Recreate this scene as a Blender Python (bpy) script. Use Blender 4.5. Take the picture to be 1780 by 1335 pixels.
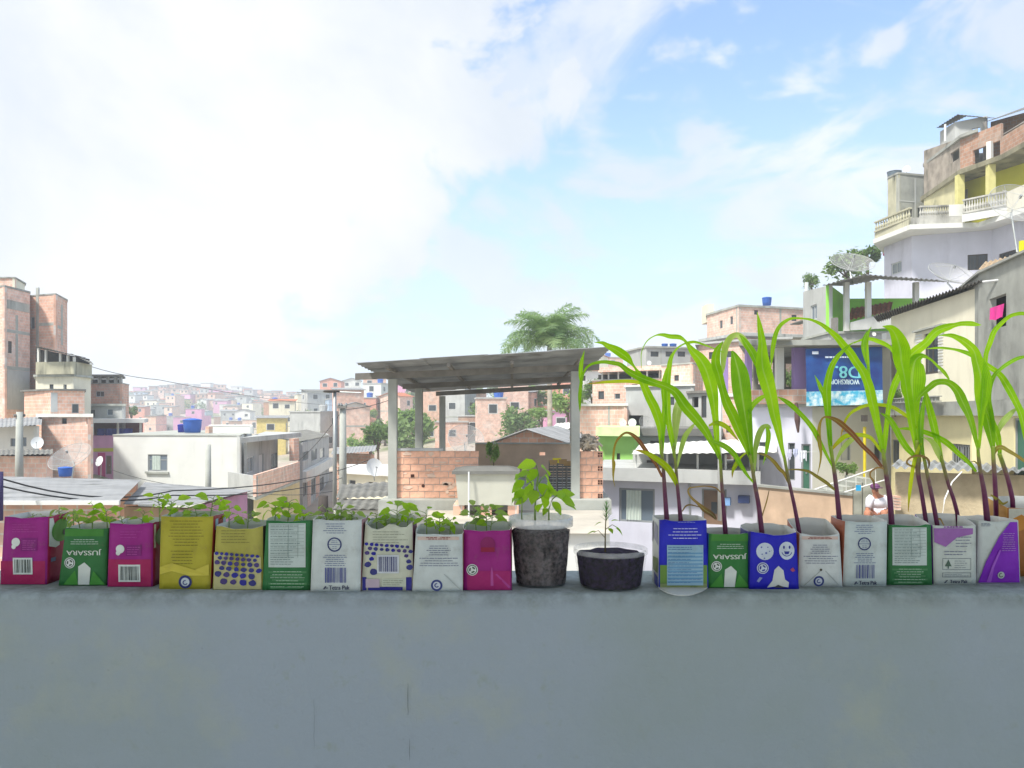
import bpy, bmesh, math, random
from mathutils import Vector, noise as mnoise
R = math.radians
PI = math.pi
random.seed(7)
for o in list(bpy.data.objects): bpy.data.objects.remove(o)
scene = bpy.context.scene
COL = scene.collection
# ---------------------------------------------------------------- camera, sky, sun, exposure
F, HX, HY, CZ = 1384.0, 890.0, 720.0, 8.0          # focal length in photo pixels, vanishing point, eye height
cam_d = bpy.data.cameras.new('camera')
cam_d.sensor_fit = 'HORIZONTAL'; cam_d.sensor_width = 36.0
cam_d.lens = F / 1780.0 * 36.0
cam_d.shift_y = (HY - 667.5) / 1780.0
cam_d.clip_start = 0.05; cam_d.clip_end = 5000
cam = bpy.data.objects.new('camera', cam_d); COL.objects.link(cam)
cam.location = (0, 0, CZ); cam.rotation_euler = (R(90), 0, 0)
scene.camera = cam
SUN_AZ, SUN_EL = 224.0, 56.0                         # compass-like: 0 = +Y (ahead), clockwise; behind and a little left
world = bpy.data.worlds.new('World'); scene.world = world; world.use_nodes = True
wn, wl = world.node_tree.nodes, world.node_tree.links
wn.clear()
w_out = wn.new('ShaderNodeOutputWorld'); w_bg = wn.new('ShaderNodeBackground')
w_sky = wn.new('ShaderNodeTexSky'); w_sky.sky_type = 'NISHITA'; w_sky.sun_disc = False
w_sky.sun_elevation = R(SUN_EL); w_sky.sun_rotation = R(SUN_AZ)
w_sky.altitude = 700; w_sky.air_density = 1.0; w_sky.dust_density = 1.2; w_sky.ozone_density = 1.2
w_bg.inputs['Strength'].default_value = 0.13
def wmath(op, a, b=None, clamp=False):
    n = wn.new('ShaderNodeMath'); n.operation = op; n.use_clamp = clamp
    for i, v in enumerate((a, b)):
        if v is None: continue
        if isinstance(v, (int, float)): n.inputs[i].default_value = v
        else: wl.new(v, n.inputs[i])
    return n.outputs[0]
tc = wn.new('ShaderNodeTexCoord'); sep = wn.new('ShaderNodeSeparateXYZ')
wl.new(tc.outputs['Generated'], sep.inputs[0])
dx, dy, dz = sep.outputs
# flat cloud deck: project the view direction on a layer overhead
den = wmath('ADD', wmath('MAXIMUM', dz, 0.0), 0.22)
cx_, cy_ = wmath('DIVIDE', dx, den), wmath('DIVIDE', dy, den)
comb = wn.new('ShaderNodeCombineXYZ'); wl.new(cx_, comb.inputs[0]); wl.new(cy_, comb.inputs[1])
comb.inputs[2].default_value = 3.1
def wnoise(scale, detail, rough, vec=None, dist=0.0):
    n = wn.new('ShaderNodeTexNoise'); n.inputs['Scale'].default_value = scale
    n.inputs['Detail'].default_value = detail; n.inputs['Roughness'].default_value = rough
    n.inputs['Distortion'].default_value = dist
    wl.new(vec if vec is not None else comb.outputs[0], n.inputs['Vector']); return n.outputs['Fac']
n_big = wnoise(1.1, 8, 0.55, tc.outputs['Generated'], 0.3)
n_dir = wnoise(4.2, 9, 0.58, tc.outputs['Generated'], 0.25)
n_shade = wnoise(2.6, 7, 0.55, tc.outputs['Generated'], 0.4)
n_wisp = wnoise(2.3, 8, 0.6, None, 0.6)
# the big bank lies to the left: its edge leans to the right as it climbs
bank = wmath('SUBTRACT', wmath('SUBTRACT', wmath('MULTIPLY', dz, 0.85), 0.30), dx)
bank = wmath('ADD', bank, wmath('MULTIPLY', wmath('SUBTRACT', n_dir, 0.5), 0.72))
def ss(v, a, b):
    n = wn.new('ShaderNodeMapRange'); n.interpolation_type = 'SMOOTHSTEP'
    n.inputs['From Min'].default_value = a; n.inputs['From Max'].default_value = b
    wl.new(v, n.inputs['Value']); return n.outputs['Result']
m_bank = ss(bank, -0.015, 0.045)
pv = wn.new('ShaderNodeMapping'); pv.inputs['Scale'].default_value = (1, 1, 1.9); pv.inputs['Location'].default_value = (4.1, 2.3, 1.7); wl.new(tc.outputs['Generated'], pv.inputs[0])
wisp = wmath('ADD', wmath('MULTIPLY', n_wisp, 0.75), wmath('MULTIPLY', n_dir, 0.25))
n_puff = wnoise(5.5, 8, 0.52, pv.outputs[0], 0.35)
n_patch = wnoise(1.7, 2, 0.5, tc.outputs['Generated'])
m_wisp = wmath('MULTIPLY', wmath('MAXIMUM', ss(wisp, 0.475, 0.60), wmath('MULTIPLY', ss(n_puff, 0.50, 0.60), ss(n_patch, 0.36, 0.50))), 0.82)
m_veil = ss(dz, 0.42, 0.0)                          # the air whitens towards the horizon
m_veil = wmath('MULTIPLY', m_veil, wmath('ADD', 0.55, wmath('MULTIPLY', n_big, 0.75)))
m_veil = wmath('ADD', wmath('MULTIPLY', m_veil, 0.8), 0.12, True)
m_all = wmath('MAXIMUM', m_bank, m_wisp, True)
cloudcol = wn.new('ShaderNodeMixRGB'); cloudcol.blend_type = 'MIX'
cloudcol.inputs[1].default_value = (1.88, 2.04, 2.26, 1); cloudcol.inputs[2].default_value = (2.44, 2.47, 2.52, 1)
wl.new(ss(n_shade, 0.38, 0.62), cloudcol.inputs[0])
skymul = wn.new('ShaderNodeMixRGB'); skymul.blend_type = 'MULTIPLY'; skymul.inputs[0].default_value = 1
skymul.inputs[2].default_value = (0.66, 0.72, 0.80, 1); wl.new(w_sky.outputs[0], skymul.inputs[1])
wmix = wn.new('ShaderNodeMixRGB'); wl.new(m_all, wmix.inputs[0])
veil = wn.new('ShaderNodeMixRGB'); wl.new(m_veil, veil.inputs[0]); wl.new(skymul.outputs[0], veil.inputs[1]); veil.inputs[2].default_value = (1.62, 1.96, 2.34, 1)
wl.new(veil.outputs[0], wmix.inputs[1]); wl.new(cloudcol.outputs[0], wmix.inputs[2])
wl.new(wmix.outputs[0], w_bg.inputs['Color']); wl.new(w_bg.outputs[0], w_out.inputs['Surface'])
sun_d = bpy.data.lights.new('sun', 'SUN'); sun_d.energy = 1.8; sun_d.angle = R(8.0); sun_d.color = (1.0, 0.96, 0.9)
sun = bpy.data.objects.new('sun', sun_d); COL.objects.link(sun)
sd = Vector((math.sin(R(SUN_AZ)) * math.cos(R(SUN_EL)), math.cos(R(SUN_AZ)) * math.cos(R(SUN_EL)), math.sin(R(SUN_EL))))
sun.rotation_euler = (-sd).to_track_quat('-Z', 'Y').to_euler(); sun.location = (0, 0, 60)
scene.view_settings.view_transform = 'Standard'; scene.view_settings.look = 'None'
scene.view_settings.exposure = 1.7; scene.view_settings.gamma = 1.0
scene.view_settings.use_curve_mapping = False
scene.render.engine = 'CYCLES'
cy = scene.cycles
cy.max_bounces = 6; cy.diffuse_bounces = 3; cy.glossy_bounces = 2; cy.transmission_bounces = 5; cy.transparent_max_bounces = 16
cy.volume_bounces = 2; cy.use_denoising = True; cy.caustics_reflective = False; cy.caustics_refractive = False

# ---------------------------------------------------------------- helpers
def at(px, py, Y): return Vector(((px - HX) / F * Y, Y, CZ + (HY - py) / F * Y))
def zat(py, Y): return CZ + (HY - py) / F * Y
def xat(px, Y): return (px - HX) / F * Y
ORIG = {}
def thing(name, label, cat, loc=(0, 0, 0), group=None):
    o = bpy.data.objects.new(name, None); COL.objects.link(o)
    o.location = loc; o.empty_display_size = 0.1
    o['label'] = label; o['category'] = cat
    if group: o['group'] = group
    ORIG[o] = Vector(loc); return o
def tag(o, label, cat, group=None):
    o['label'] = label; o['category'] = cat
    if group: o['group'] = group
    return o
def kind(o, k, label=None):
    o['kind'] = k
    if label: o['label'] = label
    return o
def clone(o, parent=None):
    c = o.copy(); COL.objects.link(c); c.parent = parent
    ORIG[c] = ORIG.get(o, Vector())
    for ch in o.children: clone(ch, c)
    return c
class Fr:
    """frame along a wall: u runs A to B, w is out of the wall towards the camera side, z up"""
    def __init__(s, A, B):
        s.A = Vector((A[0], A[1], 0)); B = Vector((B[0], B[1], 0))
        d = B - s.A; s.L = d.length; s.e = d.normalized()
        s.n = Vector((s.e.y, -s.e.x, 0))
    def p(s, u, w, z): 
        q = s.A + s.e * u + s.n * w; return Vector((q.x, q.y, z))
    def u_px(s, px):
        k = (px - HX) / F; e, A = s.e, s.A
        return (k * A.y - A.x) / (e.x - k * e.y)
    def Y(s, u): return s.A.y + s.e.y * u
WF = Fr((0, 0), (1, 0))          # world frame: u = x, w = -y
class MB:
    def __init__(s): s.v = []; s.f = []; s.uv = []; s.mi = []; s.cur = 0
    def vert(s, p): s.v.append(Vector(p)); return len(s.v) - 1
    def face(s, idx, uv=None): s.f.append(tuple(idx)); s.uv.append(uv); s.mi.append(s.cur)
    def quad(s, a, b, c, d, uv=None): s.face([s.vert(p) for p in (a, b, c, d)], uv)
    def poly(s, pts, uv=None): s.face([s.vert(p) for p in pts], uv)
    def hexa(s, P):
        i = [s.vert(p) for p in P]
        L = ((P[1]-P[0]).length, (P[3]-P[0]).length, (P[4]-P[0]).length)
        for q, (a, b) in (((3,2,1,0),(0,1)), ((4,5,6,7),(0,1)), ((0,1,5,4),(0,2)), ((1,2,6,5),(1,2)), ((2,3,7,6),(0,2)), ((3,0,4,7),(1,2))):
            s.face([i[k] for k in q], [(0,0),(L[a],0),(L[a],L[b]),(0,L[b])])
    def box(s, fr, u0, u1, w0, w1, z0, z1):
        p = fr.p
        s.hexa([p(u0,w1,z0), p(u1,w1,z0), p(u1,w0,z0), p(u0,w0,z0), p(u0,w1,z1), p(u1,w1,z1), p(u1,w0,z1), p(u0,w0,z1)])
    def abox(s, x0, x1, y0, y1, z0, z1): s.box(WF, x0, x1, -y1, -y0, z0, z1)
    def tube(s, pts, rad, n=6, cap=True, uvv=False):
        pts = [Vector(p) for p in pts]; m = len(pts)
        rad = [rad] * m if isinstance(rad, (int, float)) else rad
        rings = []; up = Vector((0, 0, 1))
        for i, p in enumerate(pts):
            t = (pts[min(i+1, m-1)] - pts[max(i-1, 0)])
            t = t.normalized() if t.length > 1e-9 else Vector((0, 0, 1))
            ref = up if abs(t.z) < 0.9 else Vector((1, 0, 0))
            a = t.cross(ref).normalized(); b = t.cross(a).normalized()
            rings.append([s.vert(p + (a * math.cos(2*PI*k/n) + b * math.sin(2*PI*k/n)) * rad[i]) for k in range(n)])
        for i in range(m-1):
            for k in range(n):
                k2 = (k+1) % n; v0, v1 = i/(m-1), (i+1)/(m-1)
                s.face([rings[i][k], rings[i][k2], rings[i+1][k2], rings[i+1][k]], [(k/n,v0),((k+1)/n,v0),((k+1)/n,v1),(k/n,v1)])
        if cap: s.face(rings[0][::-1]); s.face(rings[-1])
    def lathe(s, c, prof, n=24, cap0=True, cap1=True):
        c = Vector(c); rings = []
        for r, z in prof: rings.append([s.vert(c + Vector((r*math.cos(2*PI*k/n), r*math.sin(2*PI*k/n), z))) for k in range(n)])
        for i in range(len(prof)-1):
            for k in range(n):
                k2 = (k+1) % n
                s.face([rings[i][k], rings[i][k2], rings[i+1][k2], rings[i+1][k]], [(k/n,i),((k+1)/n,i),((k+1)/n,i+1),(k/n,i+1)])
        if cap0: s.face(rings[0][::-1])
        if cap1: s.face(rings[-1])
    def ball(s, c, r, n=8, m=5):
        c = Vector(c); r = Vector((r, r, r)) if isinstance(r, (int, float)) else Vector(r)
        rings = []
        for j in range(1, m):
            a = PI*j/m
            rings.append([s.vert(c + Vector((r.x*math.sin(a)*math.cos(2*PI*k/n), r.y*math.sin(a)*math.sin(2*PI*k/n), r.z*math.cos(a)))) for k in range(n)])
        t = s.vert(c + Vector((0,0,r.z))); b = s.vert(c - Vector((0,0,r.z)))
        for k in range(n):
            k2 = (k+1) % n
            s.face([t, rings[0][k], rings[0][k2]]); s.face([b, rings[-1][k2], rings[-1][k]])
            for j in range(m-2): s.face([rings[j][k], rings[j+1][k], rings[j+1][k2], rings[j][k2]])
    def mesh(s, name, mats, off=None, smooth=False):
        me = bpy.data.meshes.new(name); off = off or Vector()
        me.from_pydata([tuple(p - off) for p in s.v], [], s.f)
        if any(u is not None for u in s.uv):
            ul = me.uv_layers.new(name='UVMap'); k = 0
            for f, u in zip(s.f, s.uv):
                for j in range(len(f)):
                    if u is not None: ul.data[k].uv = u[j]
                    k += 1
        for m in (mats if isinstance(mats, (list, tuple)) else [mats]): me.materials.append(m)
        for p, mi in zip(me.polygons, s.mi): p.material_index = mi
        if smooth: me.polygons.foreach_set('use_smooth', [True] * len(me.polygons))
        me.update(); return me
    def build(s, name, mats, parent=None, smooth=False):
        off = ORIG.get(parent, Vector()) if parent else Vector()
        o = bpy.data.objects.new(name, s.mesh(name, mats, off, smooth)); COL.objects.link(o)
        o.parent = parent; ORIG[o] = off; return o
def mesh_obj(name, me, parent=None):
    o = bpy.data.objects.new(name, me); COL.objects.link(o); o.parent = parent
    ORIG[o] = ORIG.get(parent, Vector()) if parent else Vector(); return o

# ---------------------------------------------------------------- materials
def c3(h):
    """sRGB hex to linear"""
    v = [int(h[i:i+2], 16) / 255 for i in (0, 2, 4)]
    return tuple(x / 12.92 if x <= 0.04045 else ((x + 0.055) / 1.055) ** 2.4 for x in v)
MATS = {}
def base_mat(name, rough=0.8, spec=0.3):
    m = bpy.data.materials.new(name); m.use_nodes = True
    nt = m.node_tree; b = nt.nodes['Principled BSDF']
    b.inputs['Roughness'].default_value = rough; b.inputs['Specular IOR Level'].default_value = spec
    return m, nt.nodes, nt.links, b
def mix(n, l, fac, a, b, mode='MIX'):
    x = n.new('ShaderNodeMixRGB'); x.blend_type = mode
    for i, v in enumerate((fac, a, b)):
        if isinstance(v, (int, float)): x.inputs[i].default_value = v
        elif isinstance(v, tuple): x.inputs[i].default_value = (*v[:3], 1)
        else: l.new(v, x.inputs[i])
    return x.outputs[0]
def nz(n, l, vec, scale, detail=4, rough=0.55, lo=0.35, hi=0.65, sc3=None):
    if sc3:
        mp = n.new('ShaderNodeMapping'); mp.inputs['Scale'].default_value = sc3; l.new(vec, mp.inputs[0]); vec = mp.outputs[0]
    t = n.new('ShaderNodeTexNoise'); t.inputs['Scale'].default_value = scale; t.inputs['Detail'].default_value = detail
    t.inputs['Roughness'].default_value = rough; l.new(vec, t.inputs['Vector'])
    r = n.new('ShaderNodeMapRange'); r.inputs['From Min'].default_value = lo; r.inputs['From Max'].default_value = hi
    l.new(t.outputs['Fac'], r.inputs['Value']); return r.outputs[0]
def bumpn(n, l, h, b, strength=0.3, dist=0.01):
    x = n.new('ShaderNodeBump'); x.inputs['Strength'].default_value = strength; x.inputs['Distance'].default_value = dist
    l.new(h, x.inputs['Height']); l.new(x.outputs[0], b.inputs['Normal'])
def M(name, col, rough=0.8, var=0.12, scale=3.0, stain=0.0, stcol=None, bump=0.0, spec=0.25, metal=0.0, rnd=0.0):
    """plain weathered surface: colour with cloudy variation, optional run-down stains"""
    if name in MATS: return MATS[name]
    col = c3(col) if isinstance(col, str) else col
    m, n, l, b = base_mat(name, rough, spec); b.inputs['Metallic'].default_value = metal
    t = n.new('ShaderNodeTexCoord'); v = t.outputs['Object']
    c = mix(n, l, nz(n, l, v, scale), tuple(x*(1-var) for x in col), tuple(min(1, x*(1+var)) for x in col))
    if stain:
        st = c3(stcol) if stcol else tuple(x*0.35 for x in col)
        s1 = nz(n, l, v, 1.0, 5, 0.6, 0.48, 0.72, (1.7, 1.7, 0.28)); s2 = nz(n, l, v, 0.5, 4, 0.6, 0.42, 0.62)
        f = n.new('ShaderNodeMath'); f.operation = 'MULTIPLY'; l.new(s1, f.inputs[0]); l.new(s2, f.inputs[1])
        g = n.new('ShaderNodeMath'); g.operation = 'MULTIPLY'; g.use_clamp = True; l.new(f.outputs[0], g.inputs[0]); g.inputs[1].default_value = stain
        c = mix(n, l, g.outputs[0], c, st)
    if rnd:
        oi = n.new('ShaderNodeObjectInfo'); rr = n.new('ShaderNodeMapRange'); l.new(oi.outputs['Random'], rr.inputs['Value'])
        rr.inputs['To Min'].default_value = 1-rnd; rr.inputs['To Max'].default_value = 1+rnd
        c = mix(n, l, 1.0, c, rr.outputs[0], 'MULTIPLY')
    l.new(c, b.inputs['Base Color'])
    if bump: bumpn(n, l, nz(n, l, v, scale*9, 6, 0.6, 0.2, 0.8), b, bump, 0.02)
    MATS[name] = m; return m
def MBrick(name, c1, c2, mortar, bw=0.3, bh=0.2, smear=0.5, mort=0.016):
    """hollow clay block wall for walls too far off to pick the blocks apart; needs UV in metres"""
    if name in MATS: return MATS[name]
    m, n, l, b = base_mat(name, 0.9, 0.15)
    t = n.new('ShaderNodeTexCoord'); br = n.new('ShaderNodeTexBrick'); l.new(t.outputs['UV'], br.inputs['Vector'])
    br.inputs['Color1'].default_value = (*c3(c1), 1); br.inputs['Color2'].default_value = (*c3(c2), 1); br.inputs['Mortar'].default_value = (*c3(mortar), 1)
    br.inputs['Scale'].default_value = 1; br.inputs['Brick Width'].default_value = bw; br.inputs['Row Height'].default_value = bh
    br.inputs['Mortar Size'].default_value = mort; br.inputs['Mortar Smooth'].default_value = 0.3; br.inputs['Bias'].default_value = -0.1
    v = t.outputs['Object']
    c = mix(n, l, nz(n, l, v, 1.3, 5, 0.6, 0.4, 0.7), br.outputs['Color'], c3(mortar))
    f = nz(n, l, v, 0.7, 5, 0.62, 0.52, 0.68)
    g = n.new('ShaderNodeMath'); g.operation = 'MULTIPLY'; l.new(f, g.inputs[0]); g.inputs[1].default_value = smear
    c = mix(n, l, g.outputs[0], br.outputs['Color'], c3(mortar))
    c = mix(n, l, 1.0, c, mix(n, l, nz(n, l, v, 2.2), (0.82, 0.82, 0.82), (1.12, 1.12, 1.12)), 'MULTIPLY')
    l.new(c, b.inputs['Base Color']); bumpn(n, l, br.outputs['Fac'], b, -0.4, 0.01)
    MATS[name] = m; return m
def MGlass(name='dark_glass', col=(0.05, 0.06, 0.065)):
    if name in MATS: return MATS[name]
    m, n, l, b = base_mat(name, 0.12, 0.5); b.inputs['Base Color'].default_value = (*col, 1)
    MATS[name] = m; return m
def MLeaf(name, c1, c2, trans=0.5, rough=0.5, scale=20, tcol=None, veins=False, tip=None):
    """leaf: reflects on one side, lets light through from the other"""
    if name in MATS: return MATS[name]
    m, n, l, b = base_mat(name, rough, 0.35)
    c1 = c3(c1) if isinstance(c1, str) else c1; c2 = c3(c2) if isinstance(c2, str) else c2
    t = n.new('ShaderNodeTexCoord'); oi = n.new('ShaderNodeObjectInfo')
    ad = n.new('ShaderNodeVectorMath'); ad.operation = 'ADD'; l.new(t.outputs['Object'], ad.inputs[0]); l.new(oi.outputs['Random'], ad.inputs[1])
    f = nz(n, l, ad.outputs[0], scale, 3)
    c = mix(n, l, f, c1, c2)
    c = mix(n, l, 1.0, c, mix(n, l, oi.outputs['Random'], (0.8, 0.86, 0.8), (1.2, 1.14, 1.1)), 'MULTIPLY')
    if veins or tip:
        sp = n.new('ShaderNodeSeparateXYZ'); l.new(t.outputs['UV'], sp.inputs[0])
        if tip:
            tr = n.new('ShaderNodeMapRange'); tr.interpolation_type = 'SMOOTHSTEP'; l.new(sp.outputs[1], tr.inputs['Value'])
            tr.inputs['From Min'].default_value = tip[1]; tr.inputs['From Max'].default_value = tip[2]
            c = mix(n, l, tr.outputs[0], c, c3(tip[0]))
        if veins:
            wv = n.new('ShaderNodeMath'); wv.operation = 'SINE'; q = n.new('ShaderNodeMath'); q.operation = 'MULTIPLY'
            l.new(sp.outputs[0], q.inputs[0]); q.inputs[1].default_value = 75; l.new(q.outputs[0], wv.inputs[0])
            vr = n.new('ShaderNodeMapRange'); l.new(wv.outputs[0], vr.inputs['Value']); vr.inputs['From Min'].default_value = -1
            vr.inputs['To Min'].default_value = 0.86; vr.inputs['To Max'].default_value = 1.08
            c = mix(n, l, 1.0, c, vr.outputs[0], 'MULTIPLY')
            # paler midrib
            ab = n.new('ShaderNodeMath'); ab.operation = 'ABSOLUTE'; sb = n.new('ShaderNodeMath'); sb.operation = 'SUBTRACT'
            l.new(sp.outputs[0], sb.inputs[0]); sb.inputs[1].default_value = 0.5; l.new(sb.outputs[0], ab.inputs[0])
            mr = n.new('ShaderNodeMapRange'); l.new(ab.outputs[0], mr.inputs['Value']); mr.inputs['From Min'].default_value = 0.03; mr.inputs['From Max'].default_value = 0.07
            mr.inputs['To Min'].default_value = 0.35; mr.inputs['To Max'].default_value = 0
            c = mix(n, l, mr.outputs[0], c, (0.45, 0.6, 0.25))
    l.new(c, b.inputs['Base Color'])
    tr = n.new('ShaderNodeBsdfTranslucent'); ms = n.new('ShaderNodeMixShader'); ms.inputs[0].default_value = trans
    l.new(mix(n, l, 1.0, c, tcol or (1.25, 1.3, 0.6), 'MULTIPLY'), tr.inputs['Color'])
    out = n['Material Output']
    l.new(b.outputs[0], ms.inputs[1]); l.new(tr.outputs[0], ms.inputs[2]); l.new(ms.outputs[0], out.inputs['Surface'])
    MATS[name] = m; return m
def MPlastic(name, col, opac):
    """thin translucent plastic: part see-through, part milky"""
    if name in MATS: return MATS[name]
    m, n, l, b = base_mat(name, 0.25, 0.5); b.inputs['Base Color'].default_value = (*col, 1)
    tr = n.new('ShaderNodeBsdfTransparent'); ms = n.new('ShaderNodeMixShader'); ms.inputs[0].default_value = opac
    l.new(tr.outputs[0], ms.inputs[1]); l.new(b.outputs[0], ms.inputs[2]); l.new(ms.outputs[0], n['Material Output'].inputs['Surface'])
    MATS[name] = m; return m
def flat(h, rough=0.5, spec=0.3):
    '''printed carton board: faded, smudged with soil, faintly creased'''
    k = 'print_' + h
    if k in MATS: return MATS[k]
    col = c3(h); sat = 1 - min(col)/max(max(col), 1e-4); col = tuple(x*(0.78 if sat > 0.45 else 0.97) for x in col)
    m, n, l, b = base_mat(k, rough, spec); t = n.new('ShaderNodeTexCoord'); v = t.outputs['Object']
    c = mix(n, l, nz(n, l, v, 22, 5), tuple(x*0.88 for x in col), tuple(min(1, x*1.06 + 0.012) for x in col))
    g = n.new('ShaderNodeMath'); g.operation = 'MULTIPLY'; l.new(nz(n, l, v, 34, 6, 0.7, 0.56, 0.78), g.inputs[0]); g.inputs[1].default_value = 0.4
    c = mix(n, l, g.outputs[0], c, c3('6f6656')); l.new(c, b.inputs['Base Color'])
    bumpn(n, l, nz(n, l, v, 26, 4, 0.5, 0.2, 0.8), b, 0.35, 0.004); MATS[k] = m; return m
# ---------------------------------------------------------------- the terrace we stand on
SILL = CZ - 0.32                                     # top of the parapet
def m_parapet():
    m, n, l, b = base_mat('painted_render', 0.75, 0.3)
    t = n.new('ShaderNodeTexCoord'); v = t.outputs['Object']
    c = mix(n, l, nz(n, l, v, 1.6, 6, 0.62, 0.38, 0.62), c3('93a1a2'), c3('98a5ae'))
    c = mix(n, l, nz(n, l, v, 4.0, 6, 0.7, 0.56, 0.95), c, c3('a8b09c'))
    c = mix(n, l, nz(n, l, v, 28, 5, 0.7, 0.60, 0.72), c, c3('93a09e'))
    c = mix(n, l, nz(n, l, v, 90, 3, 0.6, 0.70, 0.9), c, c3('7d8480'))
    sp = n.new('ShaderNodeSeparateXYZ'); l.new(v, sp.inputs[0])
    e = n.new('ShaderNodeMapRange'); l.new(sp.outputs[2], e.inputs['Value']); e.inputs['From Min'].default_value = SILL - 0.03; e.inputs['From Max'].default_value = SILL + 0.004
    g = n.new('ShaderNodeMath'); g.operation = 'MULTIPLY'; l.new(e.outputs[0], g.inputs[0]); l.new(nz(n, l, v, 14, 6, 0.7, 0.35, 0.6), g.inputs[1])
    c = mix(n, l, g.outputs[0], c, c3('68736f'))      # patchy dark tone painted along the arris to dim the bright ledge
    l.new(c, b.inputs['Base Color'])
    h = mix(n, l, 0.5, nz(n, l, v, 30, 8, 0.7, 0.2, 0.8), nz(n, l, v, 4, 4, 0.5, 0.2, 0.8))
    bumpn(n, l, h, b, 0.5, 0.008); return m
def parapet():
    mb = MB(); yf, yb = 1.418, 1.64
    prof = [(yb, SILL-1.1), (yb, SILL-0.012), (yb-0.012, SILL)]
    prof += [(yf + 0.012, SILL)] + [(yf + 0.012 - 0.012*math.sin(a), SILL - 0.012*(1-math.cos(a))) for a in (R(22), R(45), R(68), R(90))]
    prof += [(yf, SILL-0.2), (yf, SILL-0.5), (yf, SILL-1.1)]
    n = 120; xs = [-4.2 + 8.4*i/n for i in range(n+1)]; rows = []
    for x in xs:
        rows.append([mb.vert((x, y + (0.004*mnoise.noise(Vector((x*3, z*2, 1))) if y < 1.45 else 0),
                              z + (0.003*mnoise.noise(Vector((x*7, y*9, 5))) if y < 1.42 and z > SILL-0.1 else 0))) for y, z in prof])
    for i in range(n):
        for j in range(len(prof)-1): mb.face([rows[i][j], rows[i+1][j], rows[i+1][j+1], rows[i][j+1]])
    mb.face(rows[0]); mb.face(rows[-1][::-1])
    o = mb.build('parapet_wall', m_parapet(), None, True)
    tag(o, 'grey-blue painted parapet wall that carries the row of cartons', 'wall')
    cr = M('crack_dark', '707a77', 0.9, 0.2, 40)
    for px, y0, y1, w in ((709, 1188, 1243, 1.2), (712, 1285, 1322, 0.9), (546, 1215, 1300, 0.5)):
        k = MB(); N = 14; pts = []
        for i in range(N+1):
            py = y0 + (y1-y0)*i/N; x = px + 1.4*mnoise.noise(Vector((py*0.07, px, 0)))
            pts.append((x, py, w*(0.4+0.6*math.sin(PI*(i+0.5)/(N+1)))))
        for (a, p, s), (c, q, r) in zip(pts, pts[1:]):
            Y = yf - 0.0045
            k.quad(at(a-s/2, p, Y), at(c-r/2, q, Y), at(c+r/2, q, Y), at(a+s/2, p, Y))
        k.build('crack', cr, o)
    return o
parapet()
FLOOR = SILL - 1.1
mb = MB(); mb.abox(-4.2, 4.2, -3.2, 1.37, FLOOR-0.15, FLOOR); kind(mb.build('floor', M('terrace_screed', 'b8b5ad', 0.85, 0.12, 2)), 'structure')
mb = MB(); mb.abox(-4.2, 4.2, -1.9, 0.86, FLOOR+2.75, FLOOR+2.9); kind(mb.build('ceiling', M('terrace_slab', 'e0ded8', 0.9, 0.05, 2)), 'structure')
# ---------------------------------------------------------------- ground
GY = [-80, 3, 15, 30, 50, 80, 120, 170, 230, 300, 400, 520, 900, 3000]
GT = {-900: [0, 0, 1, 3, 6, 9, 10, 10, 9, 8, 9, 12, 8, 0], 100: [0, 0, .5, 2, 4.5, 5.5, 5, 4, 3, 4, 8, 14, 7, 0],
      340: [0, 0, 0, 1, 2, 2, 1.5, 1, 1, 2, 10, 20, 9, 0], 470: [0, 0, 0, .5, 1, 1.5, 1.8, 2.4, 3, 4, 9, 15, 7, 0],
      620: [0, 0, 0, .5, 1, 2, 3.5, 6, 10.5, 10, 9, 9, 6, 0],
      900: [0, 0, 0, .5, 1.5, 3.2, 6, 9.5, 12.5, 11, 9, 8, 5, 0], 1100: [0, 0, 0, 1.5, 3.5, 7, 10, 12, 12, 10, 8, 8, 5, 0],
      1300: [0, .3, .5, 2.5, 6, 9, 11, 12, 11, 9, 8, 8, 5, 0], 1500: [0, .5, 1, 4.5, 10, 13, 13, 12, 10, 9, 8, 8, 5, 0],
      1800: [0, 1, 2, 7, 14, 17, 17, 14, 12, 10, 9, 8, 5, 0], 2700: [0, 2, 4, 10, 16, 18, 18, 15, 12, 10, 9, 8, 5, 0]}
GPX = sorted(GT)
def _lerp_tab(xs, ys, x):
    if x <= xs[0]: return ys[0]
    for i in range(len(xs)-1):
        if x <= xs[i+1]:
            t = (x-xs[i])/(xs[i+1]-xs[i]); t = t*t*(3-2*t); return ys[i] + (ys[i+1]-ys[i])*t
    return ys[-1]
def gz(x, y):
    px = HX + F*x/max(y, 4.0)
    return _lerp_tab(GPX, [_lerp_tab(GY, GT[p], y) for p in GPX], px)
def ground():
    mb = MB(); xs = []; ys = []
    v = -60.0
    while v < 676: ys.append(v); v += 3 if v < 80 else (8 if v < 320 else 20)
    s = sorted({round(sg*q, 2) for sg in (-1, 1) for q in [i*3.0 for i in range(27)] + [80 + 10*i for i in range(1, 33)] + [440, 500, 580, 670]})
    idx = [[mb.vert((x, y, gz(x, y) + 0.25*mnoise.noise(Vector((x*.08, y*.08, 2))))) for x in s] for y in ys]
    for j in range(len(ys)-1):
        for i in range(len(s)-1): mb.face([idx[j][i], idx[j][i+1], idx[j+1][i+1], idx[j+1][i]])
    m, n, l, b = base_mat('bare_ground', 0.95, 0.1)
    t = n.new('ShaderNodeTexCoord'); v = t.outputs['Object']
    c = mix(n, l, nz(n, l, v, .15, 6), c3('9c9083'), c3('b5aca0')); c = mix(n, l, nz(n, l, v, .06, 5, .6, .52, .66), c, c3('5d7040'))
    l.new(c, b.inputs['Base Color'])
    kind(mb.build('ground', m, None, True), 'structure')
ground()
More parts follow.
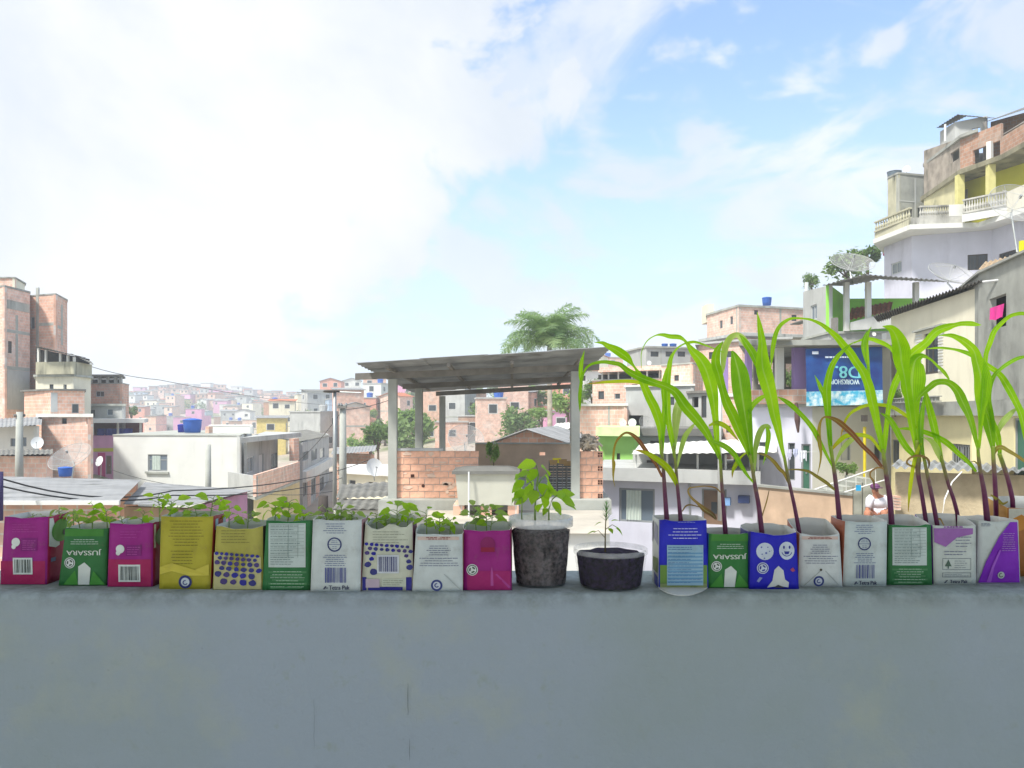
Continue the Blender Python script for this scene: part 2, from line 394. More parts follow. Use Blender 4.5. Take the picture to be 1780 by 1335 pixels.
# ---------------------------------------------------------------- building kit
BR1 = MBrick('clay_block_orange', 'deb29a', 'd5a58d', 'd4cac0', 0.3, 0.2)
BR2 = MBrick('clay_block_pink', 'e2bda9', 'dab09c', 'dad0c7', 0.3, 0.2, 0.6)
BR3 = MBrick('clay_block_dark', 'b08a74', 'a27c68', 'aaa094', 0.3, 0.2, 0.7)
CON = M('bare_concrete', 'a9aca4', 0.9, 0.14, 1.5, 0.7, bump=0.15)
COND = M('stained_concrete', '9a9c95', 0.9, 0.18, 1.2, 1.1, '4a4c46', bump=0.15)
WHP = M('white_paint', 'd9dad4', 0.85, 0.05, 0.8, 0.35, 'a5a69c')
LILW = M('lilac_white_paint', 'cfd0dd', 0.85, 0.05, 0.8, 0.5, '9495a0')
CRM = M('cream_paint', 'e4dfc8', 0.85, 0.06, 0.8, 0.45, 'a09a7e')
YCR = M('yellow_cream_paint', 'ddd3a6', 0.85, 0.08, 0.8, 0.5, '9a916c')
GRYP = M('grey_plaster', 'b4b6b3', 0.9, 0.1, 1.0, 0.8, '6c6f6c')
MOSS = M('mossy_plaster', 'b3b098', 0.92, 0.16, 1.0, 1.6, '55574c')
BROWN = M('brown_plaster', 'bfa58c', 0.92, 0.18, 1.2, 0.6)
BEIGE = M('rough_beige_render', 'b7a98c', 0.95, 0.18, 1.6, 0.5, bump=0.5)
LIME = M('lime_paint', '9fd672', 0.85, 0.05, 0.8, 0.3)
GREENP = M('green_paint', '94dc56', 0.85, 0.06, 0.8, 0.3)
YELP = M('yellow_paint', 'c9c63c', 0.85, 0.06, 0.8, 0.3)
PURP = M('violet_paint', 'a58cc4', 0.85, 0.06, 0.8, 0.3)
PINKP = M('pink_paint', 'd9a0c0', 0.85, 0.06, 0.8, 0.3)
MAGP = M('magenta_paint', 'c4387c', 0.85, 0.06, 0.8, 0.3)
FIBRE = M('fibre_cement', '8f9192', 0.9, 0.16, 1.2, 0.8, '4e504c', bump=0.1)
FIBD = M('dark_fibre_cement', '74746f', 0.9, 0.2, 1.2, 0.9, '3c3d39', bump=0.1)
FIBU = M('weathered_sheet', '94989b', 0.9, 0.18, 1.4, 0.8, '4c4c48')
WMET = M('white_metal_sheet', 'd6d6d0', 0.6, 0.06, 1.0, 0.3)
TERR = M('terracotta_tile', 'b87050', 0.9, 0.18, 2.0, 0.5)
TIMB = M('grey_timber', '7f7c76', 0.9, 0.2, 3)
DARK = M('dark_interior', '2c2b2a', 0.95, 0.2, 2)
FRW = M('window_frame_white', 'c9ccc9', 0.5, 0.04, 4)
FRG = M('window_frame_grey', '8b8f90', 0.5, 0.06, 4)
FRD = M('window_frame_dark', '4a4540', 0.6, 0.1, 4)
DOORB = M('door_brown', '7c6450', 0.7, 0.1, 3)
DOORG = M('door_green', '3f6d58', 0.6, 0.1, 3)
CURT = M('curtain_cloth', 'c4cfc6', 0.9, 0.06, 6)
GLS = MGlass(); GLB = MGlass('blue_glass', (0.14, 0.18, 0.22))
BLUE = M('blue_plastic', '2f62b8', 0.5, 0.06, 3); BLUED = M('deep_blue_plastic', '1f2f9a', 0.5, 0.06, 3)
WHPL = M('white_plastic', 'd8dad8', 0.45, 0.04, 3)
STEEL = M('galvanised_steel', 'a8adab', 0.45, 0.1, 4, metal=0.6)
def window(root, fr, u0, u1, z0, z1, style='w', t=0.15):
    """frame, mullions and pane set back in the opening"""
    fm = {'w': FRW, 'g': FRG, 'd': FRD}.get(style[0], FRW); b = max(0.035, min(0.07, (u1-u0)*0.06))
    w0, w1 = -t*0.65, -t*0.65 + 0.05
    mb = MB(); mb.box(fr, u0, u0+b, w0, w1, z0, z1); mb.box(fr, u1-b, u1, w0, w1, z0, z1); mb.box(fr, u0+b, u1-b, w0, w1, z0, z0+b); mb.box(fr, u0+b, u1-b, w0, w1, z1-b, z1)
    k = 2 if (u1-u0) > 0.7 else 1
    for i in range(1, k): uu = u0 + (u1-u0)*i/k; mb.box(fr, uu-b*.4, uu+b*.4, w0+0.004, w1-0.004, z0+b, z1-b)
    if 'h' in style: zz = z0 + (z1-z0)*0.68; mb.box(fr, u0+b, u1-b, w0+0.006, w1-0.006, zz-b*.4, zz+b*.4)
    if 'b' in style:
        n = max(4, int((u1-u0)/0.13))
        for i in range(1, n): uu = u0 + (u1-u0)*i/n; mb.box(fr, uu-0.008, uu+0.008, w1+0.01, w1+0.026, z0, z1)
    o = mb.build('window', fm, root)
    p = MB(); p.box(fr, u0+b*.5, u1-b*.5, w0+0.02, w0+0.03, z0+b*.5, z1-b*.5); p.build('pane', GLB if 'l' in style else GLS, o)
    if 'c' in style:
        c = MB(); n = 18; a, e = u0 + (u1-u0)*0.2, u0 + (u1-u0)*0.62
        for i in range(n):
            q0, q1 = a + (e-a)*i/n, a + (e-a)*(i+1)/n; s0, s1 = 0.02*math.sin(i*1.7), 0.02*math.sin((i+1)*1.7)
            c.quad(fr.p(q0, w0+0.04+s0+0.03, z0+b), fr.p(q1, w0+0.04+s1+0.03, z0+b), fr.p(q1, w0+0.04+s1+0.03, z1-b), fr.p(q0, w0+0.04+s0+0.03, z1-b))
        c.build('curtain', CURT, o)
    return o
def door(root, fr, u0, u1, z0, z1, mat, t=0.15):
    mb = MB(); mb.box(fr, u0+.05, u1-.05, -t*.7, -t*.7+.04, z0, z1-.05); o = mb.build('door', mat, root)
    f = MB(); f.box(fr, u0, u0+.05, -t*.7, -t*.7+.07, z0, z1); f.box(fr, u1-.05, u1, -t*.7, -t*.7+.07, z0, z1); f.box(fr, u0+.05, u1-.05, -t*.7, -t*.7+.07, z1-.05, z1); f.build('door_frame', FRG, o)
    h = MB(); h.box(fr, u1-.16, u1-.12, -t*.7+.04, -t*.7+.08, z0+(z1-z0)*.45, z0+(z1-z0)*.5); h.build('handle', STEEL, o)
    return o
def facade(root, fr, z0, z1, mat, holes=(), t=0.15, z1b=None, name='wall', L=None, u_start=0.0):
    """one wall with real openings; holes are (px0, py0, px1, py1, kind) in photo pixels, or u/z metres when kind ends with '!'"""
    L = fr.L if L is None else L; z1b = z1 if z1b is None else z1b
    rects = []
    for a, b, c, d, kd in holes:
        if kd.endswith('!'): u0, u1, q0, q1 = a, c, b, d
        else:
            u0, u1 = sorted((fr.u_px(a), fr.u_px(c))); Ym = fr.Y((u0+u1)/2); q0, q1 = zat(d, Ym), zat(b, Ym)
        u0, u1 = max(u0, .05), min(u1, L-.05); q0 = max(q0, z0+.02); q1 = min(q1, min(z1, z1b)-.05)
        if u1-u0 > .08 and q1-q0 > .08: rects.append((u0, u1, q0, q1, kd.rstrip('!')))
    us = sorted({u_start, L} | {r[0] for r in rects} | {r[1] for r in rects}); zs = sorted({z0, z1} | {r[2] for r in rects} | {r[3] for r in rects})
    top = lambda u, z: z if z < z1 - 1e-6 else z1 + (z1b-z1)*(u-u_start)/(L-u_start)
    zs = [z for z in zs if z <= z1]
    hole = lambda u, z: any(r[0]-1e-6 < u < r[1]+1e-6 and r[2]-1e-6 < z < r[3]+1e-6 for r in rects)
    mb = MB(); nu, nz_ = len(us)-1, len(zs)-1
    H = [[hole((us[i]+us[i+1])/2, (zs[j]+zs[j+1])/2) for j in range(nz_)] for i in range(nu)]
    for i in range(nu):
        for j in range(nz_):
            if H[i][j]: continue
            a, b, c, d = us[i], us[i+1], zs[j], zs[j+1]
            for w in (0, -t):
                q = [fr.p(a, w, c), fr.p(b, w, c), fr.p(b, w, top(b, d)), fr.p(a, w, top(a, d))]; uv = [(a, c), (b, c), (b, top(b, d)), (a, top(a, d))]
                mb.quad(*(q if w == 0 else q[::-1]), uv=uv if w == 0 else uv[::-1])
            for cond, p0, p1 in ((i == 0 or H[i-1][j], (a, c), (a, d)), (i == nu-1 or H[i+1][j], (b, d), (b, c)), (j == 0 or H[i][j-1], (b, c), (a, c)), (j == nz_-1 or H[i][j+1], (a, d), (b, d))):
                if cond:
                    P0, P1 = (p0[0], top(*p0)), (p1[0], top(*p1))
                    mb.quad(fr.p(P0[0], 0, P0[1]), fr.p(P0[0], -t, P0[1]), fr.p(P1[0], -t, P1[1]), fr.p(P1[0], 0, P1[1]), uv=[(0, 0), (t, 0), (t, .5), (0, .5)])
    o = mb.build(name, mat, root)
    for u0, u1, q0, q1, kd in rects:
        if kd[0] == 'o': continue
        if kd[0] == 'D': door(root, fr, u0, u1, q0, q1, {'b': DOORB, 'g': DOORG, 'w': FRW}[kd[1]], t)
        else: window(root, fr, u0, u1, q0, q1, kd, t)
    return o
def slab(root, pts, z0, z1, mat, name='roof', over=0.0, dz=None):
    """prism over a plan polygon; dz gives each corner its own lift"""
    c = sum((Vector((p[0], p[1], 0)) for p in pts), Vector())/len(pts); dz = dz or [0]*len(pts)
    q = []
    for p in pts:
        d = Vector((p[0], p[1], 0)) - c; q.append(c + d*(1 + over/max(d.length, .1)))
    area = sum(q[i].x*q[(i+1) % len(q)].y - q[(i+1) % len(q)].x*q[i].y for i in range(len(q)))
    order = range(len(q)) if area > 0 else range(len(q)-1, -1, -1)
    q2 = [(q[i], dz[i]) for i in order]; mb = MB(); n = len(q2)
    lo = [mb.vert((p.x, p.y, z0+d)) for p, d in q2]; hi = [mb.vert((p.x, p.y, z1+d)) for p, d in q2]
    mb.face(lo[::-1], [(q2[i][0].x, q2[i][0].y) for i in range(n)][::-1]); mb.face(hi, [(p.x, p.y) for p, d in q2])
    for i in range(n):
        j = (i+1) % n; L = (q2[j][0]-q2[i][0]).length; mb.face([lo[i], lo[j], hi[j], hi[i]], [(0, z0), (L, z0), (L, z1), (0, z1)])
    return mb.build(name, mat, root)
def corr(root, P00, P10, P01, P11, mat, pitch=0.18, amp=0.025, name='roof', wave='u', th=0.008):
    """corrugated sheet; the wave runs along u (P00 to P10) or along v"""
    P00, P10, P01, P11 = map(Vector, (P00, P10, P01, P11))
    if wave == 'v': P10, P01 = P01, P10
    N = (P10-P00).cross(P01-P00).normalized(); N = N if N.z > 0 else -N
    L = (P10-P00).length; n = max(6, int(L/pitch*6)); mb = MB(); rows = []
    for i in range(n+1):
        t = i/n; h = amp*math.sin(2*PI*L*t/pitch); a, b = P00.lerp(P10, t), P01.lerp(P11, t)
        rows.append([mb.vert(a + N*h), mb.vert(b + N*h), mb.vert(a + N*(h-th)), mb.vert(b + N*(h-th))])
    flip = (P10-P00).cross(P01-P00).z < 0
    for r, s in zip(rows, rows[1:]):
        for q in ((r[0], s[0], s[1], r[1]), (r[3], s[3], s[2], r[2]), (r[2], s[2], s[0], r[0]), (r[1], s[1], s[3], r[3])): mb.face(q[::-1] if flip else q)
    mb.face([rows[0][0], rows[0][1], rows[0][3], rows[0][2]]); mb.face([rows[-1][0], rows[-1][2], rows[-1][3], rows[-1][1]])
    return mb.build(name, mat, root)
def PP(px, Y): return (xat(px, Y), Y)
def house(name, label, corners, ytop, z0, mat, holes=None, roof=None, deep=6.0, cat='house', mats=None, zt=None, t=0.15, back=None):
    """corners: (px, Y) seen left to right; side walls close it behind"""
    pts = [PP(*c) for c in corners]; zt = zat(ytop, corners[0][1]) if zt is None else zt
    cx = sum(p[0] for p in pts)/len(pts); cyy = sum(p[1] for p in pts)/len(pts)
    if z0 is None: z0 = min(gz(*p) for p in pts) - 0.6
    root = thing(name, label, cat, (cx, cyy, z0))
    holes = holes or {}
    for i in range(len(pts)-1):
        facade(root, Fr(pts[i], pts[i+1]), z0, zt, (mats or {}).get(i, mat), holes.get(i, ()), t)
    yb = max(p[1] for p in pts) + deep
    bk = back or [PP(corners[-1][0] - 3, yb), PP(corners[0][0] + 3, yb)]
    allp = pts + list(bk)
    for i in range(len(pts)-1, len(allp)):
        facade(root, Fr(allp[i], allp[(i+1) % len(allp)]), z0, zt, mat, (), t)
    root['zt'] = zt
    if roof:
        rm, th, ov = roof; slab(root, allp, zt + 0.003, zt + th, rm, 'roof', ov)
    return root, pts, allp, zt
def rail(root, A, B, z0, h, mat, n, name='railing', r=0.03, base=0.1, cap=0.08, style='bal'):
    fr = Fr(A, B); mb = MB(); mb.box(fr, 0, fr.L, -.07, .07, z0, z0+base); mb.box(fr, 0, fr.L, -.08, .08, z0+h-cap, z0+h); o = mb.build(name, mat, root)
    for i in range(n):
        b = MB(); u = fr.L*(i+.5)/n
        b.lathe(fr.p(u, 0, z0+base), [(r*.8, 0), (r*1.5, (h-base-cap)*.3), (r*.6, (h-base-cap)*.65), (r, h-base-cap)] if style == 'bal' else [(r, 0), (r, h-base-cap)], 7, False, False); b.build('baluster', mat, o)
    return o
# ---- antennas
MESHM = None
DGREY = M('dish_frame_grey', 'a9aca8', .6)
def dish_mesh_mat():
    global MESHM
    if MESHM: return MESHM
    m, n, l, b = base_mat('dish_screen', 0.6, 0.3); b.inputs['Base Color'].default_value = (0.4, 0.4, 0.39, 1)
    tr = n.new('ShaderNodeBsdfTransparent'); ms = n.new('ShaderNodeMixShader'); ms.inputs[0].default_value = 0.36
    l.new(tr.outputs[0], ms.inputs[1]); l.new(b.outputs[0], ms.inputs[2]); l.new(ms.outputs[0], n['Material Output'].inputs['Surface']); MESHM = m; return m
def big_dish(label, px, py, Y, diam_px, tilt, turn, mast_h=1.0, roll=0.0):
    """mesh satellite dish: screen, rim, ribs, feed on three struts, mast"""
    Rr = diam_px*0.5*Y/F; c = at(px, py, Y); d = 0.36*Rr
    root = thing('mesh_satellite_dish', label, 'dish', (c.x, c.y, c.z - mast_h), 'mesh satellite dishes')
    from mathutils import Euler
    rot = Euler((tilt, roll, turn)).to_matrix()
    W = lambda p: c + rot @ Vector(p)
    par = lambda r, a: W((r*math.cos(a), r*math.sin(a), d*(r/Rr)**2 - d))
    mb = MB(); n, m = 24, 5; g = [[mb.vert(par(Rr*(j+.15)/(m+.15), 2*PI*i/n)) for i in range(n)] for j in range(m+1)]
    for j in range(m):
        for i in range(n): mb.face([g[j][i], g[j][(i+1) % n], g[j+1][(i+1) % n], g[j+1][i]])
    s = mb.build('dish_screen', dish_mesh_mat(), root, True)
    mb = MB(); mb.tube([par(Rr, 2*PI*i/32) for i in range(33)], Rr*.012, 5, False); mb.build('rim', DGREY, s)
    for k in range(8):
        mb = MB(); mb.tube([par(Rr*q, 2*PI*k/8) for q in (.05, .4, .7, 1)], Rr*.009, 4); mb.build('rib', DGREY, s)
    ft = W((0, 0, Rr*.72-d))
    for k in range(3):
        mb = MB(); mb.tube([par(Rr*.85, 2*PI*k/3+.4), ft], Rr*.009, 4); mb.build('strut', DGREY, root)
    mb = MB(); mb.tube([ft, W((0, 0, Rr*.58-d))], Rr*.05, 8); mb.build('feed_horn', FRG, root)
    mb = MB(); mb.tube([W((0, 0, -d)), W((0, 0, -d-Rr*.15)), Vector((c.x, c.y, c.z-mast_h))], Rr*.035, 6); mb.build('mast', STEEL, root)
    return root
def small_dish(label, px, py, Y, diam_px, turn=0.0, drop=0.5):
    Rr = diam_px*.5*Y/F; c = at(px, py, Y); root = thing('satellite_dish', label, 'dish', (c.x, c.y, c.z-drop), 'small white satellite dishes')
    from mathutils import Euler
    rot = Euler((R(72), 0, turn)).to_matrix(); W = lambda p: c + rot @ Vector(p)
    mb = MB(); n = 18; g = []
    for j in range(5):
        r = Rr*(j+.01)/4; g.append([mb.vert(W((r*math.cos(2*PI*i/n), r*1.08*math.sin(2*PI*i/n), .22*Rr*(r/Rr)**2))) for i in range(n)])
    for j in range(4):
        for i in range(n): mb.face([g[j][i], g[j][(i+1) % n], g[j+1][(i+1) % n], g[j+1][i]])
    mb.build('reflector', WHPL, root, True)
    mb = MB(); mb.tube([W((0, -Rr*1.02, .22*Rr)), W((0, -Rr*.25, Rr*.95))], Rr*.035, 5); a = mb.build('feed_arm', STEEL, root)
    mb = MB(); mb.tube([W((0, -Rr*.25, Rr*.95)), W((0, -.1*Rr, Rr*.75))], Rr*.09, 6); mb.build('feed_horn', FRG, a)
    mb = MB(); mb.tube([W((0, 0, -.02)), W((0, 0, -Rr*.3)), (c.x, c.y + Rr*.3, c.z-drop)], Rr*.06, 6); mb.build('mast', STEEL, root)
    return root
def tank(label, px0, px1, py0, py1, Y, mat, lid=None, name='water_tank'):
    r0 = (px1-px0)*.5*Y/F; c = at((px0+px1)/2, py1, Y+r0); H = zat(py0, Y+r0)-c.z
    root = thing(name, label, 'water tank', c)
    mb = MB(); mb.lathe(c, [(r0*.86, 0), (r0*.93, H*.35), (r0*.95, H*.37), (r0, H*.8), (r0*1.03, H*.84)], 20); mb.build('tank_body', mat, root, True)
    mb = MB(); mb.lathe(c + Vector((0, 0, H*.843)), [(r0*1.06, 0), (r0*1.06, H*.04), (r0*.8, H*.1), (r0*.2, H*.16)], 20); mb.build('lid', lid or mat, root, True)
    return root
def cable(label, pts, rad=0.012, sag=0.3, group='overhead cables', mat=None):
    P = [at(*p) for p in pts]; q = []
    for a, b in zip(P, P[1:]):
        for k in range(10): t = k/10; p = a.lerp(b, t); p.z -= sag*4*t*(1-t); q.append(p)
    q.append(P[-1]); mb = MB(); mb.tube(q, rad, 5)
    return tag(mb.build('overhead_cable', mat or M('black_cable', '3a3b3c', .7, .1, 4)), label, 'cable', group)
# ---- vegetation
def crown_mesh(name, mat, n, leaf, seed, blobs=9, flat_=0.8):
    """leaf-sized faces spread through a lumpy unit crown"""
    rr = random.Random(seed); mb = MB(); B = [(Vector((0, 0, 0)), .62)]
    for i in range(blobs):
        a, b = rr.uniform(0, 6.28), rr.uniform(-.5, 1); B.append((Vector((math.cos(a)*.6, math.sin(a)*.6, b*.55)), rr.uniform(.2, .44)))
    for i in range(n):
        c, r = rr.choice(B); d = Vector((rr.gauss(0, 1), rr.gauss(0, 1), rr.gauss(0, 1))).normalized()
        p = c + d*r*(rr.uniform(.4, 1.05)**.6 + max(0, rr.gauss(0, .28))); p.z *= flat_
        u = Vector((rr.gauss(0, 1), rr.gauss(0, 1), rr.gauss(0, .6))).normalized(); w = (d + Vector((rr.gauss(0, .5), rr.gauss(0, .5), .5))).normalized().cross(u).normalized()
        s = leaf*rr.uniform(.6, 1.3)
        mb.quad(p - u*s, p + w*s*.5, p + u*s, p - w*s*.5)
    return mb.mesh(name, mat)
TREEM = MLeaf('tree_leaf', (0.13, 0.22, 0.07), (0.20, 0.30, 0.10), 0.4, 0.6, 1.3, tcol=(1.1, 1.2, .6))
TREEM2 = MLeaf('tree_leaf_fresh', (0.18, 0.30, 0.08), (0.26, 0.39, 0.12), 0.45, 0.6, 1.3, tcol=(1.1, 1.2, .6))
BARK = M('bark', '6b5d4e', .95, .25, 6)
CROWNS = [crown_mesh('crown', TREEM, 1500, .115, 1, 14), crown_mesh('crown', TREEM2, 1500, .115, 2, 14), crown_mesh('crown', TREEM, 1100, .12, 3, 10, 1.0)]
def tree(label, px, py, Y, w_px, h_px, v, name='broadleaf_tree', group='trees among the houses', trunk=None):
    """py is the crown centre"""
    rx, rz = w_px*.5*Y/F, h_px*.5*Y/F; c = at(px, py, Y); g = gz(c.x, c.y) if trunk is None else c.z - rz - trunk
    g = min(g, c.z - rz*.9)
    root = thing(name, label, 'tree', (c.x, c.y, g), group)
    o = mesh_obj('crown', CROWNS[v], root); o.location = c - Vector((c.x, c.y, g)); o.scale = (rx, rx*.9, rz*1.15); o.rotation_euler = (0, 0, px*.37)
    mb = MB(); r0 = rx*.09; top = c + Vector((rx*.08, 0, rz*.2)); mb.tube([(c.x, c.y, g-.3), (c.x + r0, c.y, (g+c.z)/2), top], [r0*1.3, r0, r0*.5], 7)
    for k in range(5):
        a = k*1.3; mb.tube([Vector((c.x + r0*.6, c.y, g + (c.z-g)*.75)), c + Vector((math.cos(a)*rx*.3, math.sin(a)*rx*.3, -rz*.05)), c + Vector((math.cos(a)*rx*.6, math.sin(a)*rx*.6, rz*.35))], [r0*.5, r0*.35, r0*.15], 5)
    mb.build('trunk', BARK, root, True)
    return root
# ---------------------------------------------------------------- cartons on the parapet
FONT = {}
def font_tris(s):
    if s in FONT: return FONT[s]
    cu = bpy.data.curves.new('lettering', 'FONT'); cu.body = s; cu.resolution_u = 3
    o = bpy.data.objects.new('lettering', cu); COL.objects.link(o)
    dg = bpy.context.evaluated_depsgraph_get(); dg.update()
    me = bpy.data.meshes.new_from_object(o.evaluated_get(dg))
    vs = [(v.co.x, v.co.y) for v in me.vertices]; fs = [tuple(p.vertices) for p in me.polygons]
    bpy.data.objects.remove(o); bpy.data.curves.remove(cu); bpy.data.meshes.remove(me)
    xs = [v[0] for v in vs]; ys = [v[1] for v in vs]
    FONT[s] = (vs, fs, min(xs), max(xs), min(ys), max(ys)); return FONT[s]
class Ink:
    """flat print on a surface: shapes given in photo pixels, mapped by P(px, py, lift)"""
    def __init__(s, P): s.P = P; s.mb = MB(); s.cols = []; s.lift = 0.0011
    def col(s, h):
        if h not in s.cols: s.cols.append(h)
        s.mb.cur = s.cols.index(h)
    def rect(s, x0, y0, x1, y1, h, lift=0, n=1):
        s.col(h); L = s.lift + lift
        n = max(n, int(abs(x1-x0)/14))
        for i in range(n):
            a, b = x0 + (x1-x0)*i/n, x0 + (x1-x0)*(i+1)/n
            m = max(1, int(abs(y1-y0)/14))
            for j in range(m):
                c, d = y0 + (y1-y0)*j/m, y0 + (y1-y0)*(j+1)/m
                s.mb.quad(s.P(a, d, L), s.P(b, d, L), s.P(b, c, L), s.P(a, c, L))
    def poly(s, pts, h, lift=0):
        s.col(h); s.mb.poly([s.P(x, y, s.lift + lift) for x, y in pts][::-1])
    def disc(s, cx, cy, r, h, lift=0, n=20, ry=None):
        ry = ry or r; s.poly([(cx + r*math.cos(2*PI*k/n), cy + ry*math.sin(2*PI*k/n)) for k in range(n)], h, lift)
    def ring(s, cx, cy, r0, r1, h, lift=0, n=24, a0=0, a1=2*PI):
        s.col(h); L = s.lift + lift
        for k in range(n):
            a, b = a0 + (a1-a0)*k/n, a0 + (a1-a0)*(k+1)/n
            s.mb.quad(*[s.P(cx + r*math.cos(t), cy + r*math.sin(t), L) for r, t in ((r0, a), (r1, a), (r1, b), (r0, b))])
    def text(s, t, cx, cy, hh, h, w=None, flip=False, lift=0, bold=0):
        vs, fs, a, b, c, d = font_tris(t); k = hh / (d - c); kx = k if w is None else w / (b - a)
        s.col(h); sg = -1 if flip else 1
        for off in ((0,) if not bold else (-bold, bold)):
            i0 = len(s.mb.v)
            for x, y in vs: s.mb.vert(s.P(cx + sg*(x - (a+b)/2)*kx + off, cy - sg*(y - (c+d)/2)*k, s.lift + lift))
            for f in fs: s.mb.face([i0 + q for q in f])
            lift += 0.0001
    def lines(s, x0, y0, x1, y1, n, h, th=1.3, center=False, seed=1, fill=0.85, lift=0):
        rr = random.Random(seed)
        for i in range(n):
            y = y0 + (y1-y0)*(i + 0.5)/n; w = (x1-x0)*rr.uniform(fill-0.25, fill+0.12); w = min(w, x1-x0)
            a = (x0+x1)/2 - w/2 if center else x0
            e = a + w
            while a < e - 1:
                q = min(e, a + rr.uniform(3, 9)); s.rect(a, y - th/2, q, y + th/2, h, lift); a = q + 1.0
    def bars(s, x0, y0, x1, y1, h, seed=1, bg=None, pad=3):
        if bg: s.rect(x0-pad, y0-pad, x1+pad, y1+pad, bg, 0.0006)
        rr = random.Random(seed); x = x0
        while x < x1:
            w = rr.choice((0.7, 1.0, 1.6, 2.2)); s.rect(x, y0, min(x+w, x1), y1, h, 0.001); x += w + rr.choice((0.8, 1.1, 1.8))
    def done(s, name, parent): return s.mb.build(name, [flat(h) for h in s.cols], parent)
# ================================================================ left side
# tower of bare clay block, three storeys and a hut on top
r, pts, ap, zt = house('brick_tower_house', 'tallest bare orange block tower at the left edge with concrete bands', [(-70, 54), (8, 52), (52, 54.7)], 507, None, BR2,
    {1: [(14, 593, 21, 614, 'd'), (7.5+3, 645, 22, 665, 'D'+'b')]}, None, 5)
fr = Fr(pts[1], pts[2])
def bands(root, fr, items, mat=CON, w=0.012):
    """concrete columns and ring beams a little proud of the block wall, each a part"""
    for a, b, c, d in items:
        u0, u1 = sorted((fr.u_px(a), fr.u_px(c))); Y = fr.Y((u0+u1)/2); mb = MB(); mb.box(fr, u0, u1, -.05, w, zat(d, Y), zat(b, Y)); mb.build('concrete_band', mat, root)
bands(r, fr, [(8, 575, 51.5, 580), (8, 638, 51.5, 644), (9, 499, 12, 574.8), (9, 580.3, 12, 637.5)]); bands(r, fr, [(27, 548, 31, 574.5), (27, 580.5, 31, 637.5), (12.3, 525, 51, 540)], CON, .02)
bands(r, fr, [(12.2, 644.5, 51, 712)], GRYP, .022)
slab(r, ap, zt+.003, zt+.12, COND, 'coping', .06)
r, pts, ap, zt = house('rooftop_hut', 'block hut with dark slot window on the roof of the left tower', [(-40, 55), (26, 55), (43, 57.5)], 484, 16.3, BR1, {1: [(31, 488, 41, 492, 'o')]}, (COND, .1, .1), 2, 'hut', {1: CRM})
r, pts, ap, zt = house('brick_block_house', 'bare block house behind the left tower with a stub column', [(51, 56), (68, 55.5), (97, 55), (117, 58)], 516, None, BR1,
    {0: [(53, 551, 60, 572, 'wl')]}, (COND, .1, .05), 4)
bands(r, Fr(pts[1], pts[2]), [(68, 561, 96.5, 566)]); bands(r, Fr(pts[0], pts[1]), [(63, 500, 67.6, 640)], CON, .03); bands(r, Fr(pts[2], pts[3]), [(106, 530, 109, 600), (97.5, 566, 108, 571)])
r, pts, ap, zt = house('balcony_house', 'cream house with dark open veranda below the left block houses', [(62, 49), (128, 48.5), (158, 51)], 655, None, CRM,
    {0: [(86, 668, 93, 678, 'd'), (110, 668, 116, 679, 'w'), (124, 672, 128, 679, 'd')]}, (CON, .12, .25), 5)
zf = zt + .12; fr = Fr(PP(62, 48.6), PP(128, 48.1))
facade(r, fr, zf + .003, zat(629, 48.4), MOSS, (), .12, name='parapet'); facade(r, Fr(PP(128, 48.1), PP(160, 51)), zf+.003, zat(629, 48.4), MOSS, (), .12, name='parapet')
zr = zat(603, 48.4)
for px, Y in ((66, 48.6), (79, 48.5), (104, 48.3), (117, 48.2), (128, 48.15)):
    mb = MB(); f2 = Fr(PP(px-1.6, Y), PP(px+1.6, Y)); mb.box(f2, 0, f2.L, -.14, .0, zat(629, 48.4)+.003, zat(601.5 + (px-60)*.253, Y) - .06); mb.build('post', WHP, r)
corr(r, at(60, 600, 47.8), at(131, 618, 47.6), at(66, 605, 53), at(150, 622, 53), FIBD, .2, .018)
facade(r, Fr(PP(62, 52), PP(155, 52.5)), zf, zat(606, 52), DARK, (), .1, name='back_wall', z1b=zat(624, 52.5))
corr(r, at(126, 616, 48), at(163, 634, 50), at(122, 614, 53), at(158, 628, 53), FIBD, .2, .018, 'porch_roof')
r, pts, ap, zt = house('block_house', 'low bare block house with a grey barred window below the cream balcony house', [(42, 47), (88, 44.5), (147, 45.5)], 681, None, BR1, {1: [(125, 702, 137, 718, 'g')]}, (FIBD, .1, .2), 5)
bands(r, Fr(pts[1], pts[2]), [(88, 683, 100, 716)], GRYP, .015)
r, pts, ap, zt = house('open_top_house', 'block house with openings under its roof left of the far hill', [(142, 61), (212, 60), (224, 63)], 668, None, BR1, {0: [(144, 683, 152, 690, 'o'), (166, 680, 181, 690, 'w')]}, (CON, .08, .05), 4)
for px in (157, 172, 186, 200, 209):
    mb = MB(); f2 = Fr(PP(px-2, 60.2), PP(px+2, 60.2)); mb.box(f2, 0, f2.L, -.2, 0, zt+.083, zat(655, 60.2)); mb.build('post', GRYP, r)
slab(r, [PP(153, 59.6), PP(213, 59.6), PP(218, 63.8), PP(160, 63.8)], zat(655, 60.2)+.003, zat(651.5, 60.2), FIBD, 'canopy')
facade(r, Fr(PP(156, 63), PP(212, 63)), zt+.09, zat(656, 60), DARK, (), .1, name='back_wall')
r, pts, ap, zt = house('grey_low_house', 'grey flat-roofed house with two windows under the open-topped block house', [(148, 57), (216, 56.5)], 706, None, GRYP, {0: [(153, 712, 165, 726, 'g'), (186, 711, 196, 722, 'wl')]}, (CON, .16, .3), 3)
r, pts, ap, zt = house('long_block_house', 'long bare block house under the white roof edge at left', [(72, 42.5), (158, 41.5)], 725, None, BR2, {0: [(107, 727, 116, 737, 'd'), (150, 727, 156, 737, 'o')]}, (WHP, .18, .3), 3)
